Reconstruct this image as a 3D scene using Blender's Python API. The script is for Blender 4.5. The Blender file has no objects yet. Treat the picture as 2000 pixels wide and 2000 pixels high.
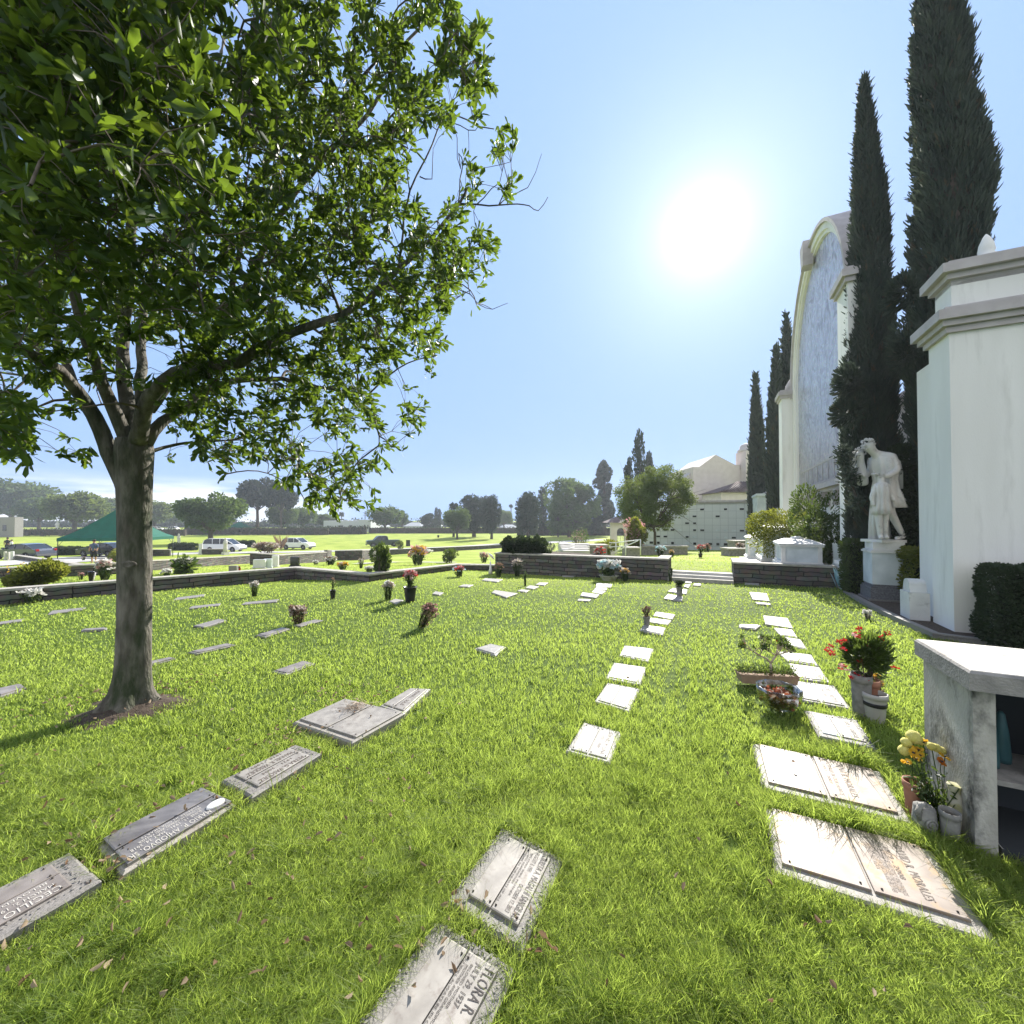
import bpy, math, random
import numpy as np
from mathutils import Vector, Matrix
R=np.random.RandomState(7); random.seed(7)
C=bpy.context.scene.collection
H=1.6; FPX=800.0; PITCH=math.radians(0.93)
A=math.atan(0.484); CA,SA=math.cos(A),math.sin(A)
# ---------- camera helpers (photo pixel, 2000 px square -> point in the place)
def ray(px,py):
    x=(px-1000)/FPX; y=-(py-1000)/FPX
    c,s=math.cos(PITCH),math.sin(PITCH)
    Y=c-y*s; Z=s+y*c
    return x/Y,Z/Y          # X and Z per metre of Y
def VU(v,u): return v*CA+u*SA, -v*SA+u*CA
def toVU(x,y): return x*CA-y*SA, x*SA+y*CA
def at(px,py,Y):
    a,b=ray(px,py); return np.array([a*Y,Y,H+b*Y])
def sm(x,a,b):
    t=np.clip((x-a)/(b-a),0,1); return t*t*(3-2*t)
MY=[0,9,11,14.2,15,20,30,40,60,73,100,170,500]; MZ=[0,0,-.04,-.17,-.21,-.6,-1.45,-2.2,-2.9,-3.3,-3.4,-3.1,-3.1]
TY=[0,12,14,20,30,40,60,73,100,170,500]; TZ=[.16,.16,.1,-.2,-.7,-1.3,-2.3,-2.9,-3.2,-3.1,-3.1]
def terrain(x,y):
    x=np.asarray(x,float); y=np.asarray(y,float)
    v=x*CA-y*SA; u=x*SA+y*CA
    m=np.interp(y,MY,MZ)-.1*sm(-x/np.maximum(y,1),.3,.6)*sm(y,7,12)+.05*sm(v,-3,3)*sm(y,6,10)
    t=np.interp(y,TY,TZ)
    w=sm(v,-6.3,-4.5)*(u>12.08)*(1-sm(y,45,80))
    d=np.sqrt(x*x+y*y)
    bump=.012*np.sin(x*1.9+y*.7)*np.sin(y*2.3-x*.8)*sm(d,.5,2)+.03*np.sin(x*.31+1)*np.sin(y*.23)*sm(d,14,30)
    return m*(1-w)+t*w+bump
def T(x,y): return float(terrain(x,y))
def G(px,py,dz=0.0):
    a,b=ray(px,py)
    ys=np.concatenate([np.arange(.6,14,.02),np.arange(14,60,.1),np.arange(60,400,.5)])
    z=H+b*ys; g=terrain(a*ys,ys)+dz
    i=np.argmax(z<=g)
    if not (z<=g).any(): i=len(ys)-1
    Y=ys[i]; return np.array([a*Y,Y,T(a*Y,Y)+dz])
# ---------- properties
def tag(o,label=None,cat=None,group=None,kind=None):
    if label: o['label']=label
    if cat: o['category']=cat
    if group: o['group']=group
    if kind: o['kind']=kind
    return o
def empty(name,loc=(0,0,0),rz=0,label=None,cat=None,group=None):
    o=bpy.data.objects.new(name,None); C.objects.link(o); o.location=[float(q) for q in loc]; o.rotation_euler=(0,0,rz)
    o.empty_display_size=.1
    return tag(o,label,cat,group)
def link(name,me,mat,parent=None,loc=None):
    o=bpy.data.objects.new(name,me); C.objects.link(o)
    if mat is not None and not me.materials: me.materials.append(mat)
    if parent is not None: o.parent=parent
    if loc is not None: o.location=[float(q) for q in loc]
    return o
def copy_tree(o,parent=None):
    c=o.copy(); C.objects.link(c)
    if parent is not None: c.parent=parent
    for ch in list(o.children): copy_tree(ch,c)
    return c
# ---------- mesh builder
class MB:
    def __init__(s): s.v=[]; s.f=[]; s.sm=[]
    def add(s,vs,fs,smooth=False):
        n=len(s.v); s.v+= [tuple(float(c) for c in q) for q in vs]
        for f in fs: s.f.append(tuple(n+i for i in f)); s.sm.append(smooth)
        return s
    def hexa(s,b,t):   # bottom 4 pts, top 4 pts ccw
        return s.add(list(b)+list(t),[(3,2,1,0),(4,5,6,7),(0,1,5,4),(1,2,6,5),(2,3,7,6),(3,0,4,7)])
    def box(s,c,d,rz=0,taper=1.0):
        x,y,z=d[0]/2,d[1]/2,d[2]/2; co,si=math.cos(rz),math.sin(rz)
        def P(a,b,e): return (c[0]+a*co-b*si,c[1]+a*si+b*co,c[2]+e)
        return s.hexa([P(-x,-y,-z),P(x,-y,-z),P(x,y,-z),P(-x,y,-z)],[P(-x*taper,-y*taper,z),P(x*taper,-y*taper,z),P(x*taper,y*taper,z),P(-x*taper,y*taper,z)])
    def bevbox(s,c,d,b=.02,rz=0):
        # chamfered box: loft of inset rings
        x,y,z=d[0]/2,d[1]/2,d[2]/2; co,si=math.cos(rz),math.sin(rz)
        rings=[]
        for (ins,zz) in ((b,-z),(0,-z+b),(0,z-b),(b,z)):
            X,Y=x-ins,y-ins; k=b
            pts=[(-X+k,-Y),(X-k,-Y),(X,-Y+k),(X,Y-k),(X-k,Y),(-X+k,Y),(-X,Y-k),(-X,-Y+k)]
            rings.append([(c[0]+p*co-q*si,c[1]+p*si+q*co,c[2]+zz) for p,q in pts])
        return s.loft(rings,caps=True,smooth=False)
    def vu(s,v0,v1,u0,u1,z0,z1):
        b=[VU(v0,u0),VU(v1,u0),VU(v1,u1),VU(v0,u1)]
        return s.hexa([(p[0],p[1],z0) for p in b],[(p[0],p[1],z1) for p in b])
    def loft(s,rings,caps=True,smooth=True,closed=True):
        n=len(rings[0]); vs=[p for r in rings for p in r]; fs=[]
        for i in range(len(rings)-1):
            for j in range(n if closed else n-1):
                k=(j+1)%n; fs.append((i*n+j,i*n+k,(i+1)*n+k,(i+1)*n+j))
        if caps: fs.append(tuple(range(n-1,-1,-1))); fs.append(tuple((len(rings)-1)*n+i for i in range(n)))
        return s.add(vs,fs,smooth)
    def lathe(s,prof,c=(0,0,0),n=20,sx=1,sy=1,caps=True,smooth=True,wob=None):
        rings=[]
        for r,z in prof:
            ring=[]
            for i in range(n):
                t=2*math.pi*i/n; rr=r*(1+(wob(t,z) if wob else 0))
                ring.append((c[0]+rr*math.cos(t)*sx,c[1]+rr*math.sin(t)*sy,c[2]+z))
            rings.append(ring)
        return s.loft(rings,caps,smooth)
    def tube(s,pts,rad,n=6,caps=True):
        pts=[np.array(p,float) for p in pts]; rings=[]
        ref=np.array([.13,.21,.97]) 
        for i,p in enumerate(pts):
            d=pts[min(i+1,len(pts)-1)]-pts[max(i-1,0)]; d/= (np.linalg.norm(d)+1e-9)
            a=np.cross(d,ref)
            if np.linalg.norm(a)<.15: a=np.cross(d,(1,0,0))
            a/=np.linalg.norm(a); b=np.cross(d,a); r=rad[i] if hasattr(rad,'__len__') else rad
            rings.append([p+r*(math.cos(2*math.pi*k/n)*a+math.sin(2*math.pi*k/n)*b) for k in range(n)])
        return s.loft(rings,caps,True)
    def prism(s,poly,axis,w0,w1,fr=None):
        # poly (a,b) extruded; axis 'y': (a,w,b) ; fr maps (a,w,b)->xyz
        fr=fr or (lambda a,w,b:(a,w,b)); n=len(poly)
        vs=[fr(a,w0,b) for a,b in poly]+[fr(a,w1,b) for a,b in poly]
        fs=[tuple(range(n)),tuple(range(2*n-1,n-1,-1))]+[(i,n+i,n+(i+1)%n,(i+1)%n) for i in range(n)]
        return s.add(vs,fs)
    def mesh(s,name):
        me=bpy.data.meshes.new(name); me.from_pydata(s.v,[],s.f); 
        me.polygons.foreach_set('use_smooth',s.sm); me.validate(); me.update(); return me
    def build(s,name,mat,parent=None,loc=None):
        o=link(name,s.mesh(name),mat,parent,loc)
        import bmesh
        bm=bmesh.new(); bm.from_mesh(o.data); bmesh.ops.recalc_face_normals(bm,faces=bm.faces); bm.to_mesh(o.data); bm.free()
        return o
def quads(name,V,F,tint=None,smooth=False):
    me=bpy.data.meshes.new(name); V=np.ascontiguousarray(V,dtype=np.float32); F=np.ascontiguousarray(F,dtype=np.int32)
    k=F.shape[1]; nf=len(F)
    me.vertices.add(len(V)); me.vertices.foreach_set('co',V.ravel())
    me.loops.add(nf*k); me.loops.foreach_set('vertex_index',F.ravel())
    me.polygons.add(nf); me.polygons.foreach_set('loop_start',np.arange(0,nf*k,k,dtype=np.int32))
    if smooth: me.polygons.foreach_set('use_smooth',np.ones(nf,dtype=bool))
    me.update(calc_edges=True)
    if tint is not None:
        a=me.attributes.new('tint','FLOAT','POINT'); a.data.foreach_set('value',np.ascontiguousarray(tint,dtype=np.float32))
    return me
def norm(a): return a/(np.linalg.norm(a,axis=-1,keepdims=True)+1e-9)
def leaf_arrays(P,D,L,W,fold=.25,rs=R,droop=0.0,shape=(.45,.42),flat=False):
    """folded leaves: 6 verts, 2 quads each"""
    n=len(P); D=norm(D); q=norm(rs.normal(size=(n,3))) if not flat else np.tile([0,0,1.],(n,1)); S=norm(np.cross(D,q)); N=np.cross(S,D)
    L=np.broadcast_to(L,(n,)).reshape(n,1); W=np.broadcast_to(W,(n,)).reshape(n,1)
    dr=np.zeros((n,3)); dr[:,2:]=-droop*L
    v0=P; m=P+D*L*.5
    a,b=shape
    v1=P+D*L*.38+S*W*a+N*W*fold; v2=P+D*L*.38-S*W*a+N*W*fold
    v3=P+D*L*.78+S*W*b+N*W*fold+dr*.6; v4=P+D*L*.78-S*W*b+N*W*fold+dr*.6
    v5=P+D*L+dr
    V=np.stack([v0,v1,v2,v3,v4,v5],1).reshape(-1,3)
    base=np.arange(n)[:,None]*6
    F=np.stack([base+np.array([[0,1,3,5]]),base+np.array([[0,5,4,2]])],1).reshape(-1,4)
    return V,F
def leaves(name,P,D,L,W,mat,parent=None,fold=.25,rs=R,droop=0,shape=(.45,.42),loc=None,tint=None):
    V,F=leaf_arrays(np.asarray(P),np.asarray(D),L,W,fold,rs,droop,shape)
    t=np.repeat(rs.rand(len(P)) if tint is None else tint,6)
    return link(name,quads(name,V,F,t),mat,parent,loc)
def blob_pts(n,c,r,rs=R,lumps=9,shell=.55,flat=0):
    """points in a lumpy ellipsoid + outward directions"""
    c=np.array(c,float); r=np.array(r,float)
    lc=norm(rs.normal(size=(lumps,3)))*rs.uniform(.25,.72,(lumps,1)); lr=rs.uniform(.32,.55,lumps)
    if lumps<2: lc=np.zeros((1,3)); lr=np.array([1.])
    k=rs.randint(0,lumps,n); d=norm(rs.normal(size=(n,3))); rad=(shell+(1-shell)*rs.rand(n,1)**.6)
    p=lc[k]+d*rad*lr[k][:,None]
    q=norm(p); 
    return c+p*r, norm(norm(d*.8+q)*r)
# ---------- skin figures
def skin(verts,edges,rad,level=2,scale=None):
    me=bpy.data.meshes.new('sk'); me.from_pydata([tuple(v) for v in verts],edges,[])
    o=bpy.data.objects.new('sk',me); C.objects.link(o)
    m=o.modifiers.new('s','SKIN'); m.use_smooth_shade=True
    for i,r in enumerate(rad):
        sv=me.skin_vertices[0].data[i]; sv.radius=(r,r) if not hasattr(r,'__len__') else r
    me.skin_vertices[0].data[0].use_root=True
    s=o.modifiers.new('d','SUBSURF'); s.levels=level; s.render_levels=level
    dg=bpy.context.evaluated_depsgraph_get(); ev=o.evaluated_get(dg)
    out=bpy.data.meshes.new_from_object(ev)
    vs=[v.co[:] for v in out.vertices]; fs=[tuple(p.vertices) for p in out.polygons]
    bpy.data.objects.remove(o); bpy.data.meshes.remove(me); bpy.data.meshes.remove(out)
    return vs,fs
# ---------- materials
def newmat(name):
    m=bpy.data.materials.new(name); m.use_nodes=True; nt=m.node_tree; nt.nodes.clear(); return m,nt
def N(nt,t,**k):
    n=nt.nodes.new(t)
    for a,b in k.items(): setattr(n,a,b)
    return n
def pmat(name,c1,c2=None,rough=.7,scale=8,metal=0,bump=0,bscale=None,detail=6,spec=.4,transm=0,lo=.35,hi=.65,c3=None,s3=2,r3=(.55,.7),streak=None,coat=0):
    m,nt=newmat(name); out=N(nt,'ShaderNodeOutputMaterial'); b=N(nt,'ShaderNodeBsdfPrincipled'); nt.links.new(b.outputs[0],out.inputs[0])
    b.inputs['Roughness'].default_value=rough; b.inputs['Metallic'].default_value=metal; b.inputs['Specular IOR Level'].default_value=spec
    b.inputs['Transmission Weight'].default_value=transm; b.inputs['Coat Weight'].default_value=coat
    tc=N(nt,'ShaderNodeTexCoord'); mp=N(nt,'ShaderNodeMapping'); nt.links.new(tc.outputs['Object'],mp.inputs[0])
    if streak: mp.inputs['Scale'].default_value=streak
    if c2 is None: b.inputs['Base Color'].default_value=(*c1,1)
    else:
        n=N(nt,'ShaderNodeTexNoise'); n.inputs['Scale'].default_value=scale; n.inputs['Detail'].default_value=detail; nt.links.new(mp.outputs[0],n.inputs[0])
        r=N(nt,'ShaderNodeValToRGB'); r.color_ramp.elements[0].color=(*c1,1); r.color_ramp.elements[1].color=(*c2,1)
        r.color_ramp.elements[0].position=lo; r.color_ramp.elements[1].position=hi; nt.links.new(n.outputs[0],r.inputs[0]); src=r.outputs[0]
        if c3 is not None:
            n3=N(nt,'ShaderNodeTexNoise'); n3.inputs['Scale'].default_value=s3; n3.inputs['Detail'].default_value=8; n3.inputs['Roughness'].default_value=.65; nt.links.new(mp.outputs[0],n3.inputs[0])
            mr=N(nt,'ShaderNodeMapRange'); mr.inputs[1].default_value=r3[0]; mr.inputs[2].default_value=r3[1]; nt.links.new(n3.outputs[0],mr.inputs[0])
            mx=N(nt,'ShaderNodeMix',data_type='RGBA'); nt.links.new(mr.outputs[0],mx.inputs[0]); nt.links.new(src,mx.inputs[6]); mx.inputs[7].default_value=(*c3,1); src=mx.outputs[2]
        nt.links.new(src,b.inputs['Base Color'])
    if bump:
        n2=N(nt,'ShaderNodeTexNoise'); n2.inputs['Scale'].default_value=bscale or scale*3; n2.inputs['Detail'].default_value=8; nt.links.new(mp.outputs[0],n2.inputs[0])
        bp=N(nt,'ShaderNodeBump'); bp.inputs['Strength'].default_value=bump; bp.inputs['Distance'].default_value=.02; nt.links.new(n2.outputs[0],bp.inputs['Height']); nt.links.new(bp.outputs[0],b.inputs['Normal'])
    return m
def leafmat(name,c1,c2,trans,tw=.5,rough=.45,spec=.4,c3=None):
    """per-leaf tint picks the leaf's own colour; translucent"""
    m,nt=newmat(name); out=N(nt,'ShaderNodeOutputMaterial'); b=N(nt,'ShaderNodeBsdfPrincipled'); tr=N(nt,'ShaderNodeBsdfTranslucent'); mx=N(nt,'ShaderNodeMixShader')
    at_=N(nt,'ShaderNodeAttribute',attribute_name='tint'); r=N(nt,'ShaderNodeValToRGB')
    r.color_ramp.elements[0].color=(*c1,1); r.color_ramp.elements[1].color=(*c2,1)
    if c3: e=r.color_ramp.elements.new(.97); e.color=(*c2,1); r.color_ramp.elements[-1].color=(*c3,1)
    nt.links.new(at_.outputs['Fac'],r.inputs[0]); nt.links.new(r.outputs[0],b.inputs['Base Color'])
    b.inputs['Roughness'].default_value=rough; b.inputs['Specular IOR Level'].default_value=spec
    hs=N(nt,'ShaderNodeMix',data_type='RGBA',blend_type='MULTIPLY'); hs.inputs[0].default_value=1
    dv=N(nt,'ShaderNodeMix',data_type='RGBA'); dv.inputs[0].default_value=.65; nt.links.new(r.outputs[0],dv.inputs[6]); dv.inputs[7].default_value=(*trans,1)
    nt.links.new(dv.outputs[2],tr.inputs[0]); mx.inputs[0].default_value=tw
    nt.links.new(b.outputs[0],mx.inputs[1]); nt.links.new(tr.outputs[0],mx.inputs[2]); nt.links.new(mx.outputs[0],out.inputs[0])
    return m
M={}
def X(k,*a,**kw): M[k]=pmat(k,*a,**kw)
X('plaster_white',(.78,.76,.71),(.84,.82,.77),rough=.85,scale=1.5,bump=.15,bscale=60,c3=(.64,.62,.57),s3=1.6,r3=(.55,.75),streak=(2.2,2.2,.35))
X('plaster_trim',(.42,.38,.37),(.5,.46,.45),rough=.8,scale=5,bump=.1)
X('marble',(.62,.61,.59),(.72,.71,.68),rough=.55,scale=4,bump=.2,bscale=30,c3=(.36,.35,.33),s3=7,r3=(.58,.75))
X('marble_blue',(.5,.55,.56),(.68,.72,.73),rough=.45,scale=3)
X('dark_granite',(.1,.1,.11),(.2,.2,.21),rough=.4,scale=40)
X('granite_pale',(.24,.225,.2),(.38,.36,.32),rough=.6,scale=180,detail=3,bump=.1,c3=(.3,.28,.25),s3=9,r3=(.6,.8))
X('plate_white',(.24,.23,.205),(.36,.34,.31),rough=.5,scale=14,c3=(.33,.3,.27),s3=22,r3=(.55,.75))
X('granite_beige',(.22,.2,.175),(.36,.33,.29),rough=.6,scale=180,detail=3,bump=.1,c3=(.2,.17,.14),s3=9,r3=(.55,.75))
X('granite_grey',(.15,.14,.13),(.27,.25,.23),rough=.6,scale=160,detail=3,bump=.15)
X('plate_pale',(.24,.22,.195),(.34,.315,.28),rough=.5,scale=14,metal=.1,c3=(.17,.14,.12),s3=22,r3=(.55,.75))
X('plate_pink',(.2,.155,.125),(.31,.265,.225),rough=.5,scale=7,metal=.1,c3=(.33,.22,.12),s3=9,r3=(.52,.62),streak=(1,1,1))
X('plate_dark',(.13,.12,.12),(.24,.225,.22),rough=.4,scale=5,metal=.3,c3=(.3,.28,.27),s3=4,r3=(.5,.8),streak=(1,3,1))
X('plate_brown',(.2,.17,.15),(.33,.29,.26),rough=.45,scale=8,metal=.3)
X('lettering_dark',(.045,.035,.03),rough=.6)
X('lettering_pale',(.5,.47,.42),rough=.5)
X('lettering_brown',(.12,.09,.07),rough=.6)
X('bolt',(.08,.07,.06),rough=.4,metal=.5)
X('concrete_old',(.36,.34,.3),(.5,.48,.43),rough=.9,scale=6,bump=.35,bscale=70,c3=(.05,.052,.048),s3=3.6,r3=(.47,.6),streak=(1,1,.6))
X('concrete_top',(.5,.46,.4),(.66,.62,.55),rough=.85,scale=10,bump=.3,bscale=80,c3=(.3,.25,.2),s3=7,r3=(.52,.7))
X('concrete_edge',(.2,.19,.18),(.32,.3,.28),rough=.9,scale=12,bump=.3,bscale=80)
X('stone_cap',(.3,.28,.24),(.42,.39,.34),rough=.9,scale=9,bump=.2)
X('bark',(.07,.06,.048),(.2,.18,.15),rough=.9,scale=8,bump=1.0,bscale=30,streak=(1.6,1.6,.5),c3=(.035,.045,.02),s3=3.2,r3=(.45,.62))
X('bark_dark',(.05,.04,.03),(.1,.08,.065),rough=.9,scale=8)
X('twig',(.09,.07,.055),(.16,.13,.1),rough=.9,scale=20)
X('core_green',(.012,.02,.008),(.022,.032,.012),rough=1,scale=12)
X('soil',(.05,.035,.025),(.1,.075,.055),rough=1,scale=30,bump=.8)
X('terracotta',(.3,.13,.08),(.4,.19,.12),rough=.8,scale=12)
X('cement_pot',(.17,.165,.15),(.28,.27,.25),rough=.85,scale=18,bump=.3)
X('pot_white',(.42,.4,.37),rough=.5); X('pot_black',(.015,.015,.017),rough=.4); X('pot_tan',(.42,.33,.24),(.52,.42,.32),scale=20)
X('moss_pot',(.5,.47,.38),(.35,.34,.16),rough=.9,scale=14,lo=.45,hi=.6)
X('trough',(.26,.17,.11),(.36,.25,.17),rough=.85,scale=14)
X('asphalt',(.34,.33,.31),(.42,.41,.39),rough=.95,scale=3)
X('path',(.5,.48,.43),(.6,.57,.52),rough=.9,scale=4)
X('tile_roof',(.1,.075,.068),(.15,.11,.1),rough=.8,scale=6)
X('pink_plaster',(.52,.46,.42),(.58,.52,.48),rough=.9,scale=2)
X('metal_white',(.75,.75,.73),rough=.4); X('metal_dark',(.03,.04,.04),rough=.4)
X('tent_green',(.004,.09,.055),(.006,.11,.07),rough=.8,scale=2)
X('glass_dark',(.015,.018,.022),rough=.08,spec=.8)
X('tyre',(.015,.015,.015),rough=.8); X('rim',(.45,.45,.46),rough=.3,metal=.8)
X('paint_grey',(.11,.12,.15),rough=.25,metal=.3,coat=.6); X('paint_dark',(.035,.04,.055),rough=.25,metal=.3,coat=.6)
X('paint_white',(.78,.78,.78),rough=.3,coat=.5); X('paint_green',(.035,.055,.05),rough=.3,metal=.3,coat=.5); X('trim_grey',(.12,.12,.13),rough=.6)
X('lamp_red',(.35,.01,.01),rough=.2); X('lamp_clear',(.7,.7,.7),rough=.1)
X('skin_tone',(.42,.24,.16),rough=.6); X('cloth_blue',(.06,.09,.16),rough=.9); X('cloth_dark',(.02,.02,.025),rough=.9); X('cloth_white',(.7,.7,.7),rough=.9); X('hair',(.02,.015,.01),rough=.7)
X('stone_dark',(.02,.02,.022),rough=.2); X('black_stone_mark',(.3,.3,.3),rough=.5)
X('house_pale',(.5,.52,.54),rough=.9); X('house_roof',(.3,.32,.34),rough=.9)
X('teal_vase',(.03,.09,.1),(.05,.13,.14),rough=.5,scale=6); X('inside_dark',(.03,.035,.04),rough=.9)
X('bin_dark',(.03,.035,.03),rough=.7)
X('flag_white',(.75,.7,.68),rough=.8); X('plush_yellow',(.6,.55,.12),(.7,.62,.2),rough=.9,scale=40,bump=.6)
def glassmat():
    m,nt=newmat('clear_glass'); o=N(nt,'ShaderNodeOutputMaterial'); g=N(nt,'ShaderNodeBsdfGlossy'); g.inputs['Roughness'].default_value=.08
    t=N(nt,'ShaderNodeBsdfTransparent'); t.inputs[0].default_value=(.85,.85,.83,1); mx=N(nt,'ShaderNodeMixShader'); lw=N(nt,'ShaderNodeLayerWeight'); lw.inputs[0].default_value=.45
    nt.links.new(lw.outputs['Facing'],mx.inputs[0]); nt.links.new(t.outputs[0],mx.inputs[1]); nt.links.new(g.outputs[0],mx.inputs[2]); nt.links.new(mx.outputs[0],o.inputs[0]); return m
M['clear_glass']=glassmat()
def wallmat(name,ca,cb,cm):
    m,nt=newmat(name); o=N(nt,'ShaderNodeOutputMaterial'); b=N(nt,'ShaderNodeBsdfPrincipled'); nt.links.new(b.outputs[0],o.inputs[0]); b.inputs['Roughness'].default_value=.9
    uv=N(nt,'ShaderNodeAttribute',attribute_name='wuv'); br=N(nt,'ShaderNodeTexBrick'); wn=N(nt,'ShaderNodeTexNoise'); wn.inputs['Scale'].default_value=5; nt.links.new(uv.outputs['Vector'],wn.inputs[0]); wa=N(nt,'ShaderNodeMix',data_type='RGBA',blend_type='LINEAR_LIGHT'); wa.inputs[0].default_value=.035; nt.links.new(uv.outputs['Vector'],wa.inputs[6]); nt.links.new(wn.outputs['Color'],wa.inputs[7]); nt.links.new(wa.outputs[2],br.inputs[0])
    br.inputs['Color1'].default_value=(*ca,1); br.inputs['Color2'].default_value=(*cb,1); br.inputs['Mortar'].default_value=(*cm,1)
    br.inputs['Scale'].default_value=1; br.inputs['Brick Width'].default_value=.42; br.inputs['Row Height'].default_value=.105; br.inputs['Mortar Size'].default_value=.01; br.inputs['Bias'].default_value=-.1
    br.offset=.37; br.squash=1.6; br.squash_frequency=3
    n=N(nt,'ShaderNodeTexNoise'); n.inputs['Scale'].default_value=6; nt.links.new(uv.outputs['Vector'],n.inputs[0])
    mx=N(nt,'ShaderNodeMix',data_type='RGBA',blend_type='MULTIPLY'); mx.inputs[0].default_value=.7; nt.links.new(br.outputs[0],mx.inputs[6]); nt.links.new(n.outputs['Color'],mx.inputs[7])
    nt.links.new(mx.outputs[2],b.inputs['Base Color'])
    bp=N(nt,'ShaderNodeBump'); bp.inputs['Strength'].default_value=.8; bp.inputs['Distance'].default_value=.02; nt.links.new(br.outputs['Fac'],bp.inputs['Height']); bp.invert=True; nt.links.new(bp.outputs[0],b.inputs['Normal'])
    return m
M['stone_wall']=wallmat('stone_wall',(.10,.09,.08),(.24,.22,.19),(.02,.018,.016))
M['grass']=leafmat('grass_blade',(.09,.14,.026),(.26,.31,.085),(.6,.76,.12),tw=.6,rough=.5,spec=.3,c3=(.3,.27,.12))
M['leaf']=leafmat('tree_leaf',(.012,.032,.008),(.034,.07,.014),(.3,.44,.03),tw=.4,rough=.45,spec=.3,c3=(.16,.13,.02))
M['cyp']=leafmat('cypress_spray',(.045,.062,.05),(.075,.095,.07),(.1,.13,.08),tw=.18,rough=.7,spec=.2,c3=(.12,.085,.05))
M['far_dark']=leafmat('far_dark_leaf',(.03,.046,.036),(.045,.066,.048),(.05,.08,.02),tw=.2,rough=.7,spec=.2)
M['far_green']=leafmat('far_green_leaf',(.045,.08,.03),(.08,.13,.045),(.2,.28,.05),tw=.35,rough=.6,spec=.2)
M['far_olive']=leafmat('far_olive_leaf',(.06,.095,.03),(.1,.14,.045),(.26,.32,.05),tw=.4,rough=.6,spec=.2)
M['bush_green']=leafmat('bush_green',(.025,.05,.013),(.05,.085,.02),(.2,.28,.04),tw=.4,rough=.5)
M['bush_yellow']=leafmat('bush_yellow',(.07,.1,.018),(.15,.16,.03),(.4,.42,.05),tw=.42,rough=.5)
M['hedge_dark']=leafmat('hedge_dark',(.02,.036,.016),(.035,.055,.022),(.08,.12,.03),tw=.25,rough=.6)
M['stem']=leafmat('stem_green',(.04,.07,.02),(.07,.11,.03),(.2,.28,.04),tw=.35)
def fl(k,c,c2=None,t=None): M[k]=leafmat(k,c,c2 or c,t or c,tw=.4,rough=.7,spec=.2)
fl('fl_red',(.5,.02,.02),(.55,.05,.06)); fl('fl_pink',(.6,.3,.3),(.65,.42,.38)); fl('fl_white',(.7,.68,.62),(.75,.72,.7)); fl('fl_dry',(.2,.12,.08),(.4,.3,.22)); fl('fl_pale',(.5,.42,.36),(.65,.58,.5))
fl('fl_yellow',(.7,.4,.03),(.75,.5,.06)); fl('fl_orange',(.5,.14,.02),(.6,.25,.03)); fl('fl_blue',(.25,.5,.55),(.7,.72,.75)); fl('fl_rust',(.25,.07,.04),(.35,.14,.07)); fl('dead_leaf',(.16,.09,.05),(.42,.33,.22)); fl('fl_plumpale',(.4,.3,.24),(.55,.47,.36))
# ---------- world, sun, camera
sc=bpy.context.scene
a_,b_=ray(1375,448); SUN=norm(np.array([a_,1,b_])); EL=math.asin(SUN[2]); AZ=math.atan2(SUN[0],SUN[1])
w=bpy.data.worlds.new('World'); sc.world=w; w.use_nodes=True; nt=w.node_tree; nt.nodes.clear()
out=N(nt,'ShaderNodeOutputWorld'); bg=N(nt,'ShaderNodeBackground'); bg.inputs[1].default_value=.125
sky=N(nt,'ShaderNodeTexSky',sky_type='NISHITA'); sky.sun_disc=False; sky.sun_elevation=EL; sky.sun_rotation=AZ; sky.air_density=1.0; sky.dust_density=.35; sky.ozone_density=3.0; sky.altitude=50
hs=N(nt,'ShaderNodeHueSaturation'); hs.inputs['Saturation'].default_value=.88; cap=N(nt,'ShaderNodeMix',data_type='RGBA',blend_type='DARKEN'); cap.inputs[0].default_value=1; cap.inputs[7].default_value=(1.35,2.12,3.6,1); nt.links.new(sky.outputs[0],hs.inputs['Color']); nt.links.new(hs.outputs[0],cap.inputs[6]); nt.links.new(cap.outputs[2],bg.inputs[0])
tc=N(nt,'ShaderNodeTexCoord'); dt=N(nt,'ShaderNodeVectorMath',operation='DOT_PRODUCT'); nm=N(nt,'ShaderNodeVectorMath',operation='NORMALIZE')
nt.links.new(tc.outputs['Generated'],nm.inputs[0]); nt.links.new(nm.outputs[0],dt.inputs[0]); dt.inputs[1].default_value=tuple(SUN)
mx0=N(nt,'ShaderNodeMath',operation='MAXIMUM'); nt.links.new(dt.outputs['Value'],mx0.inputs[0]); mx0.inputs[1].default_value=0
prev=None
for pw,am in ((3600,16.0),(420,.24),(52,.15),(9,.035)):
    p=N(nt,'ShaderNodeMath',operation='POWER'); nt.links.new(mx0.outputs[0],p.inputs[0]); p.inputs[1].default_value=pw
    q=N(nt,'ShaderNodeMath',operation='MULTIPLY'); nt.links.new(p.outputs[0],q.inputs[0]); q.inputs[1].default_value=am
    if prev is None: prev=q
    else:
        s_=N(nt,'ShaderNodeMath',operation='ADD'); nt.links.new(prev.outputs[0],s_.inputs[0]); nt.links.new(q.outputs[0],s_.inputs[1]); prev=s_
bg2=N(nt,'ShaderNodeBackground'); bg2.inputs[0].default_value=(1,.96,.98,1); nt.links.new(prev.outputs[0],bg2.inputs[1])
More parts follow.
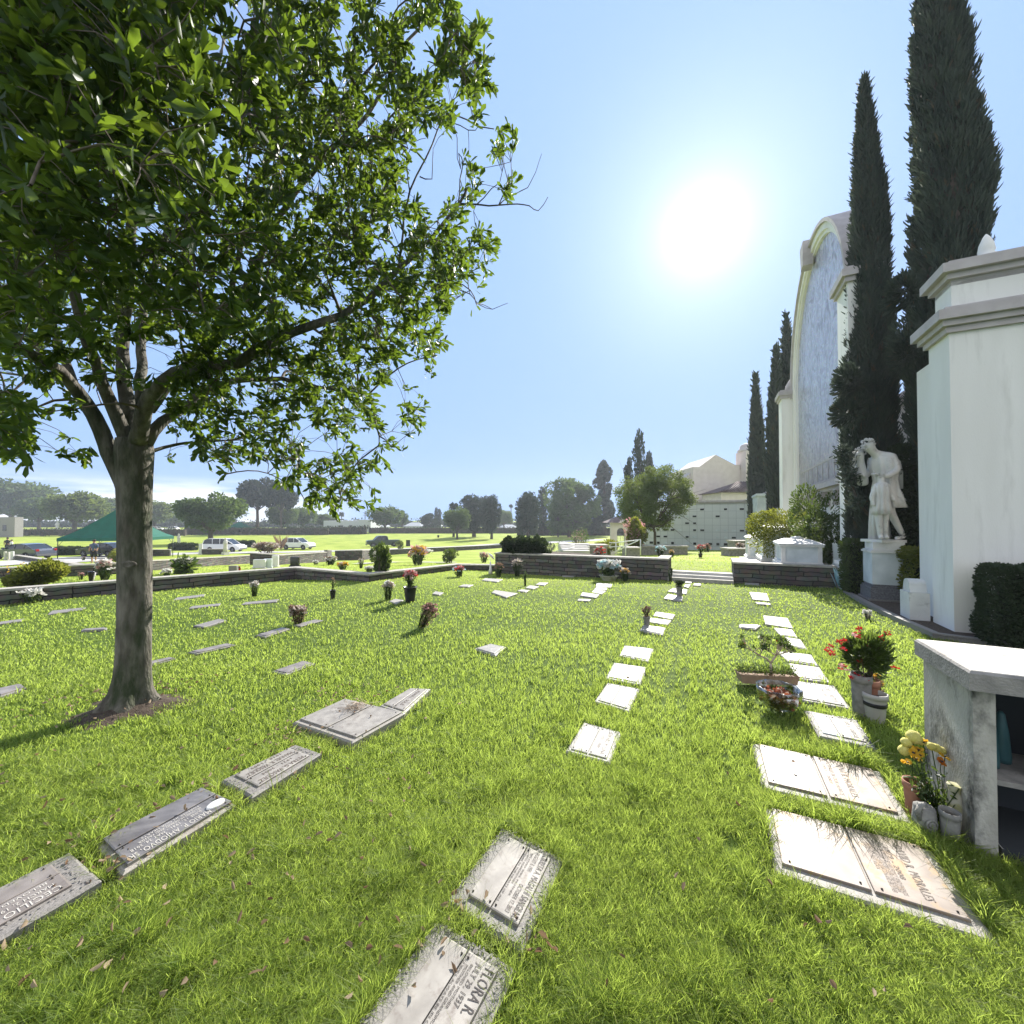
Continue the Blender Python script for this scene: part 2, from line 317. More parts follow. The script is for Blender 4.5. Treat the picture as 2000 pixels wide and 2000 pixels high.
# low bank of pale cloud in the north-west; added fill cloud behind the camera
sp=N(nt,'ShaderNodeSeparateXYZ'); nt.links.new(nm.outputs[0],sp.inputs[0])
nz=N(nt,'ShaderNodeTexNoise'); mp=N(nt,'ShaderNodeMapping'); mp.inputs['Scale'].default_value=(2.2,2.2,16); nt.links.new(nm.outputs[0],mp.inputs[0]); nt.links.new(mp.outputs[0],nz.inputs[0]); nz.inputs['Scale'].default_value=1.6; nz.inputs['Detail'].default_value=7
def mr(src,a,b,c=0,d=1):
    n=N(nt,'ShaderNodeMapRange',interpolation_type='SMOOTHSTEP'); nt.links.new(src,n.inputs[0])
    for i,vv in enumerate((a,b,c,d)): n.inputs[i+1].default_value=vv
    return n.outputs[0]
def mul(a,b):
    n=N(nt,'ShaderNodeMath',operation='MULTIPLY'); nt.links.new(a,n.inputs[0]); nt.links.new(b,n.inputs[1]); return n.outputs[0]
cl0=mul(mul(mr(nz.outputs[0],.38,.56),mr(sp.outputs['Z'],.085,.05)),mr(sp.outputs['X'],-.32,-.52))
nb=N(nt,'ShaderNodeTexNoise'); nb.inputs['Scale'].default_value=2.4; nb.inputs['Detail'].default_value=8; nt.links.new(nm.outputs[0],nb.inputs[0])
fill_cloud=mul(mul(mr(nb.outputs[0],.34,.5),mr(sp.outputs['Y'],.0,-.35)),mr(sp.outputs['Z'],.02,.15))  # unseen cloud behind the camera, added to brighten the shaded facades
am=N(nt,'ShaderNodeMath',operation='MAXIMUM'); nt.links.new(cl0,am.inputs[0]); nt.links.new(fill_cloud,am.inputs[1]); cl=am.outputs[0]
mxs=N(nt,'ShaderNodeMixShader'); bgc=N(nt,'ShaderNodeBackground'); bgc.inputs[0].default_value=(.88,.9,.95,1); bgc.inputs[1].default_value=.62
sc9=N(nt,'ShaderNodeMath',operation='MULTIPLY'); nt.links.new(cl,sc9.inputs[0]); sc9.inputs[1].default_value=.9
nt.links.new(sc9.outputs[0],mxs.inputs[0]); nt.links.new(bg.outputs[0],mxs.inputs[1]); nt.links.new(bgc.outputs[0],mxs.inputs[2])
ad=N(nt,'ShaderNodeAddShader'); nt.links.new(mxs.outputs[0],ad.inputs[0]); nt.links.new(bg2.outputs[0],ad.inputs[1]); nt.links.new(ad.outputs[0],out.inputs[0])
sl=bpy.data.lights.new('sun','SUN'); sl.energy=4.7; sl.angle=math.radians(.5); sl.color=(1,.955,.88); so=bpy.data.objects.new('sun',sl); C.objects.link(so)
so.rotation_euler=Vector(tuple(-SUN)).to_track_quat('-Z','Y').to_euler(); so.location=(0,0,30)
cam=bpy.data.cameras.new('camera'); cam.lens=36*FPX/2000; cam.sensor_width=36; cam.clip_end=3000; cam.clip_start=.05
co=bpy.data.objects.new('camera',cam); C.objects.link(co); co.location=(0,0,H); co.rotation_euler=(math.pi/2+PITCH,0,0); sc.camera=co
sc.view_settings.view_transform='Standard'; sc.view_settings.look='None'; sc.view_settings.exposure=1.24; sc.view_settings.gamma=1
sc.render.engine='CYCLES'; sc.cycles.max_bounces=5; sc.cycles.diffuse_bounces=3; sc.cycles.glossy_bounces=2; sc.cycles.volume_bounces=0; sc.cycles.transparent_max_bounces=6; sc.cycles.caustics_reflective=False; sc.cycles.caustics_refractive=False

# ---------- lawn (ground sheet), grid aligned with the grave rows
def axis(lst):
    o=[]
    for a,b,s in lst: o+=list(np.arange(a,b,s))
    return np.array(o+[lst[-1][1]])
gv=axis([(-600,-120,24),(-120,-40,4),(-40,-12,1),(-12,6,.25),(6,40,2),(40,300,20)])
gu=axis([(-30,-2,2),(-2,12,.25)]); gu=np.concatenate([gu,[12.07,12.09],axis([(12.3,24,.5),(24,80,2),(80,200,6),(200,700,25)])])
VV,UU=np.meshgrid(gv,gu); XX=VV*CA+UU*SA; YY=-VV*SA+UU*CA; ZZ=terrain(XX,YY)
nu,nv=XX.shape; i=np.arange((nu-1)*(nv-1)); r_=i//(nv-1); c_=i%(nv-1); b0=r_*nv+c_
F=np.stack([b0,b0+1,b0+nv+1,b0+nv],1)
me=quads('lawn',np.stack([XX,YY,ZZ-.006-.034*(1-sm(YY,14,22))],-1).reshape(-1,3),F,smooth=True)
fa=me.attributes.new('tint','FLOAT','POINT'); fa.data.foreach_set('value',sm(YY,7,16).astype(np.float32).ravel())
m,nt=newmat('lawn_ground'); o_=N(nt,'ShaderNodeOutputMaterial'); b=N(nt,'ShaderNodeBsdfPrincipled'); nt.links.new(b.outputs[0],o_.inputs[0]); b.inputs['Roughness'].default_value=.9; b.inputs['Specular IOR Level'].default_value=.1
tc=N(nt,'ShaderNodeTexCoord')
def noise(sc_,det=6,dist=0,mpv=None):
    n=N(nt,'ShaderNodeTexNoise'); n.inputs['Scale'].default_value=sc_; n.inputs['Detail'].default_value=det; n.inputs['Distortion'].default_value=dist
    if mpv:
        q=N(nt,'ShaderNodeMapping'); q.inputs['Scale'].default_value=mpv; q.inputs['Rotation'].default_value=(0,0,A); nt.links.new(tc.outputs['Object'],q.inputs[0]); nt.links.new(q.outputs[0],n.inputs[0])
    else: nt.links.new(tc.outputs['Object'],n.inputs[0])
    return n.outputs[0]
def ramp(src,*els):
    r=N(nt,'ShaderNodeValToRGB'); nt.links.new(src,r.inputs[0]); r.color_ramp.elements[0].position=els[0][0]; r.color_ramp.elements[0].color=(*els[0][1],1); r.color_ramp.elements[1].position=els[-1][0]; r.color_ramp.elements[1].color=(*els[-1][1],1)
    for p,c in els[1:-1]: e=r.color_ramp.elements.new(p); e.color=(*c,1)
    return r.outputs[0]
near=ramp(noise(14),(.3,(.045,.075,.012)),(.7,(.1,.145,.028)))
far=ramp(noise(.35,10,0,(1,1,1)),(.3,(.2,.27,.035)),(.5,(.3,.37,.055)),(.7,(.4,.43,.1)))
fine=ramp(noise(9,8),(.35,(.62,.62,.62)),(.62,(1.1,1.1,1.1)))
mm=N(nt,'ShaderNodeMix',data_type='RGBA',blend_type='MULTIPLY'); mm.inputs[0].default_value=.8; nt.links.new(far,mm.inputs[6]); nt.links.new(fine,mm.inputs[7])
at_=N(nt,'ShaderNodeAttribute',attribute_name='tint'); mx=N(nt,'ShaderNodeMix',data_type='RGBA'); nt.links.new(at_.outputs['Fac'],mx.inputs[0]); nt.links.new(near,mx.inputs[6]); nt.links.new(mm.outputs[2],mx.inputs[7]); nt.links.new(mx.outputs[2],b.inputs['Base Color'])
bp=N(nt,'ShaderNodeBump'); bp.inputs['Strength'].default_value=.5; bp.inputs['Distance'].default_value=.05; nt.links.new(noise(7,9),bp.inputs['Height']); nt.links.new(bp.outputs[0],b.inputs['Normal'])
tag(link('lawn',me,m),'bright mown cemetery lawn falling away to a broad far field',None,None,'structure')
def strip(name,pts,wd,mat,label,dz=.02,sub=12):
    """draped strip following ground; pts list of (x,y)"""
    P=[]; pts=[np.array(p[:2],float) for p in pts]
    for a,b in zip(pts[:-1],pts[1:]):
        for k in range(sub): P.append(a+(b-a)*k/sub)
    P.append(pts[-1]); mb=MB(); rows=[]
    for i,p in enumerate(P):
        d=P[min(i+1,len(P)-1)]-P[max(i-1,0)]; d/=np.linalg.norm(d); n=np.array([-d[1],d[0]])
        rows.append([(*(p+n*wd*t),T(*(p+n*wd*t))+dz) for t in (-.5,-.25,0,.25,.5)])
    mb.loft(rows,caps=False,closed=False); o=mb.build(name,mat); tag(o,label,None,None,'structure'); return o
def gp(px,py): return G(px,py)[:2]
strip('road',[gp(-260,1112),gp(0,1101),gp(180,1088),gp(400,1080),gp(560,1078.5),gp(760,1073.5),gp(1000,1062.5),gp(1090,1059),gp(1180,1054)],5.2,M['asphalt'],'grey asphalt cemetery road behind the low walls',.03)
strip('path',[gp(700,1102),gp(780,1098.5),gp(890,1099)],.9,M['path'],'pale concrete footpath beyond the zigzag wall',.03)
# earth ring round the big trunk
TX,TY_=-3.37,3.60
mb=MB(); mb.lathe([(.44,T(TX,TY_)-.045),(.34,T(TX,TY_)-.02),(.15,T(TX,TY_)+.02)],(TX+.08,TY_,0),28,1.1,.8,caps=False,wob=lambda t,z:.18*math.sin(3*t+1)+.1*math.sin(7*t)); tag(mb.build('bare_soil',M['soil']),'ring of bare earth and leaf litter round the big trunk',None,None,'structure')

# ---------- walls
def wall(pts,zt,zb,th,label,cat='wall',group=None,cap=.05,mat='stone_wall',capmat='stone_cap',name='stone_wall'):
    """pts [(x,y)], zt/zb tops and bottoms per point"""
    root=empty(name,(pts[0][0],pts[0][1],zb[0]),0,label,cat,group); ox,oy,oz=root.location
    P=[np.array(p[:2],float) for p in pts]
    def offs(hw):
        o=[]
        for i,p in enumerate(P):
            ds=[]
            if i>0: ds.append(norm(P[i]-P[i-1]))
            if i<len(P)-1: ds.append(norm(P[i+1]-P[i]))
            ns=[np.array([-d[1],d[0]]) for d in ds]; n=norm(sum(ns)); k=1/max(.4,float(n@ns[0])); o.append(p+n*hw*k)
        return o
    def body(hw,tops,bots,nm,mt,uvw=True):
        L,Rr=offs(hw),offs(-hw); mb=MB(); s=0; uvs=[]
        for i in range(len(P)-1):
            a0,a1,b0,b1=Rr[i],Rr[i+1],L[i],L[i+1]; ln=float(np.linalg.norm(P[i+1]-P[i]))
            vs=[(*a0,bots[i]),(*a1,bots[i+1]),(*b1,bots[i+1]),(*b0,bots[i]),(*a0,tops[i]),(*a1,tops[i+1]),(*b1,tops[i+1]),(*b0,tops[i])]
            fs=[(0,1,5,4),(2,3,7,6),(4,5,6,7)]
            if i==0: fs.append((3,0,4,7))
            if i==len(P)-2: fs.append((1,2,6,5))
            vs=[(q[0]-ox,q[1]-oy,q[2]-oz) for q in vs]; mb.add(vs,fs)
            for q,(k,side) in zip(vs,((0,0),(1,0),(1,1),(0,1),(0,0),(1,0),(1,1),(0,1))): uvs.append((s+ln*k+side*.13,q[2],0))
            s+=ln
        me=mb.mesh(nm); 
        at2=me.attributes.new('wuv','FLOAT_VECTOR','POINT'); at2.data.foreach_set('vector',np.array(uvs,dtype=np.float32).ravel())
        return link(nm,me,mt,root)
    body(th/2,[z-cap for z in zt],zb,'masonry',M[mat]); body(th/2+.025,zt,[z-cap+.003 for z in zt],'coping',M[capmat])
    return root
LW=[(-9.83,7.86),(-6.5,12.36),(-3.86,11.09),(-2.01,14.9),(-.42,14.14)]
g0=ray(0,1000)
pm=(LW[0][0]-(LW[1][0]-LW[0][0])*.5,LW[0][1]-(LW[1][1]-LW[0][1])*.5)
wall([pm]+LW,[.32,.26,.148,.13,-.04,.02],[-.6,-.5,-.6,-.4,-.6,-.5],.22,'low zigzag rubble wall with coping across the far left of the near lawn',group='low rubble walls')
p0=VU(-6.2,11.95); p1=VU(-1.17,11.95)
wall([VU(-6.2,15.5),p0,p1,VU(-1.17,12.9)],[.49,.49,.52,.52],[-.6,-.5,-.3,-.3],.26,'dark stone planter wall topped by bushes, left of the lawn steps',group='low rubble walls')
q0=VU(.66,11.95); q1=VU(2.62,11.95)
wall([VU(.66,13.1),q0,q1],[.5,.5,.5],[-.3,-.3,-.3],.26,'dark stone wall in front of the marble tombs, right of the lawn steps',group='low rubble walls')
def pxwall(seq,label,h_off=.5,th=.25,group='low rubble walls',**k):
    """seq: (px, py_base, py_top)"""
    P=[];zt=[];zb=[]
    for px,pb,ptp in seq:
        g=G(px,pb); a,b=ray(px,ptp); P.append((g[0],g[1])); zt.append(H+b*g[1]); zb.append(g[2]-.5)
    return wall(P,zt,zb,th,label,group=group,**k)
pxwall([(-120,1128,1112),(103,1124,1105),(229,1119,1099),(291,1113,1094),(490,1100,1084)],'long low stone wall behind the white lilies')
pxwall([(492,1103,1079),(545,1103,1083),(634,1097,1078),(628,1090,1077)],'raised stone planter holding the spiky bronze plant')
pxwall([(645,1090,1074),(636,1092,1074)],'short stone pier beside the dark gap in the planter walls')
pxwall([(656,1094,1075),(705,1094,1074),(760,1084,1073),(860,1077,1069),(985,1070,1063.5)],'long thin stone wall in front of the parked truck')
pxwall([(27,1092,1083),(156,1106,1101)],'short slanting stone wall beside the grey sedan',th=.3)
pxwall([(258,1087,1073),(333,1086,1073)],'short block wall under the green canopy',th=.4)
pxwall([(396,1083,1072),(440,1083,1072)],'low block wall in front of the white van',th=.35)
# steps up between the walls
st=MB(); 
rt=empty('garden_steps',(*VU(-.2,12.2),0),0,'shallow pale stone steps between the two dark walls','steps'); ro=rt.location
for k,(ua,z0_) in enumerate(((11.62,.045),(11.86,.105),(12.07,.165))):
    s=MB(); s.vu(-1.03,.52,ua,ua+(.30 if k<2 else .28),-.3,z0_); s.v=[(a-ro[0],b-ro[1],c) for a,b,c in s.v]; s.build('step',M['path' if k else 'stone_cap'],rt)

# ---------- flat grave markers
STN=[] # quads for grass mask (FL,FR,NR,NL) xy
def bil(c,s,t):  # s: far->near, t: left->right
    FL,FR,NR,NL=c; return (FL*(1-t)+FR*t)*(1-s)+(NL*(1-t)+NR*t)*s
def text_mesh(lines):
    """lines: (text, s0,s1 (reading start/end), t baseline, cap height in t) -> vs,fs in (s,t)"""
    vs=[];fs=[]
    for tx,s0,s1,t0,ht in lines:
        cu=bpy.data.curves.new('t','FONT'); cu.body=tx; cu.size=1; cu.resolution_u=2; cu.space_character=1.05
        o=bpy.data.objects.new('t',cu); C.objects.link(o); dg=bpy.context.evaluated_depsgraph_get(); me=bpy.data.meshes.new_from_object(o.evaluated_get(dg))
        x=[v.co.x for v in me.vertices]; x0,x1=min(x),max(x); n=len(vs)
        for v in me.vertices: vs.append((s0+(v.co.x-x0)/(x1-x0)*(s1-s0),t0+v.co.y/.7*ht))
        for p in me.polygons: fs.append(tuple(n+i for i in p.vertices))
        bpy.data.objects.remove(o); bpy.data.curves.remove(cu); bpy.data.meshes.remove(me)
    return vs,fs
def marker(cpx,label,base='granite_pale',plates=(),lines=(),lmat='lettering_dark',z=.012,group='flat grave markers',bolts=True,orn=None,mask=True,bev=.012,depth=.12,extra=None,grp=None,ground=None):
    c=[G(*p,dz=z) for p in cpx] if ground is None else [np.array([*p,T(*p)+z]) for p in ground]
    if mask: STN.append([q[:2] for q in c])
    zc=np.mean([q[2] for q in c]); o3=np.mean(c,0); root=empty('grave_marker',o3,0,label,'grave marker',group)
    cc=[q-o3 for q in c]
    def P(s,t,h): q=bil(cc,s,t); return (q[0],q[1],q[2]+h)
    L=np.linalg.norm(cc[3]-cc[0]); Wd=np.linalg.norm(cc[1]-cc[0]); bs,bt=bev/L,bev/Wd
    mb=MB(); mb.loft([[P(0,0,-depth),P(0,1,-depth),P(1,1,-depth),P(1,0,-depth)],[P(0,0,-bev*.7),P(0,1,-bev*.7),P(1,1,-bev*.7),P(1,0,-bev*.7)],[P(bs,bt,0),P(bs,1-bt,0),P(1-bs,1-bt,0),P(1-bs,bt,0)]],smooth=False)
    mb.build('slab',M[base],root)
    for (s0,s1,t0,t1,h,mt) in plates:
        pb=MB(); e=.004/Wd
        pb.loft([[P(s0,t0,.001),P(s0,t1,.001),P(s1,t1,.001),P(s1,t0,.001)],[P(s0,t0,h-.002),P(s0,t1,h-.002),P(s1,t1,h-.002),P(s1,t0,h-.002)],[P(s0+e,t0+e,h),P(s0+e,t1-e,h),P(s1-e,t1-e,h),P(s1-e,t0+e,h)]],smooth=False)
        if (s1-s0)*L>.12: pl=pb.build('plaque',M[mt],root)
        else: pl=pb.build('raised_band',M[mt],root)
        if bolts and (s1-s0)*L>.2:
            for a in (s0+.05*(s1-s0)+.005,s1-.05*(s1-s0)-.005):
                for bb in (t0+.1*(t1-t0),t1-.1*(t1-t0)):
                    q=P(a,bb,h); r=.0045+.0*L
                    mbb=MB(); mbb.lathe([(r,0),(r,.003),(r*.5,.006)],q,8); mbb.build('bolt',M['bolt'],pl)
    if lines:
        h=max([p[4] for p in plates],default=0)+.0015
        vs,fs=text_mesh(lines); mb=MB(); mb.add([P(s,t,h) for s,t in vs],fs); mb.build('lettering',M[lmat],root)
    if orn: # relief leaf border pieces: list of (s0,t0,s1,t1,n)
        pts=[];dr=[];
        rs=np.random.RandomState(3)
        for (s0,t0,s1,t1,n) in orn:
            for k in range(n):
                f=(k+.5)/n; q=P(s0+(s1-s0)*f+rs.normal()*.012,t0+(t1-t0)*f+rs.normal()*.014,.004); pts.append(q); dr.append([rs.normal(),rs.normal(),.08])
        V,Fq=leaf_arrays(np.array(pts),np.array(dr),rs.uniform(.009,.018,len(pts)),.008,.12,rs,flat=True); link('relief_border',quads('relief_border',V,Fq,np.repeat(rs.rand(len(pts)),6)),M[extra or base],root)
    return root
DBL=[(.05,.95,.04,.49,.012),(.05,.95,.51,.96,.012)]
def two(m,h=.012,a=.06): return [(a,1-a,.1,.49,h,m),(a,1-a,.505,.9,h,m)]
# the two nearest in the middle
bord=[(.04,.04,.04,.96,60),(.95,.04,.95,.96,70),(.05,.05,.95,.05,40),(.05,.94,.95,.94,34)]
marker([(981,1620),(1100,1679),(1020,1864),(870,1767)],'pale bronze flower-bordered grave marker lettered LORRETA A. MAGALHI SANGILNO','granite_grey',[(.1,.86,.2,.5,.014,'plate_pale'),(.1,.86,.515,.86,.014,'plate_pale')],
  [('LORRETA A. MAGALHI SANGILNO',.09,.85,.755,.085),('AUGUST 3, 1931',.12,.36,.665,.055),('OCTOBER 17, 2013',.52,.82,.665,.055),('BELOVED WIFE, MOTHER',.16,.68,.61,.024),('AND GRANDMOTHER',.2,.56,.57,.024),('FOREVER IN THE HEARTS OF ALL',.12,.78,.53,.022)],z=.006,orn=bord,extra='stem_relief' if 0 else None)
marker(None,'pale bronze flower-bordered grave marker lettered FLORA R. at the bottom edge','granite_grey',[(.09,.9,.2,.5,.014,'plate_pale'),(.09,.9,.515,.86,.014,'plate_pale')],
  [('FLORA R.',.13,.43,.745,.11),('JULY 29, 1937',.13,.42,.655,.06),('BELOVED MOTHER',.16,.46,.605,.028),('MOTHER AND GRANDMOTHER',.18,.66,.565,.028),('YOU WILL ALWAYS BE IN OUR HEARTS',.1,.8,.525,.024)],z=.006,orn=bord,ground=[gp(854,1801),gp(1009.6,1896.5),gp(1009.6,1896.5)+[-.24,-.44],gp(854,1801)+[-.24,-.43]])
# left row
marker([(136.6,1675),(198.7,1738.6),(20,1960),(-160,1840)] if 0 else None,'weathered brown marker with raised leaf corner at the left edge','granite_grey',[(.12,.92,.14,.42,.01,'plate_brown'),(.12,.92,.43,.8,.01,'plate_brown')],
  [('CECILIO A. VARGAS',.16,.8,.68,.1),('MARCH 2, 1926 - JUNE 8, 1998',.18,.74,.58,.06),('BELOVED FATHER',.2,.6,.48,.05)],'lettering_pale',z=.03,orn=[(.07,.12,.07,.92,34),(.1,.86,.9,.86,30)],ground=[gp(136.6,1675),gp(198.7,1738.6),gp(198.7,1738.6)+[-.28,-.53],gp(136.6,1675)+[-.29,-.52]])
marker([(395,1540),(460.8,1573.4),(239.7,1711),(186.3,1651.7)],'dark bronze marker lettered MARIO P. AHJODVO, SR. with an oval portrait','granite_beige',[(.02,.95,.04,.47,.016,'plate_dark'),(.02,.95,.5,.93,.016,'plate_dark')],
  [('MARIO P. AHJODVO, SR.',.22,.93,.8,.11),('JUNE 15, 1941 - MAY 24, 2018',.26,.88,.69,.06),('BELOVED HUSBAND AND FATHER',.24,.8,.61,.05),('FOREVER IN OUR HEARTS',.24,.76,.545,.04)],'lettering_pale',z=.02)
ov=MB(); g=G(443,1558,.042)
cq=[G(*p,dz=.03) for p in [(395,1540),(460.8,1573.4),(239.7,1711),(186.3,1651.7)]]; g=bil(cq,.12,.73); rzz=math.atan2(cq[3][1]-cq[0][1],cq[3][0]-cq[0][0])
ring=[(.045*math.cos(t)*math.cos(rzz)-.03*math.sin(t)*math.sin(rzz),.045*math.cos(t)*math.sin(rzz)+.03*math.sin(t)*math.cos(rzz)) for t in np.linspace(0,2*math.pi,24,endpoint=False)]
ov.loft([[(a,b,0) for a,b in ring],[(a,b,.012) for a,b in ring],[(a*.9,b*.9,.015) for a,b in ring]])
o=ov.build('oval_portrait',M['marble']); mk=[q for q in bpy.data.objects if q.get('label','').startswith('dark bronze marker lettered MARIO')][0]; o.parent=mk; o.location=g-np.array(mk.location)
marker([(577.6,1454.3),(628.5,1471.7),(491.9,1560),(429.8,1527.6)],'grey raised-letter marker with leaf bands, next after the dark bronze one','granite_grey',[(.14,.86,.1,.45,.01,'plate_pale'),(.14,.86,.48,.85,.01,'plate_pale')],
  [('PETRA G. VASQUEZ',.2,.8,.7,.12),('1921 - 2004',.3,.7,.54,.08),('MANUEL R. VASQUEZ',.2,.8,.3,.12),('1918 - 1999',.3,.7,.15,.08)],'lettering_brown',orn=[(.07,.1,.07,.9,26),(.93,.1,.93,.9,26)],z=.03)
marker([(673,1366),(790,1394.7),(688,1450.6),(571.4,1412)],'wide double grave marker with two blank plates and dry stems on it','granite_beige',[(.03,.9,.03,.49,.012,'plate_pale'),(.03,.9,.51,.97,.012,'plate_pale')],z=.02)
marker([(802,1344),(841,1346),(787.5,1396),(740,1380)],'pale marker touching the far corner of the wide double one','granite_pale',[(.08,.92,.08,.47,.01,'plate_pale'),(.08,.92,.5,.92,.01,'plate_pale')],[('MARIA L. SOLIS',.2,.8,.6,.14)],'lettering_brown')
SM=[
([(594,1290.6),(616,1296),(558,1319),(529,1311.6)],'grey flush marker alone on the grass right of the big trunk'),
([(445.6,1256),(462,1259),(384,1277),(366,1274)],'thin pale marker nearly swallowed by grass, second right of the trunk'),
([(335,1283),(346,1286),(290,1301),(272,1297)],'thin marker touching the right side of the big trunk in the view'),
([(554,1224.6),(566,1228),(518,1244),(498,1241)],'long thin marker left of the dried brown bouquet'),
([(616,1209.4),(632,1211.6),(587,1223.6),(571,1221)],'long thin marker right behind the dried brown bouquet'),
([(427.5,1208),(443,1211),(398.5,1225),(377,1222)],'grey sunken marker left of the dried brown bouquet, farther off'),
([(41,1336),(52.5,1344),(0,1361),(-25,1350)],'pale marker at the left edge in the trunk shadow'),
([(957.6,1256.7),(988.6,1263),(968,1280.5),(924.5,1267)],'lone white square marker in the middle of the lawn'),
([(1139.8,1411),(1215.5,1432),(1192,1492.5),(1103.7,1468)],'white carved marker nearest the camera in the row left of the mown strip'),
([(1186.4,1334),(1249.3,1345.8),(1229.5,1391),(1159.6,1371.4)],'white marker with flower relief, second in the row left of the mown strip'),
([(1199,1294.5),(1264.4,1304),(1250.5,1338.8),(1181.7,1324.8)],'open book marker, third in the row left of the mown strip'),
([(1219,1260.8),(1277,1266.6),(1268,1293),(1208.5,1280.6)],'plain white marker, fourth in the row left of the mown strip'),
([(1256,1221),(1300.6,1225.8),(1294.7,1241),(1249,1231.6)],'white marker, nearest of the three beside the dried vase'),
([(1270,1206),(1312,1211.8),(1304,1221),(1263,1214)],'white marker, middle of the three beside the dried vase'),
([(1280.7,1194.3),(1319,1200),(1313,1209.5),(1275,1202.5)],'white marker, farthest of the three beside the dried vase'),
([(1304,1159.7),(1334,1165),(1332.7,1174),(1295.7,1168.7)],'white marker just in front of the small stone urn'),
([(1313.8,1148.5),(1343,1151),(1340.7,1160),(1303,1154.6)],'white marker under the small stone urn'),
([(1331,1131.5),(1355,1132),(1350,1139),(1324,1136)],'white marker just below the lawn steps'),
([(1338,1141),(1349.5,1141.5),(1344.8,1148),(1335,1145)],'small white marker between the urn and the steps'),
([(1355,1139.5),(1370,1140),(1369,1143.5),(1354,1143)],'sliver of a marker right of the small one by the steps'),
([(1130,1169),(1154.7,1170),(1150.6,1174),(1126.6,1173)],'nearest marker of the short row leading to the white bush'),
([(1137,1156.5),(1171,1160.7),(1164,1167.6),(1133,1163)],'second marker of the short row leading to the white bush'),
([(1159.7,1152),(1183.7,1153.7),(1175.4,1160.3),(1154,1156.5)],'third marker of the short row leading to the white bush'),
([(1163.8,1146.6),(1187,1148),(1184.6,1152.4),(1159,1151.5)],'fourth marker of the short row leading to the white bush'),
([(1164.7,1138.3),(1197,1140.8),(1192.8,1147.4),(1163,1145.8)],'widest marker right below the white bush by the wall'),
([(1053,1137),(1071,1137.8),(1062.8,1143),(1045,1142)],'farthest of the four markers slanting left of the stick plant'),
([(1034.7,1142.8),(1053,1145.4),(1042,1150.4),(1025.5,1148)],'third of the four markers slanting by the stick plant'),
([(1019,1150.7),(1034.7,1152.4),(1027,1156.5),(1009.8,1154)],'second of the four markers slanting by the stick plant'),
([(966,1152),(1011.5,1158.5),(988.7,1166.8),(960,1157)],'largest and nearest of the four markers by the stick plant'),
([(947,1129),(982.5,1131),(972,1136.7),(941,1133)],'white marker in front of the small white tepee'),
([(850,1154.4),(866.5,1157.5),(858,1161.6),(844,1159.5)],'small white marker right of the black flower pot'),
([(771,1169.4),(788.4,1171.4),(775,1179.5),(760,1174)],'white marker left of the black flower pot'),
([(1099,1123),(1122.4,1124),(1120,1126),(1098,1125.4)],'thin white marker at the foot of the planter wall'),
([(905,1141),(925,1142),(915,1146),(895,1145)],'faint marker in the grass left of the tepee'),
([(1544,1328),(1629.6,1340),(1664,1386.8),(1554,1366)],'bright white marker beside the glass bowl'),
([(1540,1295.5),(1601.7,1304),(1623,1334.7),(1550,1325)],'white marker right of the jade plant trough'),
([(1517,1272),(1585,1279),(1599,1301),(1539,1292)],'white marker behind the right end of the jade plant'),
([(1530,1244),(1564.4,1249),(1578.4,1269.4),(1535.5,1260)],'lettered marker level with the top of the jade plant'),
([(1511,1225.7),(1548.6,1230),(1558.8,1246),(1524,1241.5)],'white marker just beyond the jade plant'),
([(1490,1202),(1539,1207),(1550,1227.5),(1494.5,1219)],'white marker beyond the jade plant with dark grass edge'),
([(1443,1219.7),(1487,1221),(1476,1229),(1444,1225.6)],'narrow marker left of the row beyond the jade plant'),
([(1463,1156),(1498,1158.6),(1504,1174),(1470,1170.7)],'larger white marker near the right stone wall'),
([(1474.7,1175.4),(1505,1178),(1506,1181.5),(1479,1179.5)],'thin marker just in front of the larger one near the right wall'),
([(100,1193),(168,1186),(160,1191),(92,1200)],'sunken marker in the grass left of the trunk near the low wall'),
([(0,1214),(48,1208),(40,1213),(-10,1220)],'sunken marker at the left edge halfway to the low wall'),
([(345,1167),(402,1160),(398,1164),(338,1172)],'sunken marker right of the trunk close to the low wall'),
([(374,1184),(432,1178),(428,1182),(368,1189)],'sunken thin marker right of the trunk, second out from the low wall'),
([(478,1176),(545,1170),(540,1175),(470,1181)],'sunken marker just below the pale flower cluster by the wall'),
([(210,1226),(160,1229),(158,1233),(208,1230)][::1],'small sunken marker just left of the big trunk'),
([(1453.8,1137.4),(1482,1138.4),(1483,1142),(1455,1140)],'thin white marker at the foot of the right stone wall'),
]
for k,(c,lb) in enumerate(SM):
    y=c[3][1]; big=y>1225
    if c[0][0]<700: marker(c,lb,'granite_grey',[(.08,.92,.1,.9,.008,'plate_brown')] if big else (),(),bolts=False,z=-.014); continue
    nm=[('EDWARD M. LUNA','1932 - 2009'),('ROSA C. ORTIZ','1928 - 2011'),('JOSE T. REYES','1940 - 2015'),('ELENA V. CRUZ','1935 - 2007')][k%4]
    if c[0][0]>1100 and y>1260:
        marker(c,lb,'granite_pale',[(.08,.92,.1,.47,.008,'plate_white'),(.08,.92,.5,.9,.008,'plate_white')],[(nm[0],.15,.85,.72,.1),(nm[1],.3,.7,.6,.07)],'lettering_brown',bolts=(y>1330),z=-.02)
    elif big: marker(c,lb,'granite_grey' if c[0][0]<640 else 'granite_pale',[(.08,.92,.1,.9,.008,'plate_white')],[(nm[0],.15,.85,.55,.12)] if y>1290 else (),'lettering_brown',bolts=False,z=-.012)
    else: marker(c,lb,'granite_pale',bolts=False,z=-.01)
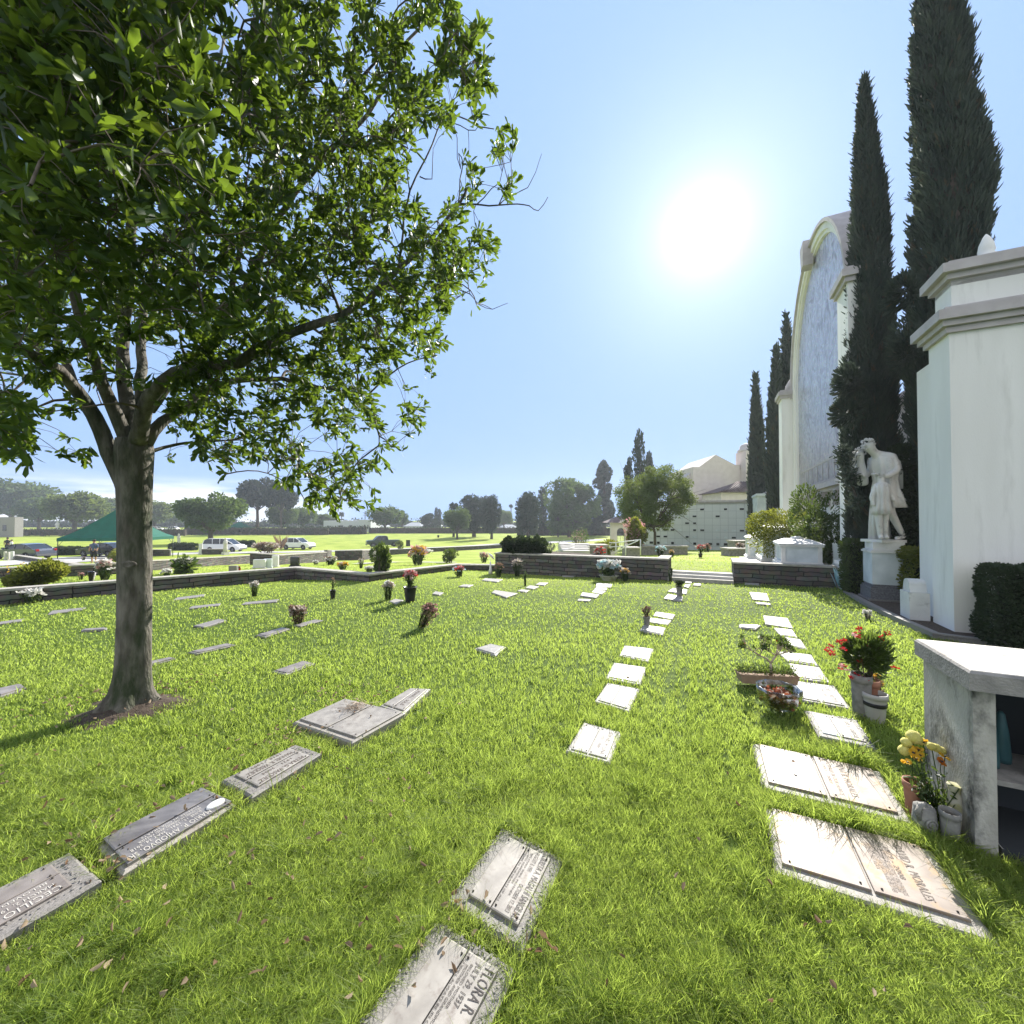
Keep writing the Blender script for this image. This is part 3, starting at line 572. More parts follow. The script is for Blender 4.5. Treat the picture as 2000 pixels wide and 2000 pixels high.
# right row, big ones
marker([(1491.7,1580),(1818.7,1661),(1956,1854.7),(1513,1712)],'largest double marker at bottom right with stained plates','granite_beige',[(.02,.86,.05,.5,.012,'plate_pink'),(.02,.86,.515,.93,.012,'plate_pink')],
  [('DAVID R. MORALES',.12,.78,.76,.05),('IN LOVING MEMORY OF OUR DEAR SON AND BROTHER',.1,.8,.61,.024),('WHOSE KIND HEART TOUCHED EVERYONE HE KNEW',.14,.78,.635,.024),('HE WILL BE MISSED BY HIS FAMILY AND FRIENDS',.12,.8,.66,.024),('UNTIL WE MEET AGAIN',.2,.55,.585,.024),('1979 - 2008',.2,.6,.69,.03)],'lettering_brown',z=-.008)
marker([(1468,1453),(1720,1510),(1787,1616),(1488,1542)],'second double marker from the bottom at right, with a stained plate','granite_beige',[(.03,.88,.06,.48,.012,'plate_pink'),(.03,.88,.5,.93,.012,'plate_pink')],
  [('ANA B. MORALES',.12,.78,.66,.05),('FOREVER IN OUR HEARTS',.12,.8,.58,.03),('1951 - 2003',.2,.6,.54,.025)],'lettering_brown',z=-.012)
marker([(1570.4,1386),(1673,1406),(1713.4,1465),(1599,1438)],'marker with a dark leafy border and blue-grey plate at right','granite_grey',[(.14,.86,.12,.42,.008,'marble_blue'),(.14,.86,.45,.88,.008,'plate_pale')],[('LUIS E. GARCIA',.2,.8,.7,.08)],'lettering_dark',orn=[(.04,.5,.04,.97,14),(.3,.93,.97,.96,22)],extra='dark_granite')
HOLES=[(1170,1291,.035),(1158,1307,.03),(1147,1332,.045),(1133,1346,.04),(888,1655,.05),(1428,1450,.04),(1424,1499,.04),(1424,1640,.06),(330,1536,.07)]
HOLES=[(*G(a,b)[:2],r) for a,b,r in HOLES]+[(*G(866+25*k,1789+15.5*k)[:2],.026) for k in range(0,7)]+[(TX+.05,TY_,.31)]
# ---------- grass blades
def snoise(x,y,s,seed):
    r=np.random.RandomState(seed); o=0
    for k in range(6):
        a=r.uniform(0,6.28); f=s*r.uniform(.6,1.7); o=o+np.sin((x*math.cos(a)+y*math.sin(a))*f+r.uniform(0,6.28))
    return o/6
def inpoly(x,y,P):
    ins=np.ones(len(x),bool)
    for i in range(4):
        a,b=P[i],P[(i+1)%4]; ins&=((b[0]-a[0])*(y-a[1])-(b[1]-a[1])*(x-a[0]))<=0
    return ins
def in_out(x,y,P):
    a=inpoly(x,y,P); b=inpoly(x,y,P[::-1]); return a|b
def grass(n,seed):
    rs=np.random.RandomState(seed)
    px=rs.uniform(-700,2600,n); py=1013+rs.uniform(0,1,n)**1.12*1100+58
    a=(px-1000)/FPX; Y=H*FPX/(py-1013); ok=(Y<21); 
    px,Y,a=px[ok],Y[ok],a[ok]; x=a*Y+rs.normal(0,.02,len(Y)); y=Y+rs.normal(0,.02,len(Y))*(1+Y*.3)
    v,u=toVU(x,y); keep=(v<2.98)|(u<7.7)&(v<3.6); keep&=~((v>-7)&(u>11.8)&(u<12.1)); keep&=~((v>-6.4)&(v<-1)&(u>11.8)&(u<15.5)); keep&=~((v>-1.1)&(v<.6)&(u>11.55)&(u<12.3))
    keep&=~((v>1.11)&(u>2.78)&(u<3.32))
    near_st=np.zeros(len(x),bool)
    for P in STN:
        c=np.mean(P,0); f_=1.05 if c[0]<-.5 and c[1]<4 else .985; Q=[c+(q-c)*f_ for q in P]; keep&=~in_out(x,y,Q)
        Q=[c+(q-c)*1.1+np.array([.04,.085]) for q in P]; near_st|=in_out(x,y,Q)
    for hx,hy,hr in HOLES: keep&=((x-hx)**2+(y-hy)**2)>(hr*(1+.3*np.sin(9*np.arctan2(y-hy,x-hx))))**2
    x,y,v,u,near_st=x[keep],y[keep],v[keep],u[keep],near_st[keep]; n=len(x)
    z=terrain(x,y)-.004-.034*(1-sm(y,14,22)); d=np.hypot(x,y)
    pn=snoise(x,y,5,1)*.5+snoise(x,y,17,2)*.35; pn2=snoise(x,y,2.2,5)
    thin=rs.rand(n)<(.78+.7*pn+.35*pn2+.7*snoise(x,y,42,8)); strip_=np.exp(-((v+.42)/.16)**2)+np.exp(-((v-.34)/.16)**2); strip_*=sm(u,2.5,5)
    thin&=rs.rand(n)>-1
    x,y,z,d,pn,pn2,strip_,v,u,near_st=[q[thin] for q in (x,y,z,d,pn,pn2,strip_,v,u,near_st)]; n=len(x)
    tuft=snoise(x,y,42,8); hgt=(.046+.024*rs.rand(n)+.016*pn+.01*pn2+.014*tuft)*(1-.35*strip_)*np.where(rs.rand(n)<.03,1.5,1); hgt=np.maximum(hgt,.015)*np.where(near_st,1.6,1)
    cr=np.random.RandomState(77); cd=np.zeros(n)
    for k in range(150):
        ya=cr.uniform(1.3,7); xa=ya*cr.uniform(-1.2,1.15); ra=cr.uniform(.03,.12)*(.6+ya*.12); cd=np.maximum(cd,np.exp(-((x-xa)**2+(y-ya)**2)/ra**2))
    hgt=hgt*(1+.75*cd)
    hgt*=1-.42*sm(d,2.5,8); wd=np.maximum(.0024,.56*d/410)*rs.uniform(.7,1.3,n); wd=np.minimum(wd,.03)
    az=rs.uniform(0,2*math.pi,n); ln=rs.uniform(.2,1.15,n)*hgt; S=np.stack([np.cos(az),np.sin(az),0*az],1)*(wd/2)[:,None]
    la=rs.uniform(0,2*math.pi,n)+.0; D=np.stack([np.cos(la),np.sin(la),0*la],1)
    B=np.stack([x,y,z],1); up=np.zeros((n,3)); up[:,2]=hgt
    m_=B+up*.55+D*(ln*.3)[:,None]; t_=B+up*(1-.25*(ln/hgt)[:,None])+D*ln[:,None]
    V=np.stack([B-S,B+S,m_+S*.8,m_-S*.8,t_+S*.15,t_-S*.15],1).reshape(-1,3)
    b=np.arange(n)[:,None]*6; F=np.stack([b+np.array([[0,1,2,3]]),b+np.array([[3,2,4,5]])],1).reshape(-1,4)
    tint=np.clip(.42-.55*cd+.42*pn2+.35*pn+.3*rs.normal(size=n)+.12*sm(d,3,8)+.35*strip_+.1*np.sin(v*6.3+.5)*sm(d,3,7),0,.94); dry=rs.rand(n)<(.03+.45*strip_+.1*(snoise(x,y,1.1,31)>.35)); tint[dry]=rs.uniform(.965,1,dry.sum())  # tall clumps also tinted darker: shade of lawn hollows put into blade colour
    return V,F,np.repeat(tint,6)
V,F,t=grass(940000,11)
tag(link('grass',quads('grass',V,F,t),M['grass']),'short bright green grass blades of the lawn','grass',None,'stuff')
# fallen leaves on the lawn
rs=np.random.RandomState(21); P=[]
for k in range(170):
    if k<120: px,py=rs.uniform(-50,900),rs.uniform(1370,1990)
    else: px,py=rs.uniform(-50,1800),rs.uniform(1300,1990)
    a,b=ray(px,py); Y=-H/b; P.append((a*Y,Y))
for px,py,n_,sp in ((175,1640,16,.07),(225,1700,14,.05),(560,1452,30,.12),(300,1350,50,.2),(175,1372,40,.2),(690,1352,40,.16),(370,1555,16,.12),(1035,1850,10,.04),(880,1780,6,.03),(620,1425,14,.2)):
    c=G(px,py)
    for k in range(n_): P.append((c[0]+rs.normal()*sp,c[1]+rs.normal()*sp))
P=np.array(P); z=terrain(P[:,0],P[:,1])+rs.uniform(.02,.045,len(P)); D=norm(np.stack([rs.normal(size=len(P)),rs.normal(size=len(P)),rs.normal(0,.4,len(P))],1))
o=leaves('fallen_leaves',np.column_stack([P,z]),D,rs.uniform(.02,.045,len(P)),rs.uniform(.011,.02,len(P)),M['dead_leaf'],fold=.5,rs=rs)
tag(o,'curled brown and tan dead leaves scattered over the lawn','leaves',None,'stuff')

# ---------- the big tree
root=empty('shade_tree',(TX,TY_,T(TX,TY_)),0,'large broad-leaved tree with smooth grey trunk filling the upper left','tree'); RO=np.array(root.location)
def lp(px,py,Y): return at(px,py,Y)-RO
mb=MB()
def tw(t,z): return .05*math.sin(2*t+.6)+.035*math.sin(5*t+z*1.5)+.03*math.sin(3*t-z)+(.16*max(0,1-z/.35)**2)*math.sin(5*t+.5)
Yt=TY_
def trunkx(py): return np.interp(py,[880,950,1050,1150,1250,1330,1372],[262,262,263,264,262,258,252])
prof=[]
rings=[]
for py,wpx in ((1392,122),(1372,116),(1360,98),(1345,82),(1320,74),(1280,70),(1200,68),(1100,68),(1020,67),(960,70),(915,74),(880,78),(858,72)):
    c=lp(trunkx(py),py,Yt); r=wpx/2/FPX*Yt*.735; ring=[]
    for i in range(28):
        t=2*math.pi*i/28; rr=r*(1+tw(t,c[2])); ring.append((c[0]+rr*math.cos(t),c[1]+rr*math.sin(t),c[2]))
    rings.append(ring)
mb.loft(rings,caps=True)
kn=lp(254,1102,Yt-.155); mb.lathe([(.045,0),(.05,.012),(.03,.02),(.012,.008)],(0,0,0),12)
n0=len(mb.v)-48
for i in range(n0,len(mb.v)): a,b,c=mb.v[i]; mb.v[i]=(kn[0]+a*1.3,kn[1]-c,kn[2]+b*.6)
mb.build('trunk',M['bark'],root)
limbs=[ # (px,py,Y), radius start/end in px at that depth
 ([(256,975,3.6),(226,905,3.58),(208,868,3.57),(185,812,3.5),(150,765,3.4),(118,722,3.25),(60,690,3.0),(-40,640,2.7),(-120,560,2.5)],.105,.035),
 ([(150,765,3.4),(125,700,3.5),(90,600,3.6),(60,480,3.6),(20,330,3.5)],.05,.015),
 ([(172,800,3.45),(130,740,3.9),(60,735,4.2),(-30,720,4.3)],.035,.012),
 ([(255,880,3.6),(225,800,3.5),(200,745,3.4),(165,650,3.2),(130,520,3.0),(80,380,2.8),(40,200,2.6),(30,20,2.4)],.075,.02),
 ([(262,870,3.62),(244,760,3.7),(240,660,3.75),(250,560,3.7),(262,420,3.6),(300,250,3.5),(340,60,3.3),(360,-120,3.2)],.085,.02),
 ([(268,860,3.62),(275,740,3.95),(282,600,4.3),(330,440,4.5),(400,250,4.6),(440,60,4.7)],.07,.018),
 ([(268,862,3.55),(295,775,3.4),(345,730,3.3),(400,718,3.2),(466,706,3.15),(536,663,3.2),(608,638,3.3),(699,598,3.5),(800,507,3.7),(862,442,3.8),(895,398,3.85),(912,368,3.85)],.085,.014),
 ([(285,865,3.6),(320,822,3.7),(368,791,3.85),(410,757,4.0),(466,745,4.1),(550,740,4.2),(640,760,4.2),(720,770,4.2)],.07,.012),
 ([(290,800,3.55),(345,730,3.7),(405,684,3.8),(442,637,3.9),(500,520,4.0),(560,400,4.0),(640,300,4.0),(735,200,4.0),(797,80,4.0),(850,30,4.0)],.065,.014),
 ([(442,637,3.9),(470,480,3.7),(520,320,3.5),(634,232,3.3),(735,120,3.2)],.04,.012),
 ([(500,520,4.0),(640,470,4.2),(700,360,4.3),(772,217,4.3),(862,217,4.3),(935,246,4.3),(965,252,4.3)],.03,.006),
 ([(282,890,3.6),(300,880,3.75),(345,868,3.9),(390,864,4.0),(440,860,4.1),(500,850,4.2)],.03,.007),
 ([(720,770,4.2),(735,830,4.2),(740,870,4.2),(700,900,4.2),(668,960,4.2),(660,1000,4.2)],.014,.004),
 ([(262,420,3.6),(200,260,3.0),(150,120,2.4),(120,-60,2.0)],.035,.012),
 ([(165,650,3.2),(60,560,2.7),(-20,430,2.3),(-80,250,2.0)],.035,.012),
 ([(895,398,3.85),(930,400,3.85),(975,400,3.85),(1010,398,3.86),(1035,402,3.86),(1050,412,3.86),(1070,385,3.86)],.010,.003),
 ([(975,400,3.85),(1000,385,3.9),(1030,365,3.9),(1045,335,3.9),(1058,300,3.9)],.006,.002),
 ([(930,400,3.85),(960,370,3.8),(975,355,3.8),(985,318,3.8)],.006,.0025),
 ([(778,530,3.65),(785,450,3.6),(800,372,3.6),(830,310,3.6),(862,235,3.65)],.012,.006),
 ([(800,372,3.6),(795,320,3.6),(810,280,3.6),(832,270,3.6)],.006,.002),
 ([(820,345,3.6),(842,350,3.6),(844,310,3.6),(846,292,3.6)],.006,.002),
 ([(880,560,3.8),(920,575,3.8),(935,592,3.8),(962,603,3.8),(992,592,3.8)],.006,.002),
 ([(862,217,4.3),(880,235,4.3),(915,255,4.3),(935,246,4.3)],.006,.004),
 ([(895,398,3.85),(900,350,3.9),(905,320,3.9),(895,300,3.9),(898,330,3.9),(892,270,3.9),(880,215,3.9)],.007,.003),
]
mbl=MB(); nodes=[]; nrad=[]
for pts,r0,r1 in limbs:
    P=[lp(*p) for p in pts]; Q=[];
    for i in range(len(P)-1):
        p0=P[max(i-1,0)];p1=P[i];p2=P[i+1];p3=P[min(i+2,len(P)-1)]; ns=max(2,int(np.linalg.norm(p2-p1)/.12))
        for k in range(ns):
            t=k/ns; Q.append(.5*((2*p1)+(-p0+p2)*t+(2*p0-5*p1+4*p2-p3)*t*t+(-p0+3*p1-3*p2+p3)*t**3))
    Q.append(P[-1]); Q=np.array(Q); rr=r0+(r1-r0)*np.linspace(0,1,len(Q))**.7
    Q[1:-1]+=R.normal(0,.006,(len(Q)-2,3)); mbl.tube(Q,rr*(.78 if r0>.02 else 1),10 if r0>.02 else 5); nodes+=list(Q); nrad+=list(rr)
mbl.build('limbs',M['bark'],root)
bands=[(-160,[(-300,900,1)]),(-60,[(-200,690,1),(780,880,.8)]),(0,[(-60,420,1.2),(470,650,1),(690,900,.8)]),(50,[(-60,390,1.2),(440,640,1),(680,790,.8),(860,940,.9)]),(100,[(-60,400,1.2),(450,700,1.1),(720,800,.6),(850,950,1.2)]),
(150,[(-60,420,1.2),(430,860,1.1),(900,950,1)]),(200,[(-60,430,1.2),(450,880,1.1),(920,940,.4)]),(250,[(-60,440,1.2),(440,800,1.2),(960,1005,.5)]),(300,[(-60,790,1.2),(900,930,1)]),(350,[(-60,785,1.2),(900,935,.9),(980,1000,.9)]),
(400,[(-60,830,1.2),(840,900,.6)]),(450,[(-60,900,1.2),(915,960,1)]),(500,[(-60,955,1.2)]),(550,[(-60,905,1.1),(930,945,.6)]),(600,[(-60,865,1.1)]),(650,[(-60,230,1),(300,865,1.15)]),(700,[(-60,110,.8),(150,330,.3),(340,770,1.1),(800,850,.3)]),
(750,[(-60,50,.8),(60,330,.12),(330,735,1.0),(770,825,.3)]),(800,[(-60,55,.8),(330,430,.7),(430,740,.9),(780,820,.3)]),(850,[(-60,72,.8),(122,185,.8),(300,330,.4),(385,600,.9),(640,700,.6),(720,800,.35)]),(895,[(430,470,.3),(540,590,.7),(600,770,.9)]),(945,[(595,700,.9),(700,745,.4)]),(985,[(620,690,.35)])]
CC=np.array([-3.0,3.7,2.9+RO[2]+1.3]); CR=np.array([3.1,2.7,3.1]); ncl=8000
wts=[];segs=[]
for k,(y0,ss) in enumerate(bands):
    y1=bands[k+1][0] if k+1<len(bands) else y0+28
    for a,b,wgt in ss: segs.append((a,b,y0,y1)); wts.append((b-a)*(y1-y0)*wgt)
wts=np.array(wts)/sum(wts); idx=R.choice(len(segs),ncl,p=wts); CL=[]
for i in idx:
    a,b,y0,y1=segs[i]; px=R.uniform(a,b); py=R.uniform(y0,y1)
    gap=math.sin(px*.021+1.3)*math.sin(py*.027+px*.006)+.5*math.sin(px*.05+py*.043)
    if gap>.72 and R.rand()<.85: continue
    ax,bz=ray(px,py); o_=np.array([0,0,H]); d=np.array([ax,1,bz]); oc=(o_-CC)/CR; dd=d/CR; A2=dd@dd; B2=oc@dd; D2=B2*B2-A2*(oc@oc-1)
    if D2>0: t0=max(1.25,(-B2-D2**.5)/A2); t1=max(t0+.3,(-B2+D2**.5)/A2); Y=t0+(t1-t0)*R.beta(1.1,1.3)
    else: Y=-B2/A2+R.normal()*.3
    if px>560: Y=max(Y,2.7+R.rand()*.5)
    if py>640 and px>60: Y=max(Y,3.0)
    if px<420 and R.rand()<.10 and py<430: Y=R.uniform(1.3,1.8)
    CL.append(lp(px,py,max(1.25,Y)))
CL=np.array(CL); nodes=np.array(nodes); nrad=np.array(nrad)
# secondary branches towards a subset, then twigs to every cluster
def grow(targets,nodes,nrad,mb,r0,r1,sides,maxl):
    nn=[];nr=[]
    d0=[np.min(np.linalg.norm(nodes-t,axis=1)) for t in targets]; order=np.argsort(d0); cur=nodes; curr=nrad
    for j in order:
        t=targets[j]; dd=np.linalg.norm(cur-t,axis=1)+(curr<r0*.6)*.15; k=int(np.argmin(dd)); L=dd[k]
        if L>maxl or L<.03: 
            continue
        p=cur[k]; ns=max(2,int(L/.1)); sag=np.array([0,0,.12*L]); side=R.normal(0,.07*L,3)
        Q=np.array([p+(t-p)*(q/ns)+(sag+side)*math.sin(math.pi*q/ns)*.8 for q in range(ns+1)]); ra=min(r0,curr[k]*.8); rr=np.linspace(ra,r1,len(Q))
        mb.tube(Q,rr,sides,caps=False); cur=np.vstack([cur,Q[1:]]); curr=np.concatenate([curr,rr[1:]])
    return cur,curr
mbt=MB(); sub=CL[R.choice(len(CL),420,replace=False)]
nodes,nrad=grow(sub,nodes,nrad,mbt,.016,.005,5,2.2)
nodes,nrad2=grow(CL,nodes,nrad,mbt,.0045,.0022,3,.9)
mbt.build('twigs',M['twig'],root)
lead=norm(CL-(CC-RO)+np.array([0,0,.3])); P=[];D=[]
for c,l in zip(CL,lead):
    ax=norm(l*.6+R.normal(0,.5,3)+np.array([0,0,-.1 if c[2]<2.0 else .35])); n=R.randint(7,13)
    rr=norm(R.normal(size=(n,3))+ax*1.25); k=R.rand(n,1)
    P.append(c+ax*(.09*(k-.5))*1.2+R.normal(0,.006,(n,3))); D.append(norm(rr+ax*.4))
P=np.vstack(P); D=np.vstack(D); n=len(P)
tt=R.rand(n)*.9; tt[R.rand(n)<.012]=.99
leaves('foliage',P,D,R.uniform(.05,.098,n),R.uniform(.02,.036,n),M['leaf'],root,fold=.18,shape=(.32,.5),droop=.12,tint=tt)
# ---------- architecture along the right
def vroot(name,v,u,label,cat,group=None): x,y=VU(v,u); return empty(name,(x,y,0),0,label,cat,group)
class VB(MB):
    def __init__(s,root): super().__init__(); s.r=root.location
    def build(s,name,mat,parent):
        s.v=[(a-s.r[0],b-s.r[1],c-s.r[2]) for a,b,c in s.v]; return super().build(name,mat,parent)
pil=vroot('stucco_pavilion',3.04,7.82,'big white stucco corner block with grey cornices at the right edge','building')
b=VB(pil); b.vu(3.04,9,7.82,8.42,-.3,4.2); b.build('wall',M['plaster_white'],pil)
b=VB(pil); b.vu(3.1,9,7.9,8.36,4.2,4.95); b.build('frieze',M['plaster_white'],pil)
b=VB(pil)
for (e,z0,z1) in ((.05,4.2,4.28),(.1,4.283,4.36),(.16,4.363,4.5),(.06,4.503,4.56)): b.vu(3.04-e,9.2,7.82-e,8.42+e,z0,z1)
b.build('lower_cornice',M['plaster_trim'],pil)
b=VB(pil)
for (e,z0,z1) in ((.0,4.9,4.98),(.06,4.983,5.06),(.13,5.063,5.19),(.03,5.193,5.25)): b.vu(3.1-e,9.2,7.9-e,8.36+e,z0,z1)
b.build('upper_cornice',M['plaster_trim'],pil)
fx,fy=VU(3.55,8.1); b=VB(pil); b.lathe([(.11,0),(.11,.07),(.075,.1),(.09,.14),(.075,.24),(.04,.33),(.01,.38)],(fx,fy,5.25),14); b.build('finial',M['plaster_white'],pil)
b=VB(pil); b.vu(3.2,9,8.42,9.3,-.3,4.1); b.build('rear_wall',M['plaster_white'],pil)
# stepped wall between the cypresses
lw=vroot('screen_wall',4.9,12,'white wall with grey coping seen between the two nearest cypresses','wall')
b=VB(lw); b.vu(4.9,5.3,9.3,18,-.3,4.75); b.build('masonry',M['plaster_white'],lw)
b=VB(lw); b.vu(4.8,5.4,9.2,18,4.75,4.88); b.vu(4.72,5.45,9.1,18,4.883,5.05); b.vu(4.87,5.3,9.3,18,4.1,4.16); b.build('coping',M['plaster_trim'],lw)
# arched mosaic facade
ar=vroot('arched_monument',3.0,15.5,'tall white arched monument framing a pale mosaic picture','monument')
UC,ZS,RO2,RI=15.5,6.6,3.62,3.34
def ringpts(r,n=40,z0=-.3,e0=0): return [(UC-r,z0)]+[(UC-r*math.cos(t),ZS+r*math.sin(t)) for t in np.linspace(0,math.pi,n)]+[(UC+r,z0)]
def arch(root,ro,ri,v0,v1,z0,name,mat,n=40):
    b=VB(root); o=ringpts(ro,n,z0); i_=ringpts(ri,n,z0); rings=[]
    for (a,c) in zip(o,i_):
        rings.append([(*VU(v0,a[0]),a[1]),(*VU(v1,a[0]),a[1]),(*VU(v1,c[0]),c[1]),(*VU(v0,c[0]),c[1])])
    b.loft(rings,caps=True,smooth=False); return b.build(name,mat,root)
arch(ar,RO2,RI+.1,2.93,3.35,-.3,'arch_frame',M['plaster_white'])
arch(ar,RI+.097,RI,2.99,3.33,2.6,'inner_moulding',M['plaster_white'])
arch(ar,RO2+.1,RO2+.003,2.86,3.4,6.3,'hood_moulding',M['plaster_trim'])
b=VB(ar); P=[(UC-RI-.1,2.62)]+[(UC-(RI+.1)*math.cos(t),ZS+(RI+.1)*math.sin(t)) for t in np.linspace(0,math.pi,40)]+[(UC+RI+.1,2.62)]
b.prism(P,'y',3.07,3.2,fr=lambda a,w_,c:(*VU(w_,a),c))
m,nt=newmat('mosaic'); o_=N(nt,'ShaderNodeOutputMaterial'); bs=N(nt,'ShaderNodeBsdfPrincipled'); nt.links.new(bs.outputs[0],o_.inputs[0]); bs.inputs['Roughness'].default_value=.35
tc=N(nt,'ShaderNodeTexCoord')
def noise2(scl,s3,det=8,dist=0,rot=0):
    n=N(nt,'ShaderNodeTexNoise'); n.inputs['Scale'].default_value=scl; n.inputs['Detail'].default_value=det; n.inputs['Distortion'].default_value=dist; q=N(nt,'ShaderNodeMapping'); q.inputs['Scale'].default_value=s3; q.inputs['Rotation'].default_value=(0,rot,A); nt.links.new(tc.outputs['Object'],q.inputs[0]); nt.links.new(q.outputs[0],n.inputs[0]); return n.outputs[0]
def rampx(src,*els):
    r=N(nt,'ShaderNodeValToRGB'); nt.links.new(src,r.inputs[0]); r.color_ramp.elements[0].position=els[0][0]; r.color_ramp.elements[0].color=(*els[0][1],1); r.color_ramp.elements[1].position=els[-1][0]; r.color_ramp.elements[1].color=(*els[-1][1],1)
    for p,c in els[1:-1]: e=r.color_ramp.elements.new(p); e.color=(*c,1)
    return r.outputs[0]
sp=N(nt,'ShaderNodeSeparateXYZ'); nt.links.new(tc.outputs['Object'],sp.inputs[0]); zz=N(nt,'ShaderNodeMapRange'); zz.inputs[1].default_value=2.6; zz.inputs[2].default_value=10; nt.links.new(sp.outputs[2],zz.inputs[0])
base=rampx(zz.outputs[0],(0,(.42,.39,.39)),(.12,(.52,.47,.45)),(.3,(.52,.53,.58)),(.45,(.6,.61,.68)),(1,(.64,.64,.73)))
n1=rampx(noise2(1.6,(1,1,1.0),10,1.8),(.34,(.5,.46,.5)),(.44,(.85,.85,.95)),(.5,(1.1,1.1,1.1)),(.56,(.72,.7,.8)),(.68,(1.0,1.0,1.05)))
n2=rampx(noise2(5,(1.4,1.4,.35),8,1.2),(.4,(.55,.52,.55)),(.52,(1.1,1.1,1.1)),(.6,(.8,.8,.85)))
m1=N(nt,'ShaderNodeMix',data_type='RGBA',blend_type='MULTIPLY'); m1.inputs[0].default_value=1; nt.links.new(base,m1.inputs[6]); nt.links.new(n1,m1.inputs[7])
m2=N(nt,'ShaderNodeMix',data_type='RGBA',blend_type='MULTIPLY'); m2.inputs[0].default_value=.75; nt.links.new(m1.outputs[2],m2.inputs[6]); nt.links.new(n2,m2.inputs[7])
vo=N(nt,'ShaderNodeTexVoronoi'); vo.inputs['Scale'].default_value=34; nt.links.new(tc.outputs['Object'],vo.inputs[0]); m3=N(nt,'ShaderNodeMix',data_type='RGBA',blend_type='MULTIPLY'); m3.inputs[0].default_value=.3; nt.links.new(m2.outputs[2],m3.inputs[6]); nt.links.new(vo.outputs['Color'],m3.inputs[7]); nt.links.new(m3.outputs[2],bs.inputs['Base Color'])
b.build('mosaic_picture',m,ar)
# predella frames under the picture
b=VB(ar); 
for k in range(9):
    u0=UC-2.9+k*.65; b.vu(3.06,3.067,u0,u0+.03,2.75,3.25)
b.vu(3.058,3.067,UC-2.95,UC+2.95,3.27,3.33); b.vu(3.058,3.067,UC-2.95,UC+2.95,2.7,2.74); b.build('predella_frames',M['plaster_trim'],ar)
b=VB(ar); b.vu(3.11,3.3,UC-RI-.2,UC+RI+.2,-.3,2.6); b.build('lower_wall',M['plaster_white'],ar)
b=VB(ar); b.vu(2.8,3.3,UC-RI,UC+RI,2.45,2.6); b.vu(2.9,3.12,UC-RI,UC+RI,2.36,2.447)
for k in range(4): b.vu(2.82,3.1,UC-2.7+k*1.75,UC-2.52+k*1.75,1.95,2.357)
b.build('ledge',M['plaster_trim'],ar)
b=VB(ar); b.prism([(UC+.25,ZS+3.1),(UC+.55,ZS+3.05),(UC+.68,ZS+3.82),(UC+.2,ZS+3.87)],'y',2.72,3.0,fr=lambda a,w_,c:(*VU(w_,a),c)); b.build('keystone',M['plaster_trim'],ar)
for (u0,u1,v0,zt) in ((11.15,11.97,2.73,6.75),(19.2,20.0,2.58,6.35)):
    b=VB(ar); b.vu(v0,3.3,u0,u1,-.4,zt); p=b.build('pier',M['plaster_white'],ar)
    b=VB(ar); b.vu(v0-.06,3.35,u0-.06,u1+.06,zt,zt+.1); b.vu(v0-.12,3.42,u0-.12,u1+.12,zt+.103,zt+.26); b.vu(v0-.05,3.34,u0-.05,u1+.05,zt+.263,zt+.33); c=b.build('capital',M['plaster_trim'],ar)
    b=VB(ar); b.vu(v0-.07,3.9,u0-.07,u1+.07,-.35,.55); b.vu(v0-.1,3.9,u0-.1,u1+.1,.553,.62); b.build('plinth',M['plaster_white'],ar)
fx,fy=VU(2.9,19.4); b=VB(ar); b.lathe([(.2,0),(.16,.2),(.08,.35),(.02,.45)],(fx,fy,6.68),12); b.build('finial',M['plaster_trim'],ar)
# far garden wall continuing
fw=vroot('garden_wall',3.0,28,'pale pilastered wall between the two distant dark cypresses','wall')
zb=-1.2
b=VB(fw); b.vu(3.7,4.2,19.8,34.5,zb,3.0); b.vu(3.2,3.7,27.2,34.5,zb,3.05); b.build('masonry',M['plaster_white'],fw)
b=VB(fw)
for u0 in (27.0,29.6,32.2): b.vu(3.08,3.24,u0,u0+.45,zb,3.1)
b.build('pilasters',M['plaster_white'],fw)
b=VB(fw); b.vu(3.0,4.3,26.9,34.6,3.103,3.22); b.vu(3.6,4.3,19.8,26.897,3.003,3.12); b.build('coping',M['plaster_trim'],fw)
# columbarium
cb=vroot('columbarium',-1,34.5,'pale grey niche wall with rows of small dark plaques','wall')
m,nt=newmat('niche_panels'); o_=N(nt,'ShaderNodeOutputMaterial'); bs=N(nt,'ShaderNodeBsdfPrincipled'); nt.links.new(bs.outputs[0],o_.inputs[0]); bs.inputs['Roughness'].default_value=.5
at_=N(nt,'ShaderNodeAttribute',attribute_name='wuv'); br=N(nt,'ShaderNodeTexBrick'); nt.links.new(at_.outputs['Vector'],br.inputs[0]); br.offset=0; br.inputs['Scale'].default_value=1; br.inputs['Brick Width'].default_value=.53; br.inputs['Row Height'].default_value=.53; br.inputs['Mortar Size'].default_value=.008
br.inputs['Color1'].default_value=(.56,.58,.58,1); br.inputs['Color2'].default_value=(.6,.62,.62,1); br.inputs['Mortar'].default_value=(.3,.32,.34,1); nt.links.new(br.outputs[0],bs.inputs['Base Color'])
b=VB(cb); b.vu(-5.2,2.45,34.5,36,-1.5,2.75)
me_=b.build('niche_panels',m,cb)
at2=me_.data.attributes.new('wuv','FLOAT_VECTOR','POINT'); uv=[]
for vt in me_.data.vertices:
    q=toVU(vt.co.x+cb.location.x,vt.co.y+cb.location.y); uv.append((q[0]+20.0,vt.co.z+10.02,0))
at2.data.foreach_set('vector',np.array(uv,dtype=np.float32).ravel())
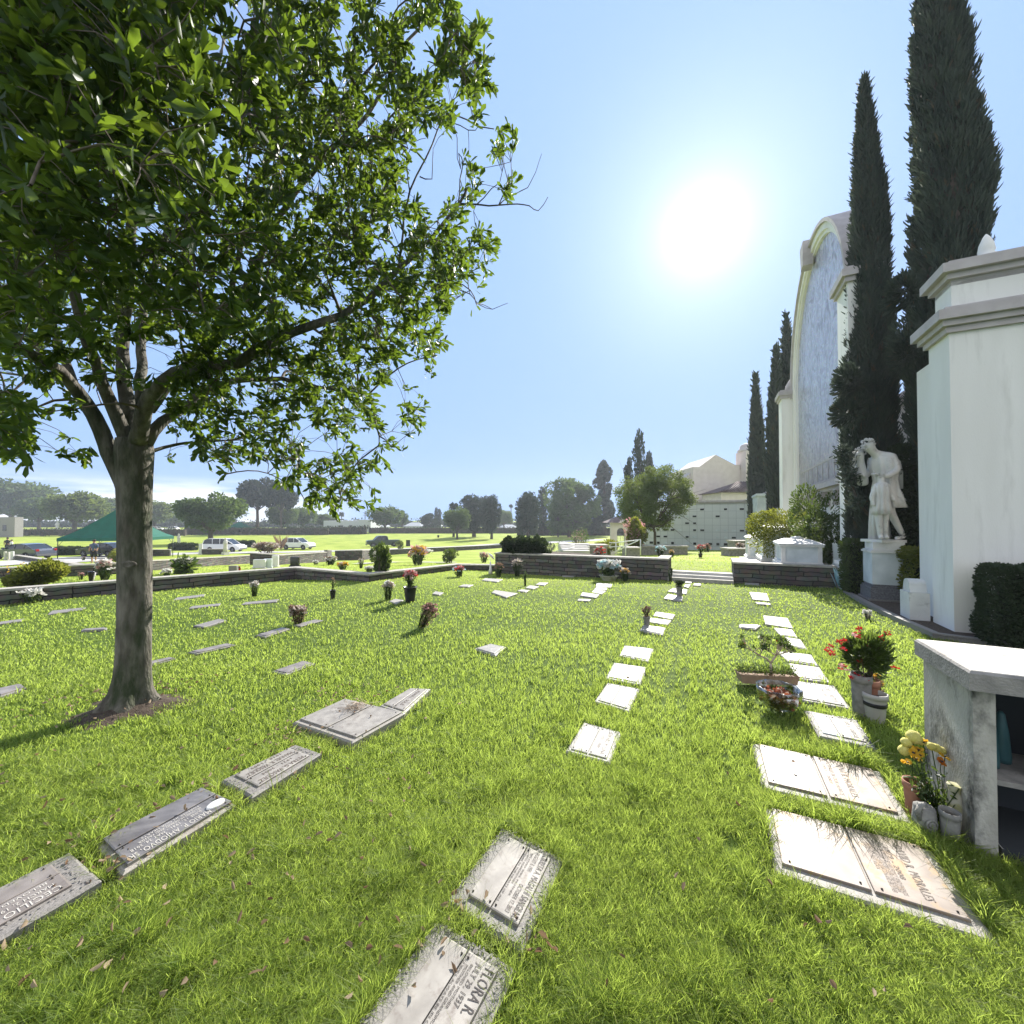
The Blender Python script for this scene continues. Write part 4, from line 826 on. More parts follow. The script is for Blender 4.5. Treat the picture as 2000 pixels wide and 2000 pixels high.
b=VB(cb); b.vu(-5.3,2.45,34.4,36.1,2.753,2.85); b.vu(-5.38,2.5,34.32,36.1,2.853,2.99); b.build('coping',M['plaster_trim'],cb)
b=VB(cb); b.vu(2.45,2.9,27.5,36,-1.5,2.9); b.vu(2.4,2.95,27.4,36,2.903,3.05); b.build('side_wing',M['marble_blue'],cb)
mask=["..............","...x1x11x.....","...1111.1.....","x11.x..1.x1x..","x1.x1.x1x11x1x","xx1x.xxxx.11x.","xxx1xXXx1.xXx."]
rs=np.random.RandomState(5)
for r in range(6):
    for c_ in range(14):
        if rs.rand()<(.35,.35,.45,.8,.8,.85)[r] and not (r<2 and c_<6):
            vv=-5.2+.3+c_*.53; z=2.30-r*.53; w_=.27 if rs.rand()<.7 else .2
            b=VB(cb); b.vu(vv-w_/2+.1,vv+w_/2+.1,34.47,34.498,z-.06,z+.07+(.05 if r==5 else 0)); b.build('plaque',M['stone_dark' if rs.rand()<.65 else 'marble_blue'],cb)
# chapel with gable behind, low tile-roofed wing, bell tower, gatehouse
def face(px0,px1,Y): a=ray(px0,1000)[0]*Y; b_=ray(px1,1000)[0]*Y; return a,b_
def zpx(py,Y): return H+ray(1000,py)[1]*Y
ch=empty('chapel',(23,45,-1.5),0,'pinkish stucco chapel with plain gable behind the niche wall','building')
x0,x1=face(1354,1446,45); xp=face(1399,1399,45)[0]
P=[(x0,-1.8),(x1+1.5,-1.8),(x1+1.5,zpx(918,45)),(x1,zpx(917,45)),(x1,zpx(908,45)),(x1-.5,zpx(908,45)),(xp,zpx(888,45)),(x0+.7,zpx(912,45)),(x0,zpx(912,45))]
b=VB(ch); b.prism(P,'y',45,52,fr=lambda a,w_,c:(a,w_,c)); b.build('wall',M['pink_plaster'],ch)
b=VB(ch); x2=face(1344,1344,45)[0]; b.prism([(x2,zpx(931,45)),(x0-.02,zpx(922,45)),(x0-.02,zpx(945,45)),(x0-.3,zpx(945,45))],'y',45.5,52,fr=lambda a,w_,c:(a,w_,c)); b.build('side_eave',M['plaster_trim'],ch)
lw=empty('tiled_wing',(19,40,-1.5),0,'low wing with brown tiled hip roof right of the chapel gable','building')
x0,x1=face(1409,1475,40); b=VB(lw); b.hexa([(x0,40,-1.5),(x1,40,-1.5),(x1,44,-1.5),(x0,44,-1.5)],[(x0,40,zpx(962,40)),(x1,40,zpx(962,40)),(x1,44,zpx(962,40)),(x0,44,zpx(962,40))]); b.build('wall',M['pink_plaster'],lw)
b=VB(lw); ze=zpx(962,40)+.003; zt=zpx(938,40); xm=face(1462,1462,40)[0]; b.add([(x0-.4,39.6,ze),(x1+.4,39.6,ze),(x1+.4,44.4,ze),(x0-.4,44.4,ze),(xm,42,zt),(x1+.4,42,zt)],[(0,1,5,4),(1,2,5),(2,3,4,5),(3,0,4),(0,3,2,1)])
rf=b.build('roof',M['tile_roof'],lw)
b=VB(lw)
for k in range(16):
    f=(k+.5)/16; xa=x0-.4+(x1-x0+.8)*f; t=max(0,1-max(0,(xm-xa)/(xm-x0+.4))); ze2=ze; b.tube([(xa,39.6,ze+.04),(xa,39.6+2.4*t,ze+(zt-ze)*t+.04)],.07,6)
b.build('tile_ridges',M['tile_roof'],lw)
tw_=empty('bell_tower',(25,46,-1.5),0,'narrow pale tower top between chapel and dark cypress','tower')
x0,x1=face(1458,1482,44); b=VB(tw_); b.hexa([(x0,44,-1.5),(x1,44,-1.5),(x1,46,-1.5),(x0,46,-1.5)],[(x0,44,zpx(880,44)),(x1,44,zpx(880,44)),(x1,46,zpx(880,44)),(x0,46,zpx(880,44))]); b.build('shaft',M['pink_plaster'],tw_)
b=VB(tw_); b.lathe([(.9,0),(.95,.2),(.75,.3),(.7,.6),(.55,.8),(.2,.95)],((x0+x1)/2,45,zpx(880,44)),12); b.build('dome',M['plaster_trim'],tw_)
gx0,gx1=face(1193,1244,42); zg=T(12,42); gh=empty('gatehouse',(10,42,zg),0,'small white gatehouse with arched barred window and tiled roof','building')
zt=zpx(1021,42); b=VB(gh); ac=(gx0+gx1)/2-.3; r=.42; zs=zpx(1039,42)
n=14; outer=[(gx0,zg),(gx0,zt),(gx1,zt),(gx1,zg)]; inn=[(ac-r,zg)]+[(ac-r*math.cos(t),zs+r*math.sin(t)) for t in np.linspace(0,math.pi,n)]+[(ac+r,zg)]
poly=outer+inn[::-1]; b.prism(poly,'y',42,42.4,fr=lambda a,w_,c:(a,w_,c)); b.build('wall',M['pink_plaster'],gh)
b=VB(gh); b.add([(gx0-.3,41.6,zt+.003),(gx1+.3,41.6,zt+.003),(gx1+.3,45,zt+.003),(gx0-.3,45,zt+.003),(gx0+1,43.3,zt+.7),(gx1-1,43.3,zt+.7)],[(0,1,5,4),(1,2,5),(2,3,4,5),(3,0,4),(0,3,2,1)]); b.build('roof',M['tile_roof'],gh)
b=VB(gh)
for k in range(-2,3): b.box((ac+k*.16,42.2,zg+1.0),(.03,.03,2.1))
b.box((ac,42.2,zs-.1),(.84,.05,.08)); b.build('bars',M['metal_dark'],gh)

# ---------- foliage helpers for shrubs, hedges, trees
def hedge(name,box,label,mat='hedge_dark',n=3000,L=.05,rz=0,cat='hedge',group=None,rs=R,lump=.05,top=None,W=.5):
    (cx,cy,z0),(dx,dy,dz)=box; root=empty(name,(cx,cy,z0),rz,label,cat,group)
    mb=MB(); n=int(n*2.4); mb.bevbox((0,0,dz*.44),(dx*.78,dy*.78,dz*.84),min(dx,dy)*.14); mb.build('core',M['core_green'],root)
    # points on the surface of the box by area
    A_=np.array([dx*dz,dx*dz,dy*dz,dy*dz,dx*dy*1.3]); f=rs.choice(5,n,p=A_/A_.sum()); q=rs.rand(n,2)*2-1; P=np.zeros((n,3));Dn=np.zeros((n,3))
    for k,(s,ax) in enumerate(((-1,1),(1,1),(-1,0),(1,0),(1,2))):
        m_=f==k; oth=[i for i in range(3) if i!=ax]; P[m_,ax]=s; Dn[m_,ax]=s; P[m_,oth[0]]=q[m_,0]; P[m_,oth[1]]=q[m_,1]
    r=(np.abs(P)**6).sum(1)**(1/6.); P/=r[:,None]**.7
    P=P*np.array([dx/2,dy/2,dz/2])+np.array([0,0,dz/2]); P+=Dn*(lump*snoise(P[:,0]+P[:,2],P[:,1]-P[:,2]*.7,9/max(.4,dz),3))[:,None]*1.6-Dn*(rs.rand(n,1)**2*lump*1.5)
    P[:,2]=np.maximum(P[:,2],.02)
    leaves('foliage',P,Dn*.7+rs.normal(0,.55,(n,3))+np.array([0,0,.3]),rs.uniform(.7,1.2,n)*L,L*W,M[mat],root,rs=rs)
    return root
def bush(name,c,r,label,mat='bush_green',n=1500,L=.05,cat='shrub',group=None,rs=R,lumps=9,W=.5,stems=True,extra=None,low=.05):
    """c = ground point; r=(rx,ry,height)"""
    root=empty(name,c,rs.uniform(0,6),label,cat,group); rx,ry,h=r
    P,D=blob_pts(n,(0,0,h*.54),(rx,ry,h*.52),rs,lumps); k=P[:,2]>low*h; P,D=P[k],D[k]
    leaves('foliage',P,D+np.array([0,0,.3]),rs.uniform(.7,1.25,len(P))*L,L*W,M[mat],root,rs=rs)
    if stems:
        mb=MB()
        for k in range(9):
            t=rs.uniform(0,6.28); a=np.array([math.cos(t)*rx*.15,math.sin(t)*ry*.15,0]); e=np.array([math.cos(t)*rx*.7,math.sin(t)*ry*.7,h*rs.uniform(.5,.8)])
            mb.tube([a,(a+e)/2+[0,0,.08*h],e],[.02*h+.003,.012*h+.002,.004*h+.001],5)
        mb.build('stems',M['twig'],root)
    if extra:
        for (mt,nn,LL,nm) in extra:
            P,D=blob_pts(nn,(0,0,h*.56),(rx*1.03,ry*1.03,h*.54),rs,lumps,shell=.9); k=P[:,2]>.12*h; P,D=P[k],D[k]
            pp=np.repeat(P,4,0)+rs.normal(0,LL*.25,(len(P)*4,3)); dd=np.repeat(D,4,0)+rs.normal(0,.7,(len(P)*4,3))
            leaves(nm,pp,dd,LL*rs.uniform(.7,1.2,len(pp)),LL*.7,M[mt],root,rs=rs,shape=(.4,.5))
    return root
def gsize(px,pb,wpx,hpx,dz=0.):
    g=G(px,pb); k=g[1]/FPX; dz_=.034 if g[1]<14 else 0; g[2]-=dz_; return g,wpx*k/math.sqrt(1+(.8*ray(px,1000)[0])**2),hpx*k+dz_
def pxbush(px,pb,wpx,hpx,name,label,depth=None,**k):
    g,w_,h=gsize(px,pb,wpx,hpx); d=(depth or w_*.42); g=g+np.array([0,d*.5,0]); return bush(name,g,(w_/2,d,h*1.03),label,**k)

# ---------- cypresses
def cypress(px,Y,prof,label,n,L,Wd,shoots=True,gz=None,yscale=1.0,group='slender cypresses',seed=3,low=None):
    """prof: list (py, centre_px, width_px) from top to bottom"""
    rs=np.random.RandomState(seed); x0=ray(px,1000)[0]*Y; z0=T(x0,Y) if gz is None else gz
    root=empty('cypress_tree',(x0,Y,z0),0,label,'tree',group)
    prof=[(zpx(a,Y)-z0,ray(b_,1000)[0]*Y-x0,w_/2*Y/FPX/math.sqrt(1+ray(b_,1000)[0]**2)*1.04) for a,b_,w_ in prof]; prof.append((0.02,prof[-1][1]*.5,prof[-1][2]*.8)); pz=np.array([p[0] for p in prof])[::-1]; pc=np.array([p[1] for p in prof])[::-1]; pr=np.array([p[2] for p in prof])[::-1]
    hull=MB(); zs=np.linspace(.05,pz[-1]*.985,26); hull.lathe([(max(.02,np.interp(z,pz,pr)*.78),z) for z in zs],(0,0,0),14)
    cxs=np.interp([v_[2] for v_ in hull.v],pz,pc); hull.v=[(a+c,b_,z) for (a,b_,z),c in zip(hull.v,cxs)]; hull.build('inner_branches',M['bark_dark'],root)
    tr=MB(); tr.tube([(pc[0],0,-.3),(pc[0],0,pz[-1]*.35)],[.16*min(1,Y/12)+.06,.05],8); tr.build('trunk',M['bark_dark'],root)
    z=rs.rand(n)*pz[-1]; acc=np.interp(z,pz,pr)/pr.max(); k=rs.rand(n)<acc+.08; z=z[k]; n=len(z); th=rs.uniform(0,2*math.pi,n); rr=np.interp(z,pz,pr)
    lum=1+.12*np.sin(5*th+z*1.3)+.10*np.sin(3*th-z*2.1+2)+.09*np.sin(9*th+z*4.3)+.07*np.sin(13*th-z*7)+.06*np.sin(4*th+z*11); rr=rr*lum*(.72+.24*rs.rand(n)**.5)
    tn=np.clip(.45+.45*np.sin(4*th+z*2.3)*np.sin(z*3.1-2*th)+.2*rs.normal(size=n),0,.93); dd_=(np.sin(7*th+z*5)*np.sin(3*th-z*3.7)>.86)&(rs.rand(n)<.5); tn[dd_]=.99
    P=np.stack([np.interp(z,pz,pc)+rr*np.cos(th),rr*np.sin(th),z],1); D=np.stack([np.cos(th)*.35,np.sin(th)*.35,np.ones(n)],1)+rs.normal(0,.22,(n,3))
    leaves('foliage',P,D,rs.uniform(.45,1.35,n)*L,Wd*rs.uniform(.6,1.2,n),M['cyp'],root,rs=rs,fold=.4,shape=(.5,.3),tint=tn)
    return root
cypress(1707,8.75,[(155,1700,3),(200,1699,14),(260,1702,28),(330,1703,46),(400,1705,58),(500,1706,68),(600,1706,74),(700,1704,84),(800,1702,96),(900,1700,94),(1000,1700,88),(1080,1702,80)],'tall slim cypress directly behind the marble statue',52000,.17,.035,seed=3,gz=0)
cypress(1862,7.6,[(-300,1835,4),(-150,1842,40),(0,1845,74),(100,1850,98),(200,1856,114),(300,1864,134),(380,1870,146),(470,1868,144),(540,1864,140),(600,1850,136),(680,1836,128),(800,1830,100),(950,1835,80)],'broad cypress rising out of frame behind the white corner block',60000,.17,.038,seed=4,gz=0)
cypress(1478,26.5,[(733,1479,2),(780,1478,8),(830,1479,17),(900,1480,25),(960,1480,29),(1010,1479,28),(1050,1477,24)],'thin cypress standing at the corner of the niche wall',9000,.34,.12,seed=5)
cypress(1517,20.5,[(680,1519,2),(720,1519,8),(780,1516,16),(850,1515,24),(920,1516,30),(980,1517,28),(1040,1520,22)],'dark cypress just left of the far pier, shorter of the pair',9000,.3,.1,seed=6)
cypress(1541,20.9,[(615,1540,2),(660,1540,8),(700,1541,20),(740,1542,27),(800,1542,30),(900,1542,30),(1000,1542,26)],'dark cypress peeping over the far pier, taller of the pair',8000,.3,.1,seed=7)
# curly side shoots on the near cypresses
for (px,py,Y,dx,dz,nm_) in ((1655,735,8.35,-.2,.05,'near'),(1655,800,8.35,-.2,.05,'near'),(1765,560,7.2,-.15,-.1,'b'),(1768,680,7.2,-.2,.1,'b')):
    tr=[o for o in bpy.data.objects if o.name.startswith('cypress_tree')][0 if nm_=='near' else 1]; p=at(px,py,Y)-np.array(tr.location); rs=np.random.RandomState(int(px+py)); n=900
    Pp,Dd=blob_pts(n,p,(.28,.28,.5),rs,6); leaves('side_shoot',Pp,Dd+np.array([-.4,0,.4]),.12,.035,M['cyp'],tr,rs=rs)
tr=[o for o in bpy.data.objects if o.name.startswith('cypress_tree')][0]; rs=np.random.RandomState(9)
pa=[at(a,b,8.3)-np.array(tr.location) for a,b in ((1700,1010),(1675,980),(1662,940),(1652,905),(1647,885))]; mb=MB(); mb.tube(pa,[.03,.025,.02,.015,.01],6); mb.build('bent_bough',M['bark_dark'],tr)
P=np.vstack([rs.normal(p,(.06,.06,.07),(160,3)) for p in pa[1:]]+[rs.normal(at(1655,930,8.2)-np.array(tr.location),.05,(120,3))]); leaves('bough_sprays',P,rs.normal(size=P.shape)+[-.3,0,.7],.12,.03,M['cyp'],tr,rs=rs)

# ---------- tall ficus mass behind statue, hedges
def vuhedge(v,u,dv,du,h,label,z0=0,**k): x,y=VU(v,u); return hedge('clipped_hedge',((x,y,z0),(dv,du,h)),label,rz=-A,**k)
vuhedge(3.68,10.75,.95,.8,3.0,'tall dark clipped hedge between statue and white corner block',n=9000,L=.07,lump=.12)
vuhedge(3.42,9.98,.42,.6,1.02,'leafy hedge clump wrapped round the right side of the statue pedestal',n=2600,L=.06,mat='bush_yellow',lump=.09)
vuhedge(2.72,11.05,.3,.5,1.15,'narrow clipped hedge between pedestal and the near pier',n=1800,L=.05,mat='bush_green')
vuhedge(3.95,7.3,1.7,.62,1.02,'dark clipped hedge against the white corner block at the right edge',n=9000,L=.045,lump=.06)
# topiary behind the tombs
x,y=VU(2.25,15.4); bush('topiary_bush',(x,y,.3),(.8,1.5,2.15),'large clipped sunlit bush in front of the mosaic arch','bush_yellow',7000,.07,lumps=6,stems=False)
x,y=VU(2.5,13.0); bush('topiary_bush',(x,y,.3),(.5,.8,2.1),'darker leafy bush between big clipped bush and near pier','bush_green',4200,.07,lumps=6,stems=False)
# kerb
kb=MB(); pts=[VU(3.0-.38,11.1),VU(2.62,9.6),VU(2.66,8.6),VU(2.75,7.55),VU(3.4,7.35),VU(5.2,7.0)]
mb=MB(); rings=[]
for i,p in enumerate(pts):
    d=np.array(pts[min(i+1,len(pts)-1)])-np.array(pts[max(i-1,0)]); d=d/np.linalg.norm(d); n_=np.array([-d[1],d[0]])*.05; rings.append([(p[0]+n_[0],p[1]+n_[1],-.1),(p[0]+n_[0],p[1]+n_[1],.05),(p[0]-n_[0],p[1]-n_[1],.05),(p[0]-n_[0],p[1]-n_[1],-.1)])
mb.loft(rings,smooth=False); tag(mb.build('kerb',M['granite_grey']),'narrow stone kerb between lawn and planting bed',None,None,'structure')
mb=MB(); mb.add([(*VU(2.68,11.4),.03),(*VU(2.7,7.5),.03),(*VU(3.4,7.3),.03),(*VU(8,6.7),.03),(*VU(8,9),.03),(*VU(5,11.4),.03)],[(0,1,2,3,4,5)]); tag(mb.build('planting_bed',M['soil']),'dark earth bed beneath the hedges at right',None,None,'structure')
# small stele by the pillar
s=vroot('marble_stele',2.93,8.62,'small white round-topped marble block beside the corner block','monument'); b=VB(s); b.vu(2.78,3.02,8.45,8.8,-.1,.45)
b.build('block',M['marble'],s); b=VB(s); P=[(-.13,0)]+[(-.1*math.cos(t),.1+.1*math.sin(t)) for t in np.linspace(0,math.pi,10)]+[(.13,0)]; b.prism([(8.62+a*1.1,.453+c) for a,c in P],'y',2.8,3.0,fr=lambda a,w_,c:(*VU(w_,a),c)); b.build('round_top',M['marble'],s)

# ---------- statue group (man bowed over a child, second head behind)
def cloth(prof,n=30,fold=.05,ph=0):
    """prof list (z,cx,cy,rx,ry) bottom->top ; folded tunic"""
    mb=MB(); rings=[]
    for k,(z,cx,cy,rx,ry) in enumerate(prof):
        f=1-k/(len(prof)-1); ring=[]
        for i in range(n*2):
            t=math.pi*i/n; w_=1+fold*(.35+f)*(math.sin(9*t+ph)+.5*math.sin(15*t+1.7*ph+z*2)); ring.append((cx+rx*w_*math.cos(t),cy+ry*w_*math.sin(t),z))
        rings.append(ring)
    mb.loft(rings); return mb
def headbits(mb,c,r,face,hair=True):
    """nose, ears, brow, hair lumps around head centre"""
    f=norm(np.array(face,float)); rt=norm(np.cross(f,[0,0,1])); up=np.cross(rt,f)
    mb.tube([c+f*r*.86+up*r*.12,c+f*r*1.2-up*r*.16,c+f*r*.9-up*r*.24],[r*.1,r*.14,r*.06],6)
    for s in (-1,1): mb.tube([c+rt*s*r*.86+up*r*.15,c+rt*s*r*.96-up*r*.05,c+rt*s*r*.84-up*r*.22],[r*.09,r*.13,r*.06],6)
    mb.tube([c+f*r*.8-up*r*.48-rt*r*.2,c+f*r*.93-up*r*.45,c+f*r*.8-up*r*.48+rt*r*.2],[r*.04,r*.07,r*.04],5)
    mb.tube([c+f*r*.82+up*r*.28-rt*r*.5,c+f*r*.96+up*r*.24,c+f*r*.82+up*r*.28+rt*r*.5],[r*.07,r*.1,r*.07],5)
    if hair:
        rs=np.random.RandomState(2)
        for k in range(46):
            d=norm(rs.normal(size=3)-f*.7+up*.75); p=c+d*r*.86; e=norm(rs.normal(size=3))*r*.16; mb.tube([p-e,p+d*r*.14,p+e],[r*.08,r*.15,r*.07],5)
sx,sy=VU(3.06,10.4)
def statue_parts(root,mat):
    # local frame: x to the right of view, y away; facing left (-x). units metres for 2.05 m figure
    V_=[(0.05,.05,1.02),(.06,.04,1.2),(.04,.03,1.38),(.0,.02,1.52),(-.08,.02,1.6),(-.18,.01,1.66),(-.26,.0,1.75),(-.29,.0,1.84), # pelvis..head
        (.06,-.14,1.53),(.07,-.22,1.28),(-.12,-.22,1.17),(-.24,-.16,1.2),      # near arm
        (.02,.2,1.52),(-.02,.26,1.3),(-.18,.2,1.2),(-.3,.1,1.22),   # far arm
        (.05,-.1,.95),(.0,-.12,.55),(.2,-.12,.16),(.26,-.12,.05),(.08,-.14,.03), # near leg striding back
        (.05,.13,.95),(.02,.13,.5),(.08,.13,.1),(-.1,.13,.04)]
    E=[(0,1),(1,2),(2,3),(3,4),(4,5),(5,6),(6,7),(3,8),(8,9),(9,10),(10,11),(3,12),(12,13),(13,14),(14,15),(0,16),(16,17),(17,18),(18,19),(19,20),(0,21),(21,22),(22,23),(23,24)]
    Rr=[.16,.15,.18,.17,.09,.065,.1,.085,.08,.062,.05,.035,.08,.06,.05,.035,.11,.075,.05,.045,.035,.11,.075,.05,.035]
    vs,fs=skin(V_,E,Rr); mb=MB(); mb.add(vs,fs,True); headbits(mb,np.array([-.28,.0,1.8]),.112,(-.8,-.15,-.6))
    for hx,hy,hz in ((-.24,-.16,1.2),(-.3,.1,1.22)):
        for k in range(4): a=np.array([hx-.02,hy-.03+.02*k,hz+.004*k]); mb.tube([a,a+[-.05,0,.02],a+[-.085,.0,.005]],[.013,.012,.008],6)
        a=np.array([hx,hy+.03,hz+.02]); mb.tube([a,a+[-.03,.01,.04],a+[-.05,.01,.055]],[.014,.012,.008],6)
    mb.build('bowed_man',mat,root)
    c=cloth([(.60,.09,.0,.25,.24),(.75,.08,0,.235,.225),(.95,.06,.02,.2,.2),(1.12,.06,.02,.165,.185),(1.2,.06,.02,.17,.2),(1.36,.04,.02,.19,.235),(1.5,.02,.02,.18,.225),(1.6,-.02,.02,.1,.12)],fold=.10); o1=c.build('tunic',mat,root)
    c=cloth([(.95,.2,0,.05,.15),(1.25,.18,0,.055,.18),(1.45,.12,0,.08,.2),(1.57,.05,0,.07,.15)],fold=.09,ph=1); c.build('cloak',mat,root)
    # drapery falling to the base between the legs
    c=cloth([(0,.02,.1,.17,.14),(.3,.0,.1,.15,.12),(.6,.02,.08,.17,.12),(.75,.04,.05,.15,.12)],fold=.1,ph=2); c.build('hanging_drapery',mat,root)
    # second head and shoulder behind the man's hands (raised hand to brow)
    V2=[(-.18,.24,1.02),(-.2,.22,1.25),(-.24,.2,1.42),(-.27,.18,1.52),(-.3,.16,1.62),(-.31,.15,1.7),(-.2,.34,1.42),(-.3,.36,1.25),(-.38,.2,1.52),(-.36,.1,1.66)]
    vs,fs=skin(V2,[(0,1),(1,2),(2,3),(3,4),(4,5),(2,6),(6,7),(7,8),(8,9)],[.1,.09,.1,.05,.08,.06,.045,.035,.03,.025]); mb=MB(); mb.add(vs,fs,True); headbits(mb,np.array([-.3,.155,1.67]),.1,(-.6,-.5,.25)); mb.build('second_figure',mat,root)
    # child, seen from behind
    V3=[(-.22,-.2,.62),(-.22,-.2,.8),(-.22,-.2,.98),(-.2,-.19,1.06),(-.2,-.17,1.14),(-.19,-.15,1.22),(-.33,-.2,.97),(-.38,-.18,.78),(-.36,-.2,.62),(-.11,-.2,.97),(-.06,-.22,.82),(-.05,-.28,.7),
        (-.28,-.2,.58),(-.27,-.2,.33),(-.25,-.2,.08),(-.29,-.27,.03),(-.16,-.2,.58),(-.16,-.2,.33),(-.16,-.2,.08),(-.18,-.28,.03)]
    E3=[(0,1),(1,2),(2,3),(3,4),(4,5),(2,6),(6,7),(7,8),(2,9),(9,10),(10,11),(0,12),(12,13),(13,14),(14,15),(0,16),(16,17),(17,18),(18,19)]
    vs,fs=skin(V3,E3,[.1,.1,.11,.045,.07,.06,.05,.04,.03,.05,.04,.03,.07,.055,.04,.03,.07,.055,.04,.03]); mb=MB(); mb.add(vs,fs,True); headbits(mb,np.array([-.195,-.16,1.18]),.08,(.3,.95,.2)); mb.build('child_figure',mat,root)
    c=cloth([(.47,-.22,-.2,.145,.12),(.6,-.22,-.2,.135,.11),(.76,-.22,-.2,.115,.1),(.9,-.22,-.2,.13,.11),(1.02,-.22,-.2,.12,.1),(1.06,-.21,-.2,.06,.06)],fold=.11,ph=.5); c.build('child_tunic',mat,root)
    mb=MB(); mb.box((-.02,0,-.02),(.46,.46,.05)); mb.build('plinth',mat,root)
sg=empty('marble_statue',(sx,sy,1.19),0,'white marble statue of a bowed man sheltering a child beside the tall hedge','statue'); statue_parts(sg,M['marble'])
sg.scale=(1.04,1.04,1.04)
sg2=copy_tree(sg); x,y=at(1523,1000,20)[:2]; sg2.location=(x,y,at(1523,1024,20)[2]); sg2.scale=(.42,.42,.42); sg2['label']='small distant white statue in front of the dark cypress pair'; sg['group']=sg2['group']='marble statues'
pd=empty('statue_pedestal',(sx,sy,0),0,'square marble pedestal on a dark granite foot under the bowed statue','pedestal')
def rb(mb,dx,z0,z1,dy=None): mb.box((0,0,(z0+z1)/2),(dx,dy or dx,z1-z0),rz=-A)
mb=MB(); rb(mb,.66,-.15,.06); mb.build('kerb_slab',M['granite_grey'],pd)
mb=MB(); rb(mb,.6,.063,.26,.6); rb(mb,.56,.263,.3); rb(mb,.5,.303,.335); mb.build('foot',M['dark_granite'],pd)
mb=MB(); rb(mb,.52,.338,.94); mb.build('die',M['marble_blue'],pd)
mb=MB(); rb(mb,.57,.943,.98); rb(mb,.53,.983,1.0); rb(mb,.47,1.003,1.155); mb.build('cap',M['marble'],pd)
# ---------- sarcophagi
def sarc(v,u,lv,lu,z0,h,label):
    x,y=VU(v,u); r=empty('marble_sarcophagus',(x,y,z0),-A,label,'tomb','marble sarcophagi')
    mb=MB(); mb.box((0,0,.04),(lv+.16,lu+.16,.08)); mb.box((0,0,.105),(lv+.08,lu+.08,.05)); mb.build('step',M['marble'],r)
    mb=MB(); mb.box((0,0,.13+(h-.3)/2),(lv,lu,h-.3)); bd=mb.build('chest',M['marble_blue'],r)
    mb=MB()
    for sx_ in (-1,1):
        for sy_ in (-1,1): mb.box((sx_*(lv/2-.02),sy_*(lu/2-.02),.13+(h-.3)/2),(.09,.09,h-.304))
    mb.build('corner_posts',M['marble'],r)
    mb=MB(); z=h-.17; mb.box((0,0,z+.03),(lv+.12,lu+.12,.055)); mb.loft([[(a*(lv/2+.08)*s,b_*(lu/2+.08)*s,z+.06+e) for a,b_ in ((-1,-1),(1,-1),(1,1),(-1,1))] for s,e in ((1,0),(.98,.02),(.55,.11),(.5,.12))],smooth=False)
    mb.lathe([(.16,0),(.14,.04),(.06,.07)],(0,0,z+.18),12); mb.build('lid',M['marble'],r)
sarc(2.05,13.0,.8,1.15,.38,.68,'low white marble sarcophagus nearest behind the dark stone wall')
sarc(2.05,16.6,.95,1.7,.2,1.2,'tallest white marble sarcophagus in front of the clipped bush')
sarc(1.7,19.3,.7,1.2,.0,.95,'small far marble sarcophagus left of the tallest one')
mb=MB(); mb.add([(*VU(.7,12.1),.4),(*VU(2.6,12.1),.4),(*VU(2.6,20),-.02),(*VU(1.1,20),-.02),(*VU(.9,14),.2)],[(0,1,2,3,4)]); tag(mb.build('gravel_bed',M['path']),'pale raised ground around the sarcophagi',None,None,'structure')

# ---------- cement tomb shelter at lower right
tb=vroot('cement_shelter',1.2,3.1,'weathered cement box tomb with thick slab top at the right edge','tomb')
VL,VR=1.145,2.8; U0,U1=2.77,3.32; zt=.772
b=VB(tb); b.vu(VL-.0,VL+.08,U0+.02,U1-.02,-.2,zt); b.build('side_panel',M['concrete_old'],tb)
b=VB(tb); b.vu(VR-.1,VR,U0+.02,U1-.02,-.2,zt); b.build('side_panel',M['concrete_old'],tb)
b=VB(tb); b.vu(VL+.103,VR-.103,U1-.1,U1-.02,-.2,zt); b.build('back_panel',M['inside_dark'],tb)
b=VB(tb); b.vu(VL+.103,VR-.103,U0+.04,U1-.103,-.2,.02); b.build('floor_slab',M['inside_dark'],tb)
b=VB(tb)
def slabring(e,z): return [(*VU(VL-.03+e,U0-.03+e),z),(*VU(VR+.1,U0-.03+e),z),(*VU(VR+.1,U1+.01-e),z),(*VU(VL-.03+e,U1+.01-e),z)]
b.loft([slabring(0,zt+.003),slabring(0,zt+.085),slabring(.008,zt+.095)],smooth=False)
top=b.build('slab_top',M['concrete_edge'],tb)
b=VB(tb); b.loft([slabring(.009,zt+.0955),slabring(.012,zt+.099)],smooth=False); b.build('slab_surface',M['concrete_top'],tb)
b=VB(tb); b.vu(VL+.083,VR-.103,U0+.08,U1-.11,.30,.325); sh=b.build('shelf',M['concrete_edge'],tb)
for k,(vv,uu,h,r) in enumerate(((1.29,3.0,.30,.035),(1.37,3.08,.26,.035),(1.44,2.95,.22,.04),(1.54,3.05,.33,.04),(1.66,3.0,.36,.045),(1.8,3.05,.3,.04))):
    x,y=VU(vv,uu); r_=empty('cone_vase',(x,y,.326),0,['leftmost','second from the left','short','tall middle','tallest','rightmost'][k]+' teal cone vase on the shelf inside the cement tomb','vase','teal vases in the cement tomb')
    mb=MB(); mb.lathe([(r,0),(r*1.05,h*.1),(r*.8,h*.6),(r*.45,h*.95),(r*.2,h)],(0,0,0),14); mb.build('vase_body',M['teal_vase'],r_)
